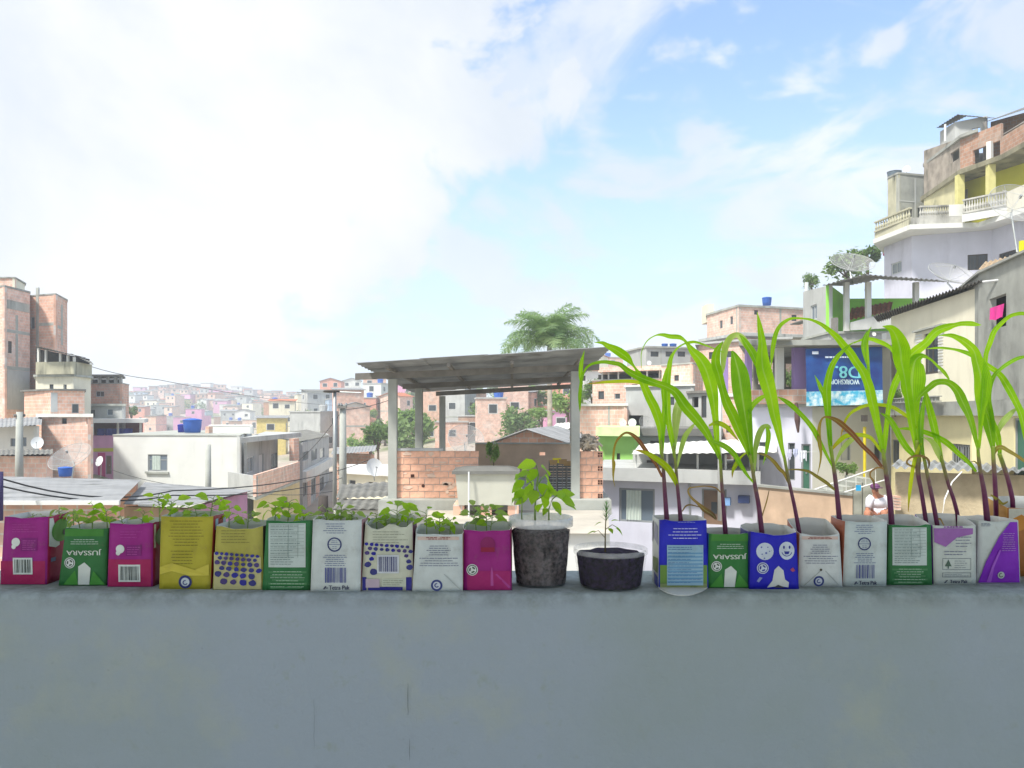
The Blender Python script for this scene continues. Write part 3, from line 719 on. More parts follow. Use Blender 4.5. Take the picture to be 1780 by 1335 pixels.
r, pts, ap, zt = house('white_cottage', 'white cottage with pale window at the left edge behind the pole', [(-40, 41), (64, 40)], 740, None, WHP, {0: [(18, 762, 28, 776, 'gl'), (38, 760, 46, 776, 'gl')]}, None, 3)
corr(r, at(-50, 746, 38.5), at(72, 738, 38.5), at(-50, 730, 44), at(74, 724, 44), FIBRE, .2, .018)
r, pts, ap, zt = house('pink_house', 'pink and magenta house with a dark terrace beside the white house', [(157, 52), (246, 53)], 760, None, PINKP, {0: [(184, 792, 194, 824, 'Db'), (200, 775, 214, 790, 'd')]}, (PINKP, .1, .02), 4)
bands(r, Fr(pts[0], pts[1]), [(170, 787, 183, 835)], MAGP, .02); bands(r, Fr(pts[0], pts[1]), [(160, 779, 199, 785)], YELP, .03)
zr = zat(735, 52.3)
for px, Y in ((160, 52), (204, 52.5), (243, 52.9)):
    mb = MB(); f2 = Fr(PP(px-1.3, Y), PP(px+1.3, Y)); mb.box(f2, 0, f2.L, -.14, -.02, zt+.11, zr); mb.build('post', WHP, r)
slab(r, [PP(150, 51), PP(251, 52), PP(258, 58), PP(160, 58)], zr+.003, zat(728, 52.3), WHP, 'roof')
facade(r, Fr(PP(160, 56), PP(248, 57)), zt+.1, zr, M('maroon_wall', '7a4a50', .9), (), .1, name='back_wall')
mb = MB(); f2 = Fr(PP(168, 52.6), PP(231, 53))
for i in range(24):
    u0, u1 = f2.L*i/24, f2.L*(i+1)/24; a, b = .05*math.sin(i*1.1), .05*math.sin((i+1)*1.1); z1 = zat(745, 52.6)
    mb.quad(f2.p(u0, a, z1-.55-.15*math.sin(i*.9)), f2.p(u1, b, z1-.55-.15*math.sin((i+1)*.9)), f2.p(u1, b, z1), f2.p(u0, a, z1))
tag(mb.build('blue_tarpaulin', BLUED), 'blue tarpaulin strung across the dark terrace of the pink house', 'tarpaulin')
# low brick shed, dish, tank, pole in front of those
r, pts, ap, zt = house('brick_shed', 'small brick shed under a dark roof beside the big left dish', [(-40, 33), (36, 32.5), (88, 32.5)], 792, None, BR2, {}, None, 3, 'shed')
corr(r, at(-50, 792, 31.8), at(92, 789, 31.8), at(-50, 783, 36), at(92, 781, 36), FIBD, .2, .018)
big_dish('big mesh satellite dish above the blue tank at left', 121, 793, 29, 72, R(38), R(-12), 1.2)
tank('small blue water tank under the big mesh dish at left', 102, 125, 811, 828, 27, BLUE)
small_dish('white satellite dish beside the pink house', 174, 802, 30, 17, R(-25), .6)
small_dish('white satellite dish on the white cottage wall at left', 65, 770, 36, 20, R(20), .8)
mb = MB(); mb.tube([at(33, 880, 22), at(34, 716, 22)], [.12, .085], 8); o = thing('concrete_pole', 'grey concrete pole standing over the lower left roofs', 'pole', at(33, 880, 22))
mb.build('shaft', CON, o, True); mb = MB(); mb.tube([at(24, 722, 21.9), at(44, 722, 22.1)], .04, 5); mb.build('cross_arm', TIMB, o)
# near grey roofs, lower left
r = thing('sheet_roof_shed', 'wide grey corrugated roof in front of the white house', 'shed', at(150, 890, 13))
corr(r, at(-120, 873, 13), at(205, 873, 13), at(-160, 824, 20), at(245, 834, 20.5), FIBRE, .16, .002)
facade(r, Fr(PP(-100, 13.3), PP(200, 13.3)), 5.4, zat(875, 13.3), BR1, (), .15); facade(r, Fr(PP(-140, 19.8), PP(236, 20.2)), 5.4, zat(838, 20), BR1, (), .15, name='back_wall')
mb = MB(); mb.abox(xat(-120, 12.9), xat(205, 12.9), 12.93, 12.98, zat(877, 13), zat(870, 13)); mb.build('fascia', WHP, r)
r = thing('low_sheet_roof', 'pale sheet roof stepping down below the white house', 'shed', at(330, 890, 15))
corr(r, at(214, 876, 15), at(330, 878, 14.4), at(252, 838, 23), at(440, 852, 23), FIBRE, .16, .002); facade(r, Fr(PP(216, 15.3), PP(326, 15)), 5.2, zat(882, 15.2), BROWN, (), .15)
facade(r, Fr(PP(326, 15), PP(430, 22.5)), 5.0, zat(884, 15.2), PINKP, (), .15, name='side_wall', z1b=zat(858, 22))
# the white house
r, pts, ap, zt = house('white_flat_house', 'large plain white house with one curtained window and flat roof', [(197, 44.5), (417, 43)], 757, None, WHP, {0: [(257, 790, 291, 819, 'ghlc')]}, (CON, .06, .05), 12, back=[(xat(417, 43)-3.6, 56), (xat(197, 44.5)-1.5, 56)])
f2 = Fr(pts[0], pts[1]); mb = MB(); u0, u1 = f2.u_px(254), f2.u_px(294); mb.box(f2, u0, u1, .003, .12, zat(823, 44), zat(819.5, 44)); mb.build('sill', CON, r)
A, B = PP(418, 42.5), PP(522, 54); fs = Fr(A, B); zs = zt
slab(r, [PP(418, 41.5), PP(524, 53.4), (PP(524, 53.4)[0]-3.5, 57), (PP(418, 41.5)[0]-.6, 45)], zs-.32, zs-.04, GRYP, 'veranda_roof')
bw = Fr((A[0]-.2, A[1]+1.6), (B[0]-2.0, B[1]+1.6)); facade(r, bw, 1.0, zs-.33, GRYP, [(428, 794, 441, 822, 'wl'), (450, 789, 458, 826, 'Dw'), (471, 787, 486, 813, 'gl')], .15, name='veranda_wall')
# brick balcony along the street
fb = Fr(PP(445, 38.3), PP(521, 49)); facade(r, fb, 4.02, 5.08, BR2, (), .14, name='balcony_front'); zf = 4.0
slab(r, [PP(445, 38.3), PP(521, 49), (PP(521, 49)[0]-2.2, 50.5), (PP(445, 38.3)[0]-2.5, 42)], 3.85, 4.0, CON, 'balcony_floor')
facade(r, Fr((PP(445, 38.3)[0]-2.5, 41.5), PP(444, 38.4)), 4.02, 5.0, GRYP, (), .12, name='balcony_side')
facade(r, Fr(PP(446, 40), PP(521, 50)), -.2, 3.84, YCR, [(486, 866, 500, 884, 'd')], .15, name='lower_wall')
mb = MB(); f2 = Fr(PP(511, 49.4), PP(520, 50.2)); mb.box(f2, 0, f2.L, -.3, 0, 5.1, zs-.33); mb.build('brick_pillar', BR1, r)
tank('blue water tank with domed lid on the white house', 319, 350, 727, 752, 47, BLUE); tank('smaller dark blue tank half hidden beside the domed one', 309, 322, 737, 752, 49, BLUED)
r2, _, _, _ = house('rooftop_box', 'long white parapet box on the roof of the white house', [(363, 47.5), (439, 47)], 741, 6.85, WHP, {}, (WHP, .06, .03), 2.5, 'parapet')
mb = MB(); mb.abox(xat(357, 46), xat(363, 46), 46, 46.6, 6.9, zat(741, 46)); tag(mb.build('brick_stub', BR1), 'orange brick stub pillar on the white house roof', 'pillar')
r, pts, ap, zt = house('street_house', 'grey house with dark upper openings further down the street from the white house', [(522, 55), (572, 74)], 770, None, GRYP, {0: [(526, 785, 536, 800, 'o'), (541, 781, 551, 800, 'o'), (556, 779, 564, 796, 'o'), (527, 836, 533, 862, 'd'), (541, 832, 548, 860, 'd'), (556, 830, 563, 852, 'd')]}, None, 8)
bands(r, Fr(pts[0], pts[1]), [(522.5, 806, 571, 822)], WHP, .4); bands(r, Fr(pts[0], pts[1]), [(534.5, 823, 540, 885), (549, 823, 555, 870)], BR1, .03)
corr(r, at(517, 768, 54), at(574, 757, 73), (xat(517, 54)-3.2, 57, zt+.45), (xat(574, 73)-3.2, 77, zt+.5), FIBD, .2, .018)
# poles of the street
def pole(name, label, px, y0, y1, Y, r0, r1, mat=CON):
    o = thing(name, label, 'pole', at(px, y1, Y)); mb = MB(); mb.tube([at(px, y1, Y), at(px, y0, Y)], [r0, r1], 8); mb.build('shaft', mat, o, True); return o
o = pole('street_lamp', 'slim grey street lamp with flat head over the street', 582, 681, 905, 24, .07, .05, STEEL)
mb = MB(); mb.tube([at(582, 682, 24), at(516, 682, 24)], .018, 5); mb.build('lamp_arm', STEEL, o); mb = MB(); mb.tube([at(582, 681, 24), at(628, 683, 24)], .02, 5); mb.build('lamp_arm', STEEL, o)
mb = MB(); mb.ball(at(576, 680, 24), (.26, .14, .05), 12, 6); mb.build('lamp_head', FRD, o, True)
o = pole('utility_pole', 'thicker concrete utility pole just right of the street lamp', 596, 703, 905, 30, .16, .12)
mb = MB(); mb.abox(xat(588, 30), xat(604, 30), 29.8, 29.9, zat(710, 30), zat(706, 30)); mb.build('cross_arm', TIMB, o)
for i, px in enumerate((589, 593, 602)): mb = MB(); mb.lathe(at(px, 706, 29.85), [(.03, 0), (.05, .05), (.03, .12)], 8); mb.build('insulator', FRG, o)
pole('concrete_post', 'square-cut grey post in front of the white house wall', 362, 773, 900, 26, .11, .09)
pole('tarred_post', 'short dark post beside the seedling cartons in the street', 562, 862, 925, 15, .1, .09, M('tarred_timber', '4a4440', .9))
pole('corner_post', 'weathered dark post cut by the left edge of the picture', -2, 820, 905, 6, .03, .03, M('dark_post', '4a4468', .8))
for i, (l_, p) in enumerate((('upper black cable sagging across the lower left roofs', [(-40, 818, 12), (300, 853, 16), (640, 800, 30)]), ('lower black cable sagging across the lower left roofs', [(-40, 834, 12), (300, 861, 16), (596, 830, 30)]),
    ('thin cable in the sky from the left towers to the far hill', [(60, 600, 50), (275, 660, 60), (596, 705, 120)]), ('thin cable crossing the front of the white house', [(190, 815, 36), (400, 848, 30), (596, 850, 30)]),
    ('cable climbing from the street house to the utility pole', [(520, 800, 40), (596, 712, 30)]), ('cable running from the utility pole towards the pavilion', [(596, 712, 30), (690, 690, 30)]))):
    cable(l_, p, (.014, .014, .022, .012, .012, .012)[i], (.25, .2, .4, .25, .15, .1)[i])
# ================================================================ the pavilion on the next roof
def slab_house():
    r = thing('neighbour_house', 'flat-roofed grey house that carries the open pavilion', 'house', (xat(860, 17), 17, 2))
    zf = zat(866, 16)
    slab(r, [(-2.62, 15.6), (1.95, 15.6), (2.2, 23.2), (-2.2, 23.2)], zf-.28, zf, CON, 'roof_slab')
    facade(r, Fr((-2.55, 15.75), (1.9, 15.75)), 0, zf-.283, WHP, (), .15); facade(r, Fr((-2.2, 23), (-2.55, 15.75)), 0, zf-.283, GRYP, (), .15, name='side_wall'); facade(r, Fr((1.9, 15.75), (2.1, 23)), 0, zf-.283, GRYP, (), .15, name='side_wall')
    return zf
ZF = slab_house()
BRICKM = M('clay_block_face', 'dfae92', .9, .16, 9, 0.0, rnd=.08); MORT = M('grey_mortar', 'cdbfb2', .95, .15, 5)
HOLEM = M('block_cell', '4a2c22', .95)
def brick_run(root, A, B, z0, courses, bh, bl, skip=0.0, seed=1, t=.14, holes_end=False, zs=None):
    """a wall of separate hollow blocks on a mortar core"""
    fr = Fr(A, B); rr = random.Random(seed); core = MB(); core.box(fr, .01, fr.L-.01, -t+.012, -.012, z0, z0+courses*bh-.01); core.build('mortar_core', MORT, root)
    meshes = {}
    for j in range(courses):
        u = -(bl*.5 if j % 2 else 0) + (rr.uniform(-.02, .02))
        while u < fr.L - .02:
            a, b = max(u, 0), min(u+bl-.016, fr.L); u += bl
            if b-a < .05 or rr.random() < skip: continue
            key = round((b-a)/.03)
            if key not in meshes:
                mb = MB(); L = key*.03; fl = Fr((0, 0), (1, 0)); mb.box(fl, 0, L, -t*.5, t*.5, 0, bh-.016); meshes[key] = mb.mesh('brick', BRICKM)
            o = mesh_obj('brick', meshes[key], root); p = fr.p(a, -t*.5 + rr.uniform(-.004, .005), z0 + j*bh + .008); o.location = p - ORIG[root]
            o.rotation_euler = (0, 0, math.atan2(fr.e.y, fr.e.x) + rr.uniform(-.006, .006)); o.scale = ((b-a)/(key*.03), 1, 1)
    return fr
r = thing('brick_half_wall', 'half-height orange brick wall between pavilion posts', 'wall', (-2.0, 16, ZF))
fr = brick_run(r, (xat(688, 16), 16.0), (xat(832, 16), 16.0), ZF, 7, .136, .30, 0, 3)
rq = random.Random(6); SPL = M('mortar_splash', 'd9bda8', .95, .12, 9)
for i in range(16):
    k = MB(); u, z = rq.uniform(.15, 1.55), ZF + rq.uniform(.05, .9); a, b_ = rq.uniform(.03, .13), rq.uniform(.015, .05)
    k.poly([fr.p(u + a*math.cos(t)*q, .0075, z + b_*math.sin(t)*q) for t, q in [(2*PI*j/11, rq.uniform(.6, 1.2)) for j in range(11)]]); k.build('mortar_splash', SPL, r)
mb = MB(); mb.box(fr, .3, .30+.07, .001, .012, ZF+.42, ZF+.48); mb.ball(fr.p(.55, 0, ZF+.25), (.035, .02, .035), 8, 5); mb.build('patch', HOLEM, r)
mb = MB(); mb.box(fr, -.0, .95, -.17, .01, ZF+7*.136+.002, ZF+7*.136+.05); mb.build('cap_board', GRYP, r)
r = thing('brick_pier', 'brick pier with open block ends right of the pavilion post', 'wall', (xat(1028, 16), 16, ZF))
fr = brick_run(r, (xat(1008, 16), 16.0), (xat(1048, 16), 16.0), ZF-.02, 7, .138, .26, 0, 8)
for j in (0, 2, 4, 6):
    for a in (0, 1):
        for b in (0, 1): mb = MB(); u = fr.L-.10+a*.05; z = ZF-.02+j*.138+.022+b*.05; mb.box(fr, u, u+.035, .0, .0085, z, z+.036); mb.build('block_cell', HOLEM, r)
r = thing('back_brick_wall', 'rough brown wall closing the back of the pavilion', 'wall', (0, 21.5, ZF)); facade(r, Fr(PP(826, 21.6), PP(1000, 21.6)), ZF, zat(772, 21.6), BROWN, [(938, 786, 948, 792, 'o')], .14)
mb = MB(); f2 = Fr(PP(826, 21.6), PP(1000, 21.6)); mb.box(f2, 0, f2.L, -.2, .05, zat(772, 21.6)+.002, zat(769.5, 21.6)); mb.build('coping', CON, r)
def pavilion():
    r = thing('pavilion', 'open rooftop pavilion with concrete posts and a sagging grey sheet roof', 'pavilion', (-.5, 18.5, ZF))
    zf, zb = (8.72, 8.90), (8.50, 8.72)
    for px, Y, hw, top in ((683, 16, .085, 8.70), (728.5, 18.6, .085, 8.6), (769, 22, .08, 8.5), (1000, 16, .085, 8.86), (996, 22, .08, 8.7), (998, 19, .08, 8.75)):
        x = xat(px, Y); mb = MB(); mb.abox(x-hw, x+hw, Y-hw, Y+hw, ZF, top); mb.build('post', CON, r)
    def beam(a, b, w, h, mat=TIMB):
        a, b = Vector(a), Vector(b); mb = MB(); d = (b-a); s = Vector((-d.y, d.x, 0)).normalized()*w*.5; q = Vector((0, 0, h))
        mb.hexa([a-s, b-s, b+s, a+s, a-s+q, b-s+q, b+s+q, a+s+q]) if d.x > 0 else mb.hexa([a+s, b+s, b-s, a-s, a+s+q, b+s+q, b-s+q, a-s+q]); mb.build('beam', mat, r)
    beam((xat(618, 16), 16, 8.69), (1.75, 16, 8.885), .09, .13); beam((xat(700, 19), 19, 8.60), (1.75, 19, 8.80), .09, .12); beam((-2.1, 22, 8.505), (1.95, 22, 8.725), .09, .12)
    for x in (-2.35, -1.2, 0.0, 1.3): 
        t = (x+2.9)/4.8; beam((x, 15.0, 8.83+t*.2), (x, 22.6, 8.63+t*.2), .06, .06)
    def sheet(x0, x1, lift, nm='roof_sheet'):
        z = lambda x, Y: 8.955 + (x+2.9)/4.75*.29 - (Y-14.8)/8.2*.30 + lift
        mb = MB(); nx, ny = 14, 150; g = []; N = 8.4; T = .007
        for k in (0, 1):
            g.append([[mb.vert((x0 + (x1-x0)*i/nx, 14.8 + N*j/ny, z(x0 + (x1-x0)*i/nx, 14.8 + N*j/ny) + .012*math.sin(2*PI*N*j/ny/.34) - k*T)) for i in range(nx+1)] for j in range(ny+1)])
        for j in range(ny):
            for i in range(nx):
                mb.face([g[0][j][i], g[0][j][i+1], g[0][j+1][i+1], g[0][j+1][i]]); mb.face([g[1][j][i+1], g[1][j][i], g[1][j+1][i], g[1][j+1][i+1]])
        for i in range(nx): mb.face([g[1][0][i], g[1][0][i+1], g[0][0][i+1], g[0][0][i]]); mb.face([g[0][ny][i], g[0][ny][i+1], g[1][ny][i+1], g[1][ny][i]])
        for j in range(ny): mb.face([g[0][j][0], g[0][j+1][0], g[1][j+1][0], g[1][j][0]]); mb.face([g[1][j][nx], g[1][j+1][nx], g[0][j+1][nx], g[0][j][nx]])
        mb.build(nm, FIBU, r)
    sheet(-2.90, -1.65, 0); sheet(-1.72, -.45, .012); sheet(-.52, .75, 0); sheet(.68, 1.86, .012)
pavilion()
r = thing('asbestos_water_box', 'square grey water box with overhanging lid on brick piers by the pavilion', 'water tank', at(845, 895, 14.6))
z0, z1 = zat(878, 14.6), zat(824, 14.6); mb = MB(); x0, x1 = xat(792, 14.6), xat(898, 14.6); mb.hexa([Vector(p) for p in ((x0+.05, 14.6, z0), (x1-.05, 14.6, z0), (x1-.05, 15.5, z0), (x0+.05, 15.5, z0), (x0, 14.55, z1), (x1, 14.55, z1), (x1, 15.55, z1), (x0, 15.55, z1))]); mb.build('tank_body', M('pale_asbestos', 'c2c2b4', .9, .08, 2, .5, '8c8c80'), r)
mb = MB(); xm, q = .06, .02
mb.hexa([Vector(p) for p in ((x0-xm, 14.49, z1+.003), (x1+xm, 14.49, z1+.003), (x1+xm, 15.61, z1+.003), (x0-xm, 15.61, z1+.003), (x0-xm, 14.49, z1+.06), (x1+xm, 14.49, z1+.06), (x1+xm, 15.61, z1+.06), (x0-xm, 15.61, z1+.06))])
mb.hexa([Vector(p) for p in ((x0-xm+.03, 14.52, z1+.061), (x1+xm-.03, 14.52, z1+.061), (x1+xm-.03, 15.58, z1+.061), (x0-xm+.03, 15.58, z1+.061), (x0+.15, 14.8, z1+.11), (x1-.15, 14.8, z1+.11), (x1-.15, 15.3, z1+.11), (x0+.15, 15.3, z1+.11))]); mb.build('lid', FIBD, r)
for px in (797, 845, 892): mb = MB(); x = xat(px, 14.6); mb.abox(x-.1, x+.1, 14.65, 15.45, zat(898, 14.6), z0-.002); mb.build('brick_support', BR1, r)
mb = MB(); mb.tube([at(815, 820, 14.45), at(815, 925, 14.45)], .018, 6); mb.build('pipe', WHPL, r)
mb = MB(); mb.tube([at(906, 840, 14.9), at(907, 925, 14.9)], .015, 6); tag(mb.build('drain_pipe', WHPL), 'thin white pipe right of the square water box', 'pipe')
slab_ = thing('lower_roof_slab', 'pale cement roof below the pavilion and water box', 'roof', at(880, 905, 12)); slab(slab_, [PP(735, 12.5), PP(1060, 12.5), PP(1056, 15.5), PP(745, 15.5)], zat(905, 12.5)-.2, zat(898, 14.6), M('pale_cement', 'b9b3a6', .9, .12, 1.5, .5), 'roof_slab')
facade(slab_, Fr(PP(735, 12.6), PP(1060, 12.6)), 0, zat(905, 12.5)-.203, WHP, (), .15)
# brooms and crates under the pavilion
for i, (px, tp) in enumerate(((962, 806), (968, 803), (978, 805), (986, 808))):
    o = thing('broom', ['broom leaning furthest left by the right pavilion post', 'broom with a yellow head by the right pavilion post', 'broom third from left by the right pavilion post', 'broom nearest the right pavilion post'][i], 'broom', at(px, 862, 16.6), 'brooms by the pavilion post')
    mb = MB(); mb.tube([at(px-1, 862, 16.6), at(px, tp, 16.75)], .012, 6); mb.build('handle', TIMB, o)
    mb = MB(); a = at(px, tp, 16.75); mb.hexa([a + Vector(v) for v in ((-.07, -.03, -.02), (.07, -.03, -.02), (.07, .03, -.02), (-.07, .03, -.02), (-.09, -.04, .08), (.09, -.04, .08), (.09, .04, .08), (-.09, .04, .08))]); mb.build('bristles', M('yellow_bristle', 'd8cc1c', .8) if i == 1 else M('straw_bristle', '9a7f54', .9), o)
for j in range(3):
    o = thing('plastic_crate', ['bottom dark crate in the stack beside the brooms', 'middle dark crate in the stack beside the brooms', 'top dark crate in the stack beside the brooms'][j], 'crate', (xat(975, 17.2), 17.2, ZF + j*.235), 'dark crates under the pavilion')
    b = ORIG[o]; mm = M('dark_crate', '5a5c58', .7)
    mb = MB(); mb.abox(b.x-.26, b.x+.26, 17.05, 17.4, b.z+.003, b.z+.02); mb.build('base', mm, o)
    for k in range(4): mb = MB(); z = b.z + .03 + k*.052; mb.abox(b.x-.27, b.x+.27, 17.03, 17.05, z, z+.032); mb.build('slat', mm, o)
    for x in (-.27, -.09, .09, .25): mb = MB(); mb.abox(b.x+x, b.x+x+.02, 17.052, 17.07, b.z+.021, b.z+.23); mb.build('rib', mm, o)
# heap of branches on the brick pier
mb = MB(); rr = random.Random(4)
for i in range(90):
    p = at(1020 + rr.gauss(0, 9), 774 + rr.uniform(-20, 9)*rr.random(), 16.05 + rr.uniform(-.1, .12)); d = Vector((rr.gauss(0, 1), rr.gauss(0, .6), rr.gauss(0, .6))).normalized()*rr.uniform(.06, .16); mb.tube([p-d, p + Vector((0, 0, .02)), p+d], rr.uniform(.008, .028), 5)
kind(mb.build('brushwood', M('dry_wood', 'b3a998', .9, .4, 8)), 'stuff', 'heap of dry branches on the brick pier'); 
# gable house behind
r = thing('gable_house', 'brick gable house with grey sheet roof behind the pavilion', 'house', (xat(925, 27), 27, 3))
fr = Fr(PP(858, 27), PP(990, 26.5)); facade(r, fr, 3, zat(771, 27), BR1, (), .15); 
mb = MB(); za, zr_ = zat(771, 27)+.002, zat(748, 27); um = fr.u_px(918); mb.poly([fr.p(0, 0, za), fr.p(fr.L, 0, za), fr.p(um, 0, zr_)], [(0, za), (fr.L, za), (um, zr_)]); mb.poly([fr.p(um, -.15, zr_), fr.p(fr.L, -.15, za), fr.p(0, -.15, za)]); mb.build('gable', BR1, r)
corr(r, fr.p(-.3, .35, za-.05), fr.p(um, .35, zr_+.05), fr.p(-.3, -7, za-.05), fr.p(um, -7, zr_+.05), FIBRE, .2, .018, wave='v'); corr(r, fr.p(um, .35, zr_+.05), fr.p(fr.L+.3, .35, za-.05), fr.p(um, -7, zr_+.05), fr.p(fr.L+.3, -7, za-.05), FIBRE, .2, .018, wave='v')
r, pts, ap, zt = house('sheet_roof_house', 'small house with pale sheet roof beside the palm trunk', [(958, 46), (1008, 45)], 748, None, WHP, {0: [(964, 752, 974, 762, 'wl'), (988, 752, 998, 762, 'd')]}, None, 5)
corr(r, at(950, 750, 44.5), at(1012, 742, 44.5), at(968, 736, 52), at(1016, 732, 52), WMET, .25, .02)
big_dish('large white mesh dish seen between the left pavilion posts', 810, 763, 30, 64, R(50), R(15), .9); small_dish('white satellite dish below the left pavilion post', 650, 813, 30, 30, R(30), .5)
r = thing('grey_lean_to', 'dark grey sheet roof left of the pavilion base', 'shed', at(630, 890, 21)); corr(r, at(584, 866, 20), at(690, 862, 20), at(592, 842, 27), at(700, 836, 27), FIBD, .2, .018); facade(r, Fr(PP(586, 20.3), PP(690, 20.3)), 2, zat(869, 20.2), GRYP, (), .15)
corr(r, at(578, 885, 17), at(690, 884, 17), at(590, 868, 20), at(694, 868, 20), FIBD, .2, .018, 'lower_roof'); facade(r, Fr(PP(580, 17.3), PP(680, 17.3)), 2, zat(888, 17.2), WHP, (), .15, name='lower_wall')
r, pts, ap, zt = house('brick_street_house', 'long brick house with sheet roof across the street left of the pavilion', [(580, 52), (648, 50)], 787, None, BR1, {0: [(588, 812, 598, 826, 'd'), (612, 812, 622, 828, 'w')]}, None, 5)
corr(r, at(575, 790, 49.5), at(652, 784, 48), at(580, 778, 57), at(655, 774, 56), FIBRE, .25, .02)
r, pts, ap, zt = house('cream_street_house', 'cream house with white window below the brick street house', [(600, 40), (676, 38)], 822, None, CRM, {0: [(606, 834, 618, 850, 'w'), (640, 838, 652, 852, 'd')]}, (WMET, .1, .4), 5)
# ================================================================ right side
# --- low white house with veranda, straight behind the first maize
r, pts, ap, zt = house('white_veranda_house', 'white house with shuttered window and brown door behind the first maize', [(1046, 27), (1316, 25)], 832, None, LILW,
    {0: [(1076, 849, 1138, 908, 'glc'), (1220, 850, 1263, 912, 'Db')]}, None, 6)
slab(r, [PP(1040, 26.4), PP(1322, 24.4), PP(1322, 31), PP(1050, 31)], zt+.003, zt+.42, GRYP, 'slab')
zb = zt+.42; facade(r, Fr(PP(1100, 28.8), PP(1322, 27.3)), zb, zat(783, 28.5), GRYP, [(1124, 800, 1150, 812, 'd'), (1262, 790, 1275, 806, 'o')], .12, name='upper_wall')
for px in (1106, 1160, 1213, 1262, 1318):
    Y = 26.8 - (px-1046)/276*2; mb = MB(); f2 = Fr(PP(px-1.5, Y), PP(px+1.5, Y)); mb.box(f2, 0, f2.L, -.08, 0, zb, zat(790, Y)); mb.build('post', WHP, r)
corr(r, at(1098, 789, 26), at(1350, 786, 24), at(1112, 772, 31), at(1350, 760, 30), WMET, .25, .012)
f2 = Fr(pts[0], pts[1])
mb = MB(); u = f2.u_px(1222); mb.box(f2, f2.u_px(1236), f2.u_px(1246), -.06, -.04, zat(892, 25.7), zat(872, 25.7)); mb.build('door_glass', GLS, r)
mb = MB(); mb.box(f2, f2.u_px(1285), f2.u_px(1304), .02, .3, zat(873, 25.2), zat(860, 25.2)); tag(mb.build('meter_cabinet', M('navy_metal', '2e3c66', .5)), 'dark blue cabinet on the white wall right of the brown door', 'cabinet')
mb = MB(); mb.box(f2, f2.u_px(1258), f2.u_px(1271), .05, .28, zat(877, 25.4), zat(864, 25.4)); tag(mb.build('wash_basin', M('pale_blue_plastic', '7fa6d6', .5)), 'pale blue basin hung on the wall by the brown door', 'basin')
mb = MB(); mb.tube([at(1199, 832, 25.8), at(1199, 905, 25.8)], .03, 6); mb.build('downpipe', STEEL, r)
# --- lime house and brick above
r, pts, ap, zt = house('lime_house', 'lime green house with pale band behind the brick pier', [(1040, 33), (1108, 32)], 757, None, LIME, {0: [(1072, 788, 1078, 804, 'd')]}, None, 5)
slab(r, [PP(1036, 32.4), PP(1112, 31.4), PP(1112, 36), PP(1042, 36)], zt+.003, zat(742, 32.5), M('pale_lime', 'c8e0a0', .85), 'roof')
r, pts, ap, zt = house('grey_shed_row', 'grey low roofline between lime house and white pole', [(1108, 33), (1250, 32)], 757, None, GRYP, {0: [(1130, 766, 1148, 778, 'd'), (1190, 740, 1200, 752, 'd')]}, (FIBD, .3, .3), 5)
r, pts, ap, zt = house('pink_block_house', 'pinkish block house with white top band above the lime house', [(1008, 40), (1090, 38.5)], 706, None, BR2, {}, (WHP, .12, .15), 5)
bands(r, Fr(pts[0], pts[1]), [(1057, 706.5, 1060, 742)], CON)
r, pts, ap, zt = house('pale_wall_house', 'pale plastered house wall behind the two round dishes', [(1088, 43), (1206, 41)], 673, None, GRYP, {0: [(1092, 722, 1118, 742, 'o'), (1160, 690, 1172, 704, 'd')]}, (WHP, .1, .15), 5)
small_dish('left of two round dishes on the pink block house', 1082, 735, 36, 13, R(10), .4); small_dish('right of two round dishes on the pink block house', 1099, 735, 36, 14, R(-10), .4)
big_dish('flat-lying mesh dish next to the two round dishes', 1124, 735, 35, 28, R(60), R(20), .4)
# --- brick and grey houses up the slope
r, pts, ap, zt = house('veranda_brick_house', 'brick house with open white-posted veranda above the pink block house', [(1030, 51), (1150, 48)], 662, None, BR2, {0: [(1040, 680, 1050, 694, 'd'), (1068, 684, 1078, 694, 'w'), (1098, 668, 1108, 676, 'd')]}, (CON, .06, .1), 5)
zr = zat(646, 49.5)
for px in (1047, 1058, 1075, 1099, 1125, 1147):
    Y = 51 - (px-1030)/120*3; mb = MB(); f2 = Fr(PP(px-1.2, Y), PP(px+1.2, Y)); mb.box(f2, 0, f2.L, -.12, 0, zt+.063, zr); mb.build('post', WHP, r)
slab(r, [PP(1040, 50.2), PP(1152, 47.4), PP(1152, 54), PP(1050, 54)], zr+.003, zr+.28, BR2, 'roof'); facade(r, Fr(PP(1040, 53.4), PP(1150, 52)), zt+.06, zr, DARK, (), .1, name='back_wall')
r, pts, ap, zt = house('grey_block_house', 'grey flat-topped house with three slit windows left of the maize arch', [(1090, 60), (1123, 56), (1200, 57)], 612, None, GRYP, {1: [(1131, 611, 1145, 620, 'dh'), (1157, 611, 1169, 620, 'dh'), (1178, 611, 1191, 620, 'dh')]}, (CON, .12, .15), 5)
bands(r, Fr(pts[1], pts[2]), [(1148, 604.5, 1150, 660)], CON)
tank('left blue tank on the grey flat-topped house', 1150, 1161, 597, 604, 60, BLUE); tank('right blue tank on the grey flat-topped house', 1164, 1176, 597, 604, 60, BLUE); small_dish('white dish on the grey flat-topped house wall', 1128, 631, 55, 8, 0, .4)
r, pts, ap, zt = house('peach_block_house', 'peach block house with tiny shed roof below the grey flat-topped house', [(1150, 47), (1204, 45), (1222, 48)], 636, None, BR2, {0: [(1172, 652, 1180, 662, 'd')]}, (CON, .08, .08), 4)
r, pts, ap, zt = house('dark_window_house', 'grey house with dark shop-like openings behind the second maize', [(1196, 40), (1262, 38)], 684, None, GRYP, {0: [(1203, 690, 1214, 708, 'o'), (1219, 688, 1228, 726, 'dh'), (1236, 690, 1246, 720, 'dh')]}, (TIMB, .12, .2), 4)
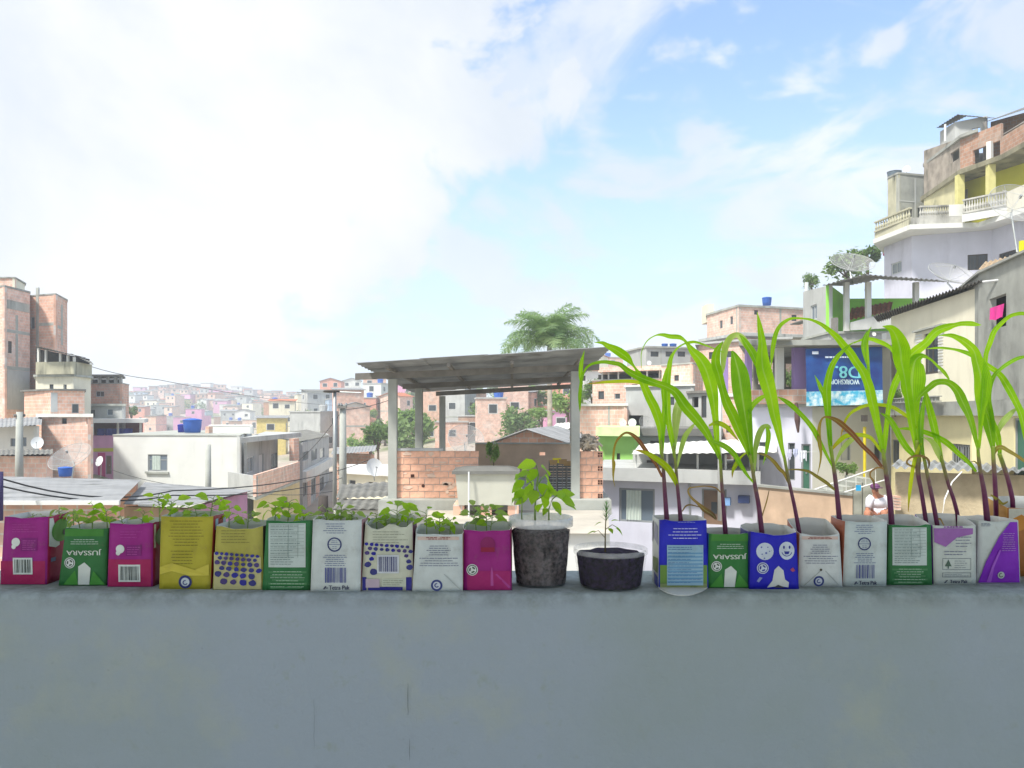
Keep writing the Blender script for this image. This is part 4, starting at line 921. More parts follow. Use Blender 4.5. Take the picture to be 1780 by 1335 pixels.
r, pts, ap, zt = house('brick_corner_house', 'brick house corner between white pole and banner house', [(1256, 34), (1300, 33)], 690, None, BR2, {0: [(1262, 740, 1270, 752, 'd')]}, (WHP, .14, .1), 4)
pole('white_pole', 'tall white pole rising between second and third maize', 1251, 600, 905, 23.5, .06, .05, WHPL)
r, pts, ap, zt = house('two_face_block_house', 'big peach block house with two faces under the small blue tank', [(1229, 65.6), (1284, 60), (1400, 62)], 549, None, BR2, {0: [(1251, 557, 1256, 571, 'g'), (1269, 550, 1274, 564, 'g')], 1: [(1311, 539, 1318, 547, 'd'), (1376, 547, 1385, 558, 'd')]}, (CON, .16, .12), 8)
bands(r, Fr(pts[1], pts[2]), [(1284.5, 532.5, 1288, 583), (1355, 533, 1358, 583)], CON); bands(r, Fr(pts[0], pts[1]), [(1280, 534, 1283.6, 583)], CON)
slab(r, [PP(1214, 64), PP(1285, 58.6), PP(1402, 60.4), PP(1402, 66), PP(1300, 66)], zat(586, 60), zat(581, 60), GRYP, 'ledge')
tank('small blue tank on the two-faced peach block house', 1325, 1341, 516, 531, 64, BLUE)
mb = MB(); mb.abox(xat(1229, 70), xat(1241, 70), 70, 72, zt, zat(540, 70)+.6); tag(mb.build('roof_stub', CRM), 'small cream chimney-like stub at the left of the peach block house', 'stub')
r, pts, ap, zt = house('lower_peach_house', 'peach and white house below the two-faced block house', [(1214, 58), (1290, 55), (1352, 56)], 600, None, BR2, {0: [(1232, 612, 1240, 624, 'd'), (1262, 610, 1272, 622, 'w')], 1: [(1300, 600, 1308, 612, 'd'), (1322, 600, 1334, 614, 'w')]}, (GRYP, .15, .3), 6)
mb = MB(); q = Fr(PP(1382, 57), PP(1398, 57)); mb.box(q, 0, q.L, -1, 1.2, zat(562, 57), zat(560, 57)); mb.build('awning', FIBD, r)
# --- banner house
r, pts, ap, zt = house('violet_house', 'white and violet house that carries the upside-down banner', [(1302, 26.5), (1412, 25.5), (1548, 26.5)], 708, None, LILW,
    {0: [(1318, 768, 1332, 800, 'g'), (1370, 770, 1382, 835, 'g'), (1393, 772, 1411, 866, 'Dg')], 1: [(1462, 748, 1478, 800, 'D'+'w'), (1520, 770, 1532, 800, 'g')]}, (COND, .10, .25), 5, mats={1: WHP})
zf = zt+.10; zr = zat(606, 26); ft = Fr(PP(1304, 26.2), PP(1402, 25.3))
facade(r, ft, zf+.003, zat(677, 25.8), BR1, (), .12, name='parapet')
for px, w, m_ in ((1303, 4.5, PURP), (1357, 6, WHP), (1391, 10.5, PURP), (1541, 7, GRYP), (1262, 4, PURP)):
    Y = 25.6 if px > 1300 else 30; mb = MB(); f2 = Fr(PP(px-w, Y), PP(px+w, Y)); mb.box(f2, 0, f2.L, -.25, -.0, (zat(677, 25.8) if px < 1500 else zf)+.003, zr); mb.build('post', m_, r)
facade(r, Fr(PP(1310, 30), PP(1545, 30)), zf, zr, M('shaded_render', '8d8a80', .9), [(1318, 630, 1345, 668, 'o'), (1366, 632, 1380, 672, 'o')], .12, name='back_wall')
slab(r, [PP(1284, 24.8), PP(1552, 24.6), PP(1552, 31), PP(1300, 31)], zr+.003, zat(592, 25), COND, 'roof')
mb = MB(); q = Fr(PP(1348, 24.6), PP(1376, 24.5)); mb.box(q, 0, q.L, -.3, .3, zat(592, 24.7)+.01, zat(588, 24.7)); mb.build('gutter_box', GRYP, r)
def banner():
    Y = 24.9; o = thing('banner', 'blue workshop banner hung upside down on the violet house', 'banner', at(1468, 705, Y))
    mb = MB(); n, m = 24, 12; g = []
    def P(px, py, lift=0):
        u, v = (px-1402)/133, (py-604)/100; p = at(px, py, Y); p.y -= .03*math.sin(u*7)*math.sin(v*3.1) + .02*math.sin(u*15+v*4) + lift; return p
    for j in range(m+1): g.append([mb.vert(P(1402 + 133*i/n - (2*(1-j/m)), 606 - 3*i/n + (100 + 0)*j/m)) for i in range(n+1)])
    for j in range(m):
        for i in range(n): mb.cur = 1 if j >= 9 else 0; mb.face([g[j][i], g[j+1][i], g[j+1][i+1], g[j][i+1]])
    def bl():
        m_, n_, l_, b_ = base_mat('banner_vinyl', .45, .4); t_ = n_.new('ShaderNodeTexCoord')
        c = mix(n_, l_, nz(n_, l_, t_.outputs['Object'], 1.6, 3), c3('17347e'), c3('22579a')); l_.new(c, b_.inputs['Base Color']); return m_
    def ice():
        m_, n_, l_, b_ = base_mat('banner_ice', .45, .4); t_ = n_.new('ShaderNodeTexCoord')
        c = mix(n_, l_, nz(n_, l_, t_.outputs['Object'], 4, 5, .6, .4, .6), c3('3aa6cc'), c3('d6e8ea')); l_.new(c, b_.inputs['Base Color']); return m_
    b = mb.build('cloth', [bl(), ice()], o, True)
    k = Ink(lambda a, c, l: P(a, c, l + .06)); k.text('WORKSHOP', 1468, 664, 8.5, 'c4dce4', 50, True, bold=.3); k.done('lettering', o)
    k = Ink(lambda a, c, l: P(a, c, l + .06)); k.text('D8.1', 1467, 647, 21, '7fdce8', 56, True, bold=.6); k.done('big_lettering', o)
    k = Ink(lambda a, c, l: P(a, c, l + .06)); k.lines(1433, 619, 1494, 623, 1, 'c4d4e4', 3, seed=3, fill=1); k.rect(1410, 611, 1421, 616, 'd0dae8'); k.done('small_print', o)
banner()
mb = MB(); mb.tube([at(1503, 742, 24.5), at(1503, 856, 24.5)], .045, 7); tag(mb.build('yellow_pipe', M('yellow_pvc', 'd8c628', .5)), 'yellow standpipe against the cream wall below the banner', 'pipe')
for i, (px, w, y0, y1, c) in enumerate(((1371, 10, 781, 797, 'd8d8ea'), (1383, 9, 780, 793, 'c9cfe6'), (1395, 14, 783, 800, 'dcdfe8'))):
    f2 = Fr(PP(px-w/2, 24.2), PP(px+w/2, 24.2)); mb = MB()
    for q in range(10):
        a, b = f2.L*q/10, f2.L*(q+1)/10; s, t_ = .04*math.sin(q*1.9), .04*math.sin((q+1)*1.9); d0, d1 = .06*math.sin(q*.8+i), .06*math.sin((q+1)*.8+i)
        mb.quad(f2.p(a, s, zat(y1, 24.2)+d0), f2.p(b, t_, zat(y1, 24.2)+d1), f2.p(b, t_*.3, zat(y0, 24.2)), f2.p(a, s*.3, zat(y0, 24.2)))
    tag(mb.build('laundry', M('cloth_'+c, c, .9, .05)), ['left white cloth drying by the violet house door', 'middle white cloth drying by the violet house door', 'right white cloth drying by the violet house door'][i], 'laundry', 'washing on the line')
cable('washing line in front of the violet house door', [(1320, 786, 24.2), (1430, 783, 24.2)], .006, .05, 'washing lines', WHPL)
mb = MB(); mb.tube([at(1384, 700, 25.2), at(1386, 730, 25.1), at(1387.5, 752, 25.1)], [.05, .09, .03], 6); tag(mb.build('hanging_rag', M('rag', '5a4440', .9)), 'dark rag hanging below the violet house slab', 'rag')
mb = MB(); q = at(1503, 727, 24.3); mb.abox(q.x-.07, q.x+.07, 24.25, 24.4, q.z-.1, q.z+.1); tag(mb.build('meter_box', FRD), 'small dark box under the slab above the yellow pipe', 'box')
# stairs, board fence, rails
r = thing('garden_wall', 'weathered brown wall below the violet house', 'wall', at(1400, 900, 21)); ff = Fr(PP(1318, 21.5), PP(1482, 20.5)); facade(r, ff, 4.6, zat(846, 21.5), BROWN, (), .15, z1b=zat(862, 20.5))
mb = MB(); mb.hexa([ff.p(-.02, .05, zat(846, 21.5)+.002), ff.p(ff.L, .05, zat(862, 20.5)+.002), ff.p(ff.L, -.2, zat(862, 20.5)+.002), ff.p(-.02, -.2, zat(846, 21.5)+.002), ff.p(-.02, .05, zat(846, 21.5)+.06), ff.p(ff.L, .05, zat(862, 20.5)+.06), ff.p(ff.L, -.2, zat(862, 20.5)+.06), ff.p(-.02, -.2, zat(846, 21.5)+.06)]); mb.build('coping', COND, r)
r = thing('stair_flight', 'concrete stair with white handrails beside the board fence', 'stairs', at(1440, 880, 22)); 
for i in range(9):
    mb = MB(); px0, px1 = 1350 + i*16, 1366 + i*16; Y = 23.6; mb.abox(xat(px0, Y), xat(px1, Y)+.02, Y-.8, Y+.4, 4.6, zat(884 - i*7, Y)); mb.build('step', CON, r)
for y0, y1, Y in ((884, 808, 22.5), (900, 834, 22.4)):
    mb = MB(); mb.tube([at(1322, y0, Y), at(1540, y1, Y)], .025, 6); mb.build('handrail', WHPL, r)
for i in range(12): 
    mb = MB(); px = 1335 + i*17; y = 884 - (px-1322)*76/218; mb.tube([at(px, y, 22.5), at(px, y+26, 22.5)], .012, 5); mb.build('baluster', WHPL, r)
mb = MB(); q = at(1492, 848, 19.6); mb.abox(q.x-.06, q.x+.06, 19.58, 19.6, q.z-.07, q.z+.07); tag(mb.build('blue_sign', M('cyan_sign', '2aa0d4', .5)), 'small square cyan sign near the seated person', 'sign')
# --- seated person in white
def person():
    Y = 17.6; c = at(1524, 880, Y); k = Y/F
    root = thing('person', 'seated person in white shirt and dark cap behind the maize', 'person', at(1524, 905, Y)); base = ORIG[root]
    me = bpy.data.meshes.new('body'); V = []; E = []; Rd = []
    def J(px, py, dy, r, par=None):
        V.append(at(px, py, Y+dy) - base); Rd.append(r)
        if par is not None: E.append((par, len(V)-1))
        return len(V)-1
    pel = J(1527, 897, .1, .15); ch = J(1527, 878, .02, .17, pel); sh = J(1526, 866, -.02, .10, ch); nk = J(1523, 860, -.05, .052, sh); hd = J(1521, 853, -.08, .085, nk); J(1521, 848, -.08, .075, hd)
    for s, el, ha in ((-1, (1507, 888), (1516, 893)), (1, (1545, 888), (1530, 896))):
        a = J(1525 + s*12, 867, -.02, .07, sh); b = J(el[0], el[1], -.12, .05, a); J(ha[0], ha[1], -.34, .04, b)
    for s in (-1, 1):
        h = J(1527 + s*7, 901, -.05, .10, pel); kn = J(1522 + s*15, 889, -.5, .075, h); J(1522 + s*13, 925, -.5, .055, kn)
    me.from_pydata([tuple(v) for v in V], E, []); o = bpy.data.objects.new('body', me); COL.objects.link(o); o.parent = root
    sk = o.modifiers.new('skin', 'SKIN'); sub = o.modifiers.new('sub', 'SUBSURF'); sub.levels = sub.render_levels = 2
    for i, sv in enumerate(me.skin_vertices[0].data): sv.radius = (Rd[i], Rd[i]*.9)
    me.skin_vertices[0].data[0].use_root = True
    me.materials.append(M('skin_tone', 'a9745a', .6, .06))
    mb = MB()
    for lo, hi, ra, rb in (((1527, 898, .1), (1527, 878, .02), .175, .19), ((1527, 878, .02), (1525, 864, -.02), .19, .13)): 
        mb.tube([at(*lo[:2], Y+lo[2]), at(*hi[:2], Y+hi[2])], [ra, rb], 12)
    for s, el in ((-1, (1509, 883)), (1, (1543, 883))): mb.tube([at(1525 + s*9, 866, Y-.02), at(1525 + s*13, 869, Y-.03), at(el[0], el[1], Y-.1)], [.10, .09, .07], 10)
    mb.build('shirt', M('white_cotton', 'dcdce2', .9, .05), root, True)
    mb = MB(); h = at(1521, 848, Y-.08); mb.ball(h + Vector((0, 0, .03)), (.10, .12, .075), 12, 6); mb.abox(h.x-.07, h.x+.07, h.y-.22, h.y-.08, h.z+.01, h.z+.025); mb.build('cap', M('plum_cap', '6a4068', .8), root, True)
    mb = MB(); h = at(1521, 853, Y-.08); mb.ball(h + Vector((0, -.085, -.0)), (.014, .018, .018), 6, 4); [mb.ball(h + Vector((s*.03, -.075, .02)), .01, 6, 4) for s in (-1, 1)]; mb.build('face_features', M('face_dark', '5a3a30', .7), root, True)
    mb = MB(); mb.abox(base.x-.35, base.x+.35, Y-.15, Y+.35, base.z-.6, zat(903, Y)); tag(mb.build('stone_bench', CON), 'grey block the seated person sits on', 'bench')
person()
# --- lower right shed, cream house, grey house
r = thing('rough_shed', 'rough beige shed with a wavy sheet roof behind the right-hand maize', 'shed', at(1660, 900, 18))
fr = Fr(PP(1556, 19), PP(1830, 16.5)); facade(r, fr, 4.5, zat(822, 18.8), BEIGE, (), .15, z1b=zat(826, 16.7)-.0)
corr(r, at(1548, 812, 18.6), at(1835, 822, 16.1), at(1560, 800, 20.8), at(1835, 806, 19.5), FIBU, .19, .035)
mb = MB(); [mb.abox(at(1559, 862+i*5, 18.7).x-.05, at(1559, 862+i*5, 18.7).x+.05, 18.6, 18.9, zat(866+i*5, 18.7), zat(862+i*5, 18.7)) for i in range(5)]; mb.build('hollow_block', BR1, r)
mb = MB(); mb.tube([at(1637, 903, 16.5), at(1642, 868, 16.6), at(1655, 838, 16.8), at(1672, 820, 17)], .014, 5); tag(mb.build('white_hose', WHPL), 'thin white hose curving up the beige shed wall', 'hose')
r, pts, ap, zt = house('cream_two_storey_house', 'cream two-storey house with tall window and sloping corrugated eave', [(1549, 26), (1701, 20)], 722, None, YCR, {0: [(1545, 764, 1563, 806, 'g'), (1652, 772, 1686, 812, 'gb')]}, None, 5)
slab(r, [PP(1538, 25.4), PP(1712, 19.2), PP(1830, 15.8), PP(1830, 22), PP(1560, 30)], zt+.003, zat(697, 20), COND, 'slab')
zb = zat(697, 20); zl, zr_ = zat(548, 26)-.05, zat(496, 20)-.05; fu = Fr(PP(1549, 26), PP(1701, 20)); facade(r, fu, zb+.003, zl, CRM, [(1606, 578, 1631, 650, 'd')], .15, z1b=zr_, name='upper_wall')
mb = MB(); mb.box(fu, fu.u_px(1592), fu.u_px(1605), -.04, .01, zat(650, 23.4), zat(580, 23.4)); mb.build('shutter', CRM, r)
for i in range(14): mb = MB(); z = zat(648, 23.4) + i*.085; mb.box(fu, fu.u_px(1593), fu.u_px(1604), .011, .028, z, z+.05); mb.build('shutter_slat', WHP, r)
for i in range(14): mb = MB(); z = zat(648, 23) + i*.085; mb.box(fu, fu.u_px(1632), fu.u_px(1640), .003, .028, z, z+.05); mb.build('shutter_slat', WHP, r)
mb = MB(); u0, u1 = fu.u_px(1592), fu.u_px(1645); mb.box(fu, u0, u1, .003, .12, zat(574, 23.2), zat(571, 23.2)); mb.build('lintel', CON, r)
A0, A1 = at(1518, 549, 26.4), at(1706, 487, 19.4); dd = Vector((1.8, 3.6, .22)); corr(r, A0, A1, A0+dd, A1+dd, M('dark_brown_sheet', '5e5b55', .9, .25, 2), .19, .03, 'roof', th=.02)  # dark grey-brown sheet with random tone variation
facade(r, Fr((PP(1549, 26)[0]+1.8, 29.4), PP(1549, 26)), zb, zl, MOSS, (), .12, name='side_wall')
facade(r, Fr(PP(1701, 19.95), PP(1830, 15.9)), 4.5, zt, YCR, [(1762, 724, 1800, 830, 'Dg')], .15, name='lower_side')
mb = MB(); fl = Fr(PP(1545, 25.2), PP(1825, 15.7))
for i in range(0, 40):
    u = fl.L*i/40
o_ = rail(r, fl.p(0, 0, 0)[:2], fl.p(fl.L*.42, 0, 0)[:2], zb+.003, .16, COND, 18, 'ledge_blocks', .06, .03, .03, 'post')
small_dish('white dish under the sloping eave of the cream house', 1519, 581, 25.5, 7, 0, .2)
mb = MB(); q = at(1542, 585, 25); mb.abox(q.x-.12, q.x+.12, 24.8, 25.1, q.z-.14, q.z+.1); tag(mb.build('lamp_box', FRG), 'grey lamp housing at the corner of the cream house', 'lamp')
r = thing('grey_concrete_house', 'stained grey concrete house at the right edge with a pink cloth in its window', 'house', at(1740, 700, 18))
fg = Fr(PP(1701, 19.7), PP(1840, 15.6)); facade(r, fg, zb+.003, zat(478, 19.7), COND, [(1720, 515, 1749, 570, 'o')], .15); 
facade(r, Fr((PP(1701, 19.7)[0]+1.5, 24), PP(1702, 19.75)), zb, zat(478, 19.7), COND, (), .15, name='side_wall'); facade(r, Fr((PP(1701, 19.7)[0]+1.0, 21.4), (PP(1840, 15.6)[0]+2, 18)), zb, zat(485, 19.7), DARK, (), .1, name='back_wall')
slab(r, [PP(1699, 19.5), PP(1845, 15.3), (PP(1845, 15.3)[0]+2, 20), (PP(1701, 19.7)[0]+1.6, 24.2)], zat(478, 19.7)+.003, zat(474, 19.7), COND, 'roof')
mb = MB(); u0, u1 = fg.u_px(1724), fg.u_px(1749)
for q in range(10):
    a, b = u0 + (u1-u0)*q/10, u0 + (u1-u0)*(q+1)/10; s, t_ = .03*math.sin(q*1.4), .03*math.sin((q+1)*1.4); mb.quad(fg.p(a, .05+s, zat(558, 18.8)+.03*math.sin(q)), fg.p(b, .05+t_, zat(558, 18.8)+.03*math.sin(q+1)), fg.p(b, .04, zat(535, 18.8)), fg.p(a, .04, zat(535, 18.8)))
tag(mb.build('pink_cloth', M('pink_cotton', 'd83a90', .9, .05)), 'bright pink cloth hung in the dark window at the right edge', 'laundry')
mb = MB(); mb.tube([at(1709, 490, 19), at(1737, 487, 18.5)], .03, 6); tag(mb.build('roof_pipe', WHPL), 'short white pipe stub at the eave beside the grey concrete house', 'pipe')
tank_ = thing('tiled_lean_to', 'thatch-coloured tile roof above the grey concrete house', 'roof', at(1750, 470, 22)); corr(tank_, at(1700, 470, 22), at(1840, 440, 20), at(1712, 456, 25), at(1840, 425, 23), M('straw_tile', 'a89478', .9, .25, 3), .15, .03); facade(tank_, Fr(PP(1704, 22.2), PP(1840, 20.2)), zat(474, 22), zat(472, 22.2)+.05, MOSS, (), .1)
# --- green terrace house
r, pts, ap, zt = house('green_terrace_house', 'concrete house with bright green open terrace under a sheet roof', [(1396, 36), (1441, 33), (1620, 33)], 592, None, GRYP, {}, (CON, .1, .1), 6)
zf = zt + .1; zr = zat(494, 33); facade(r, Fr(PP(1396, 36), PP(1441, 33)), zf+.003, zat(507, 36), GRYP, [(1409, 530, 1420, 556, 'wl')], .15, z1b=zat(496, 33), name='terrace_wall'); 
facade(r, Fr(PP(1441, 33), PP(1474, 37)), zf+.003, zat(494, 33), GREENP, (), .12, name='green_wall'); facade(r, Fr(PP(1474, 37.1), PP(1625, 37)), zf+.003, zat(494, 33), GREENP, (), .12, name='green_wall')
facade(r, Fr(PP(1478, 32.6), PP(1560, 31.5)), zf+.003, zat(560, 32.5), GRYP, (), .12, name='parapet', z1b=zat(541, 32))
for px, Y in ((1473, 32.8), (1511, 32.4), (1594, 32.4)): mb = MB(); f2 = Fr(PP(px-4, Y), PP(px+4, Y)); mb.box(f2, 0, f2.L, -.2, 0, zf+.003, zat(488, Y) - .05); mb.build('post', WHP, r)
corr(r, at(1430, 496, 32.4), at(1502, 477, 31.2), at(1470, 497, 38), at(1530, 485, 38), FIBRE, .2, .025); corr(r, at(1502, 477, 31.2), at(1634, 487, 31.2), at(1530, 485, 38), at(1650, 490, 38), FIBRE, .2, .025)
corr(r, at(1474, 556, 33), at(1548, 542, 33), at(1480, 536, 36), at(1552, 524, 36), TERR, .2, .03, 'tile_roof')
mb = MB(); mb.abox(xat(1450, 31), xat(1457, 31), 31, 31.3, zat(600, 31), zat(552, 31)); tag(mb.build('timber_stump', TIMB), 'grey broken post in front of the green terrace', 'post')
mb = MB(); mb.tube([at(1402, 512, 36.5), at(1402, 491, 36.5)], .09, 7); tag(mb.build('vent_pipe', WHPL), 'short white vent pipe on the concrete house left of the green terrace', 'pipe')
big_dish('tilted mesh dish on the sheet roof of the green terrace', 1482, 455, 33, 74, R(32), R(-22), .9, R(14)); big_dish('mesh dish above the corrugated eave of the cream house', 1655, 474, 26, 78, R(32), R(-18), .5, R(18)); big_dish('large mesh dish cut by the right edge, below the yellow balcony', 1768, 352, 24, 92, R(52), R(-25), 1.5, R(28))
# --- big house at the top right
BALM = M('weathered_white', 'b4b3ab', .9, .15, 2, 1.6, '5e5d55')
r, pts, ap, zt = house('lilac_lower_storey', 'lilac-white house with barred windows below the balustrades at top right', [(1537, 47), (1585, 44), (1724, 42.6), (1840, 38)], 430, 9.5, LILW, {0: [(1549, 456, 1567, 476, 'wlb')], 1: [(1682, 442, 1717, 469, 'db')], 2: [(1736, 437, 1770, 456, 'db')]}, None, 6)
zb = zt
slab(r, [PP(1518, 46), PP(1582, 42.4), PP(1672, 42), PP(1700, 42), PP(1850, 36.5), PP(1850, 46), PP(1560, 53)], zb+.003, zb+.26, WHP, 'balcony_slab'); zf = zb+.26
def par(A, B, h, mat=WHP, nm='parapet'): facade(r, Fr(A, B), zf+.003, zf+h, mat, (), .12, name=nm)
par(PP(1520, 46), PP(1583, 42.5), .35, MOSS); par(PP(1583, 42.5), PP(1676, 42.1), .38, BALM)
rail(r, PP(1521, 45.9), PP(1583, 42.6), zf+.355, .62, MOSS, 14, 'balustrade', .05); rail(r, PP(1598, 42.5), PP(1652, 42.3), zf+.385, .62, BALM, 13, 'balustrade', .05)
mb = MB(); f2 = Fr(PP(1650, 42.2), PP(1676, 42.1)); mb.box(f2, 0, f2.L, -.12, 0, zf+.385, zf+1.0); mb.build('parapet_panel', WHP, r)
r2, pts, ap, zt2 = house('mossy_top_house', 'mossy plaster and brick house with yellow balcony at top right', [(1606, 48), (1669, 43.5)], 266, zf, M('stained_cream', 'c4be98', .92, .14, 1.0, 2.2, '57584c'), {}, None, 6, zt=zat(300, 43.5))
facade(r2, Fr(PP(1606, 48), PP(1669, 43.5)), zt2+.003, zat(262, 48), M('mossy_upper', '9d9488', .95, .25, 1.4, 2.4, '4c4c44'), [(1652, 262, 1667, 280, 'o')], .15, name='upper_wall', z1b=zat(240, 43.5))
ff = [PP(1669, 43.5), PP(1740, 41), PP(1850, 36)]
facade(r2, Fr(ff[0], ff[1]), zt2+.003, zat(243, 43.5), BR3, [(1691, 253, 1738.5, 278, 'o')], .15, name='brick_wall'); facade(r2, Fr(ff[1], ff[2]), zt2+.003, zt2+1.05, BR3, (), .15, name='brick_parapet')
mb = MB(); f2 = Fr(PP(1719, 41.7), PP(1727, 41.5)); mb.box(f2, 0, f2.L, .01, .25, zt2+.005, zat(246, 41.5)); mb.build('post', WHP, r2)
slab(r2, [PP(1600, 48.4), PP(1667, 43), PP(1742, 40.4), PP(1855, 35.4), PP(1855, 47), PP(1640, 52)], zt2-.25, zt2, M('mossy_slab', '86826c', .95, .25, 1.5, 1.0), 'floor_slab')
facade(r2, Fr(PP(1666, 44.8), PP(1850, 39)), zf, zt2-.26, YELP, [(1672, 328, 1682, 372, 'o')], .15, name='balcony_back_wall')
for px, Y in ((1725, 41.2), (1671, 43)): mb = MB(); f2 = Fr(PP(px-6, Y), PP(px+6, Y)); mb.box(f2, 0, f2.L, -.3, 0, zf+.003, zt2-.255); mb.build('post', M('pale_yellow_post', 'd2cc8a', .85, .08), r2)
facade(r2, Fr(PP(1672, 41.9), PP(1750, 40.2)), zf+.003, zf+.42, WHP, (), .12, name='parapet'); rail(r2, PP(1674, 41.9), PP(1750, 40.2), zf+.425, .75, BALM, 16, 'balustrade', .05); facade(r2, Fr(PP(1750, 40.2), PP(1850, 36)), zf+.003, zf+1.1, CRM, (), .12, name='parapet')
slab(r2, [PP(1604, 48.2), PP(1669, 43.2), PP(1700, 42.2), PP(1704, 50), PP(1640, 52)], zat(243, 43.5)+.003, zat(240, 43.5)+.08, COND, 'roof_slab')
zt3 = zat(240, 43.5)+.08
r3, pts, ap, zt4 = house('rooftop_room', 'small grey gabled room on the top right house', [(1634, 47), (1660, 45.5), (1716, 44.5)], 214, zt3+.003, GRYP, {1: [(1690, 222, 1704, 244, 'o')]}, None, 4, 'hut', zt=zat(218, 46))
corr(r3, at(1628, 222, 46.6), at(1664, 199, 45), at(1640, 222, 51), at(1680, 202, 50), FIBD, .2, .02); corr(r3, at(1664, 199, 45), at(1722, 205, 44), at(1680, 202, 50), at(1730, 205, 50), FIBD, .2, .02)
mb = MB(); mb.tube([at(1643, 246, 44.8), at(1643, 216, 44.8)], .06, 6); mb.build('vent_pipe', WHPL, r3)
r4 = thing('sheet_canopy', 'dark sheet canopy on timber props at the top right corner', 'canopy', at(1780, 260, 42)); corr(r4, at(1706, 214, 43.5), at(1850, 168, 38), at(1730, 206, 49), at(1850, 160, 45), FIBD, .2, .02); facade(r4, Fr(PP(1722, 46), PP(1850, 43)), zt2+.6, zat(212, 46), BR3, (), .12)
for a, b in (((1724, 248, 42.5), (1790, 208, 40)), ((1718, 248, 43), (1712, 212, 43))): mb = MB(); mb.tube([at(*a), at(*b)], .09, 6); mb.build('prop', TIMB, r4)
r5, pts, ap, zt5 = house('grey_side_tower', 'grey patched concrete tower at the left of the top right house', [(1543, 50), (1561, 49), (1607, 49.5)], 311, zf, GRYP, {1: [(1571, 363, 1586, 385, 'db'), (1595, 361, 1605, 385, 'd')]}, (COND, .12, .05), 5, 'house', mats={0: MOSS, 1: COND})
bands(r5, Fr(pts[1], pts[2]), [(1561.5, 309.5, 1563.5, 400), (1590, 309.5, 1592, 400), (1564, 349, 1589.5, 351)], GRYP, .02)
tank('grey drum tank on the grey side tower', 1543, 1566, 297, 312, 50, M('grey_drum', '72808c', .6)); small_dish('white dish on the grey side tower roof', 1576, 294, 50, 12, R(-30), .4)
r6, pts, ap, _ = house('magenta_corner_house', 'tiny magenta house corner with blue awning left of the grey side tower', [(1532, 54), (1545, 53)], 406, zat(424, 53), MAGP, {}, None, 3)
corr(r6, at(1527, 389, 52.5), at(1548, 383, 52), at(1534, 386, 56), at(1548, 383, 56), M('blue_sheet', '3a4c70', .7), .2, .02); mb = MB(); mb.tube([at(1539, 410, 52.8), at(1539, 386, 52.8)], .1, 6); mb.build('post', LILW, r6)
mb = MB(); mb.abox(xat(1775, 22), xat(1800, 22), 22, 22.1, zat(456, 22), zat(418, 22)); tag(mb.build('yellow_sign_board', M('yellow_board', 'd6d614', .6)), 'bright yellow board at the right edge', 'sign')
# ---------------------------------------------------------------- palm and trees
def palm():
    Y = 40; c = at(955, 603, Y); root = thing('palm_tree', 'feathery palm rising behind the pavilion roof', 'tree', (c.x, c.y, gz(c.x, c.y)))
    b = ORIG[root]; mb = MB(); mb.tube([Vector((b.x, b.y, b.z-.3)), Vector((b.x+.05, b.y, b.z+3)), c], [.17, .14, .12], 9); mb.build('trunk', M('palm_bark', 'a39a8c', .95, .2, 5), root, True)
    pm = MLeaf('palm_leaflet', (.22, .33, .18), (.32, .43, .24), .5, .5, 3, tcol=(1.1, 1.2, .7)); ms = []
    for v in range(4):
        rr = random.Random(v+2); f = MB(); N = 46; L = 2.9; sp = []
        for i in range(N+1):
            t = i/N; a = 1.1 - t*(.85 + .5*v/3) - .55*t*t; sp.append((t, a))
        p = Vector((0, 0, 0)); pts = [p.copy()]
        for t, a in sp[1:]: p = p + Vector((math.cos(a), 0, math.sin(a)))*L/N; pts.append(p.copy())
        f.tube(pts[::4], [.03*(1-.85*i/(len(pts[::4])-1)) for i in range(len(pts[::4]))], 5)
        for i in range(5, N+1):
            t = i/N; d = (pts[i]-pts[i-1]).normalized(); ll = .75*math.sin(PI*min(1, t*.9+.1))**.6 + .1
            for s in (-1, 1):
                for q in (0, 1):
                    an = rr.uniform(-.5, .5) + q*.6-.3; o = Vector((0, s, 0)); up = Vector((-d.z, 0, d.x)); v1 = (d*rr.uniform(.3, .6) + o*math.cos(an) + up*math.sin(an)*.8).normalized()*ll*rr.uniform(.7, 1.1); w = d*.017
                    m_ = pts[i] + v1*.55 + Vector((0, 0, -.05)); e = pts[i] + v1 + Vector((0, 0, -.28*ll)); f.quad(pts[i]-w, pts[i]+w, m_+w, m_-w); f.face([f.vert(m_-w), f.vert(m_+w), f.vert(e)])
        ms.append(f.mesh('frond', pm))
    rr = random.Random(1); n = 40
    for i in range(n):
        o = mesh_obj('frond', ms[i % 4], root); o.location = c - b; el = (i/n)**1.2; o.rotation_euler = (0, R(-32 + 72*el) + rr.uniform(-.1, .1), i*2.4 + rr.uniform(-.2, .2)); s = 1.04*rr.uniform(.82, 1.05)*(1.0 - .1*(1-el)); o.scale = (s, s, s)
palm()
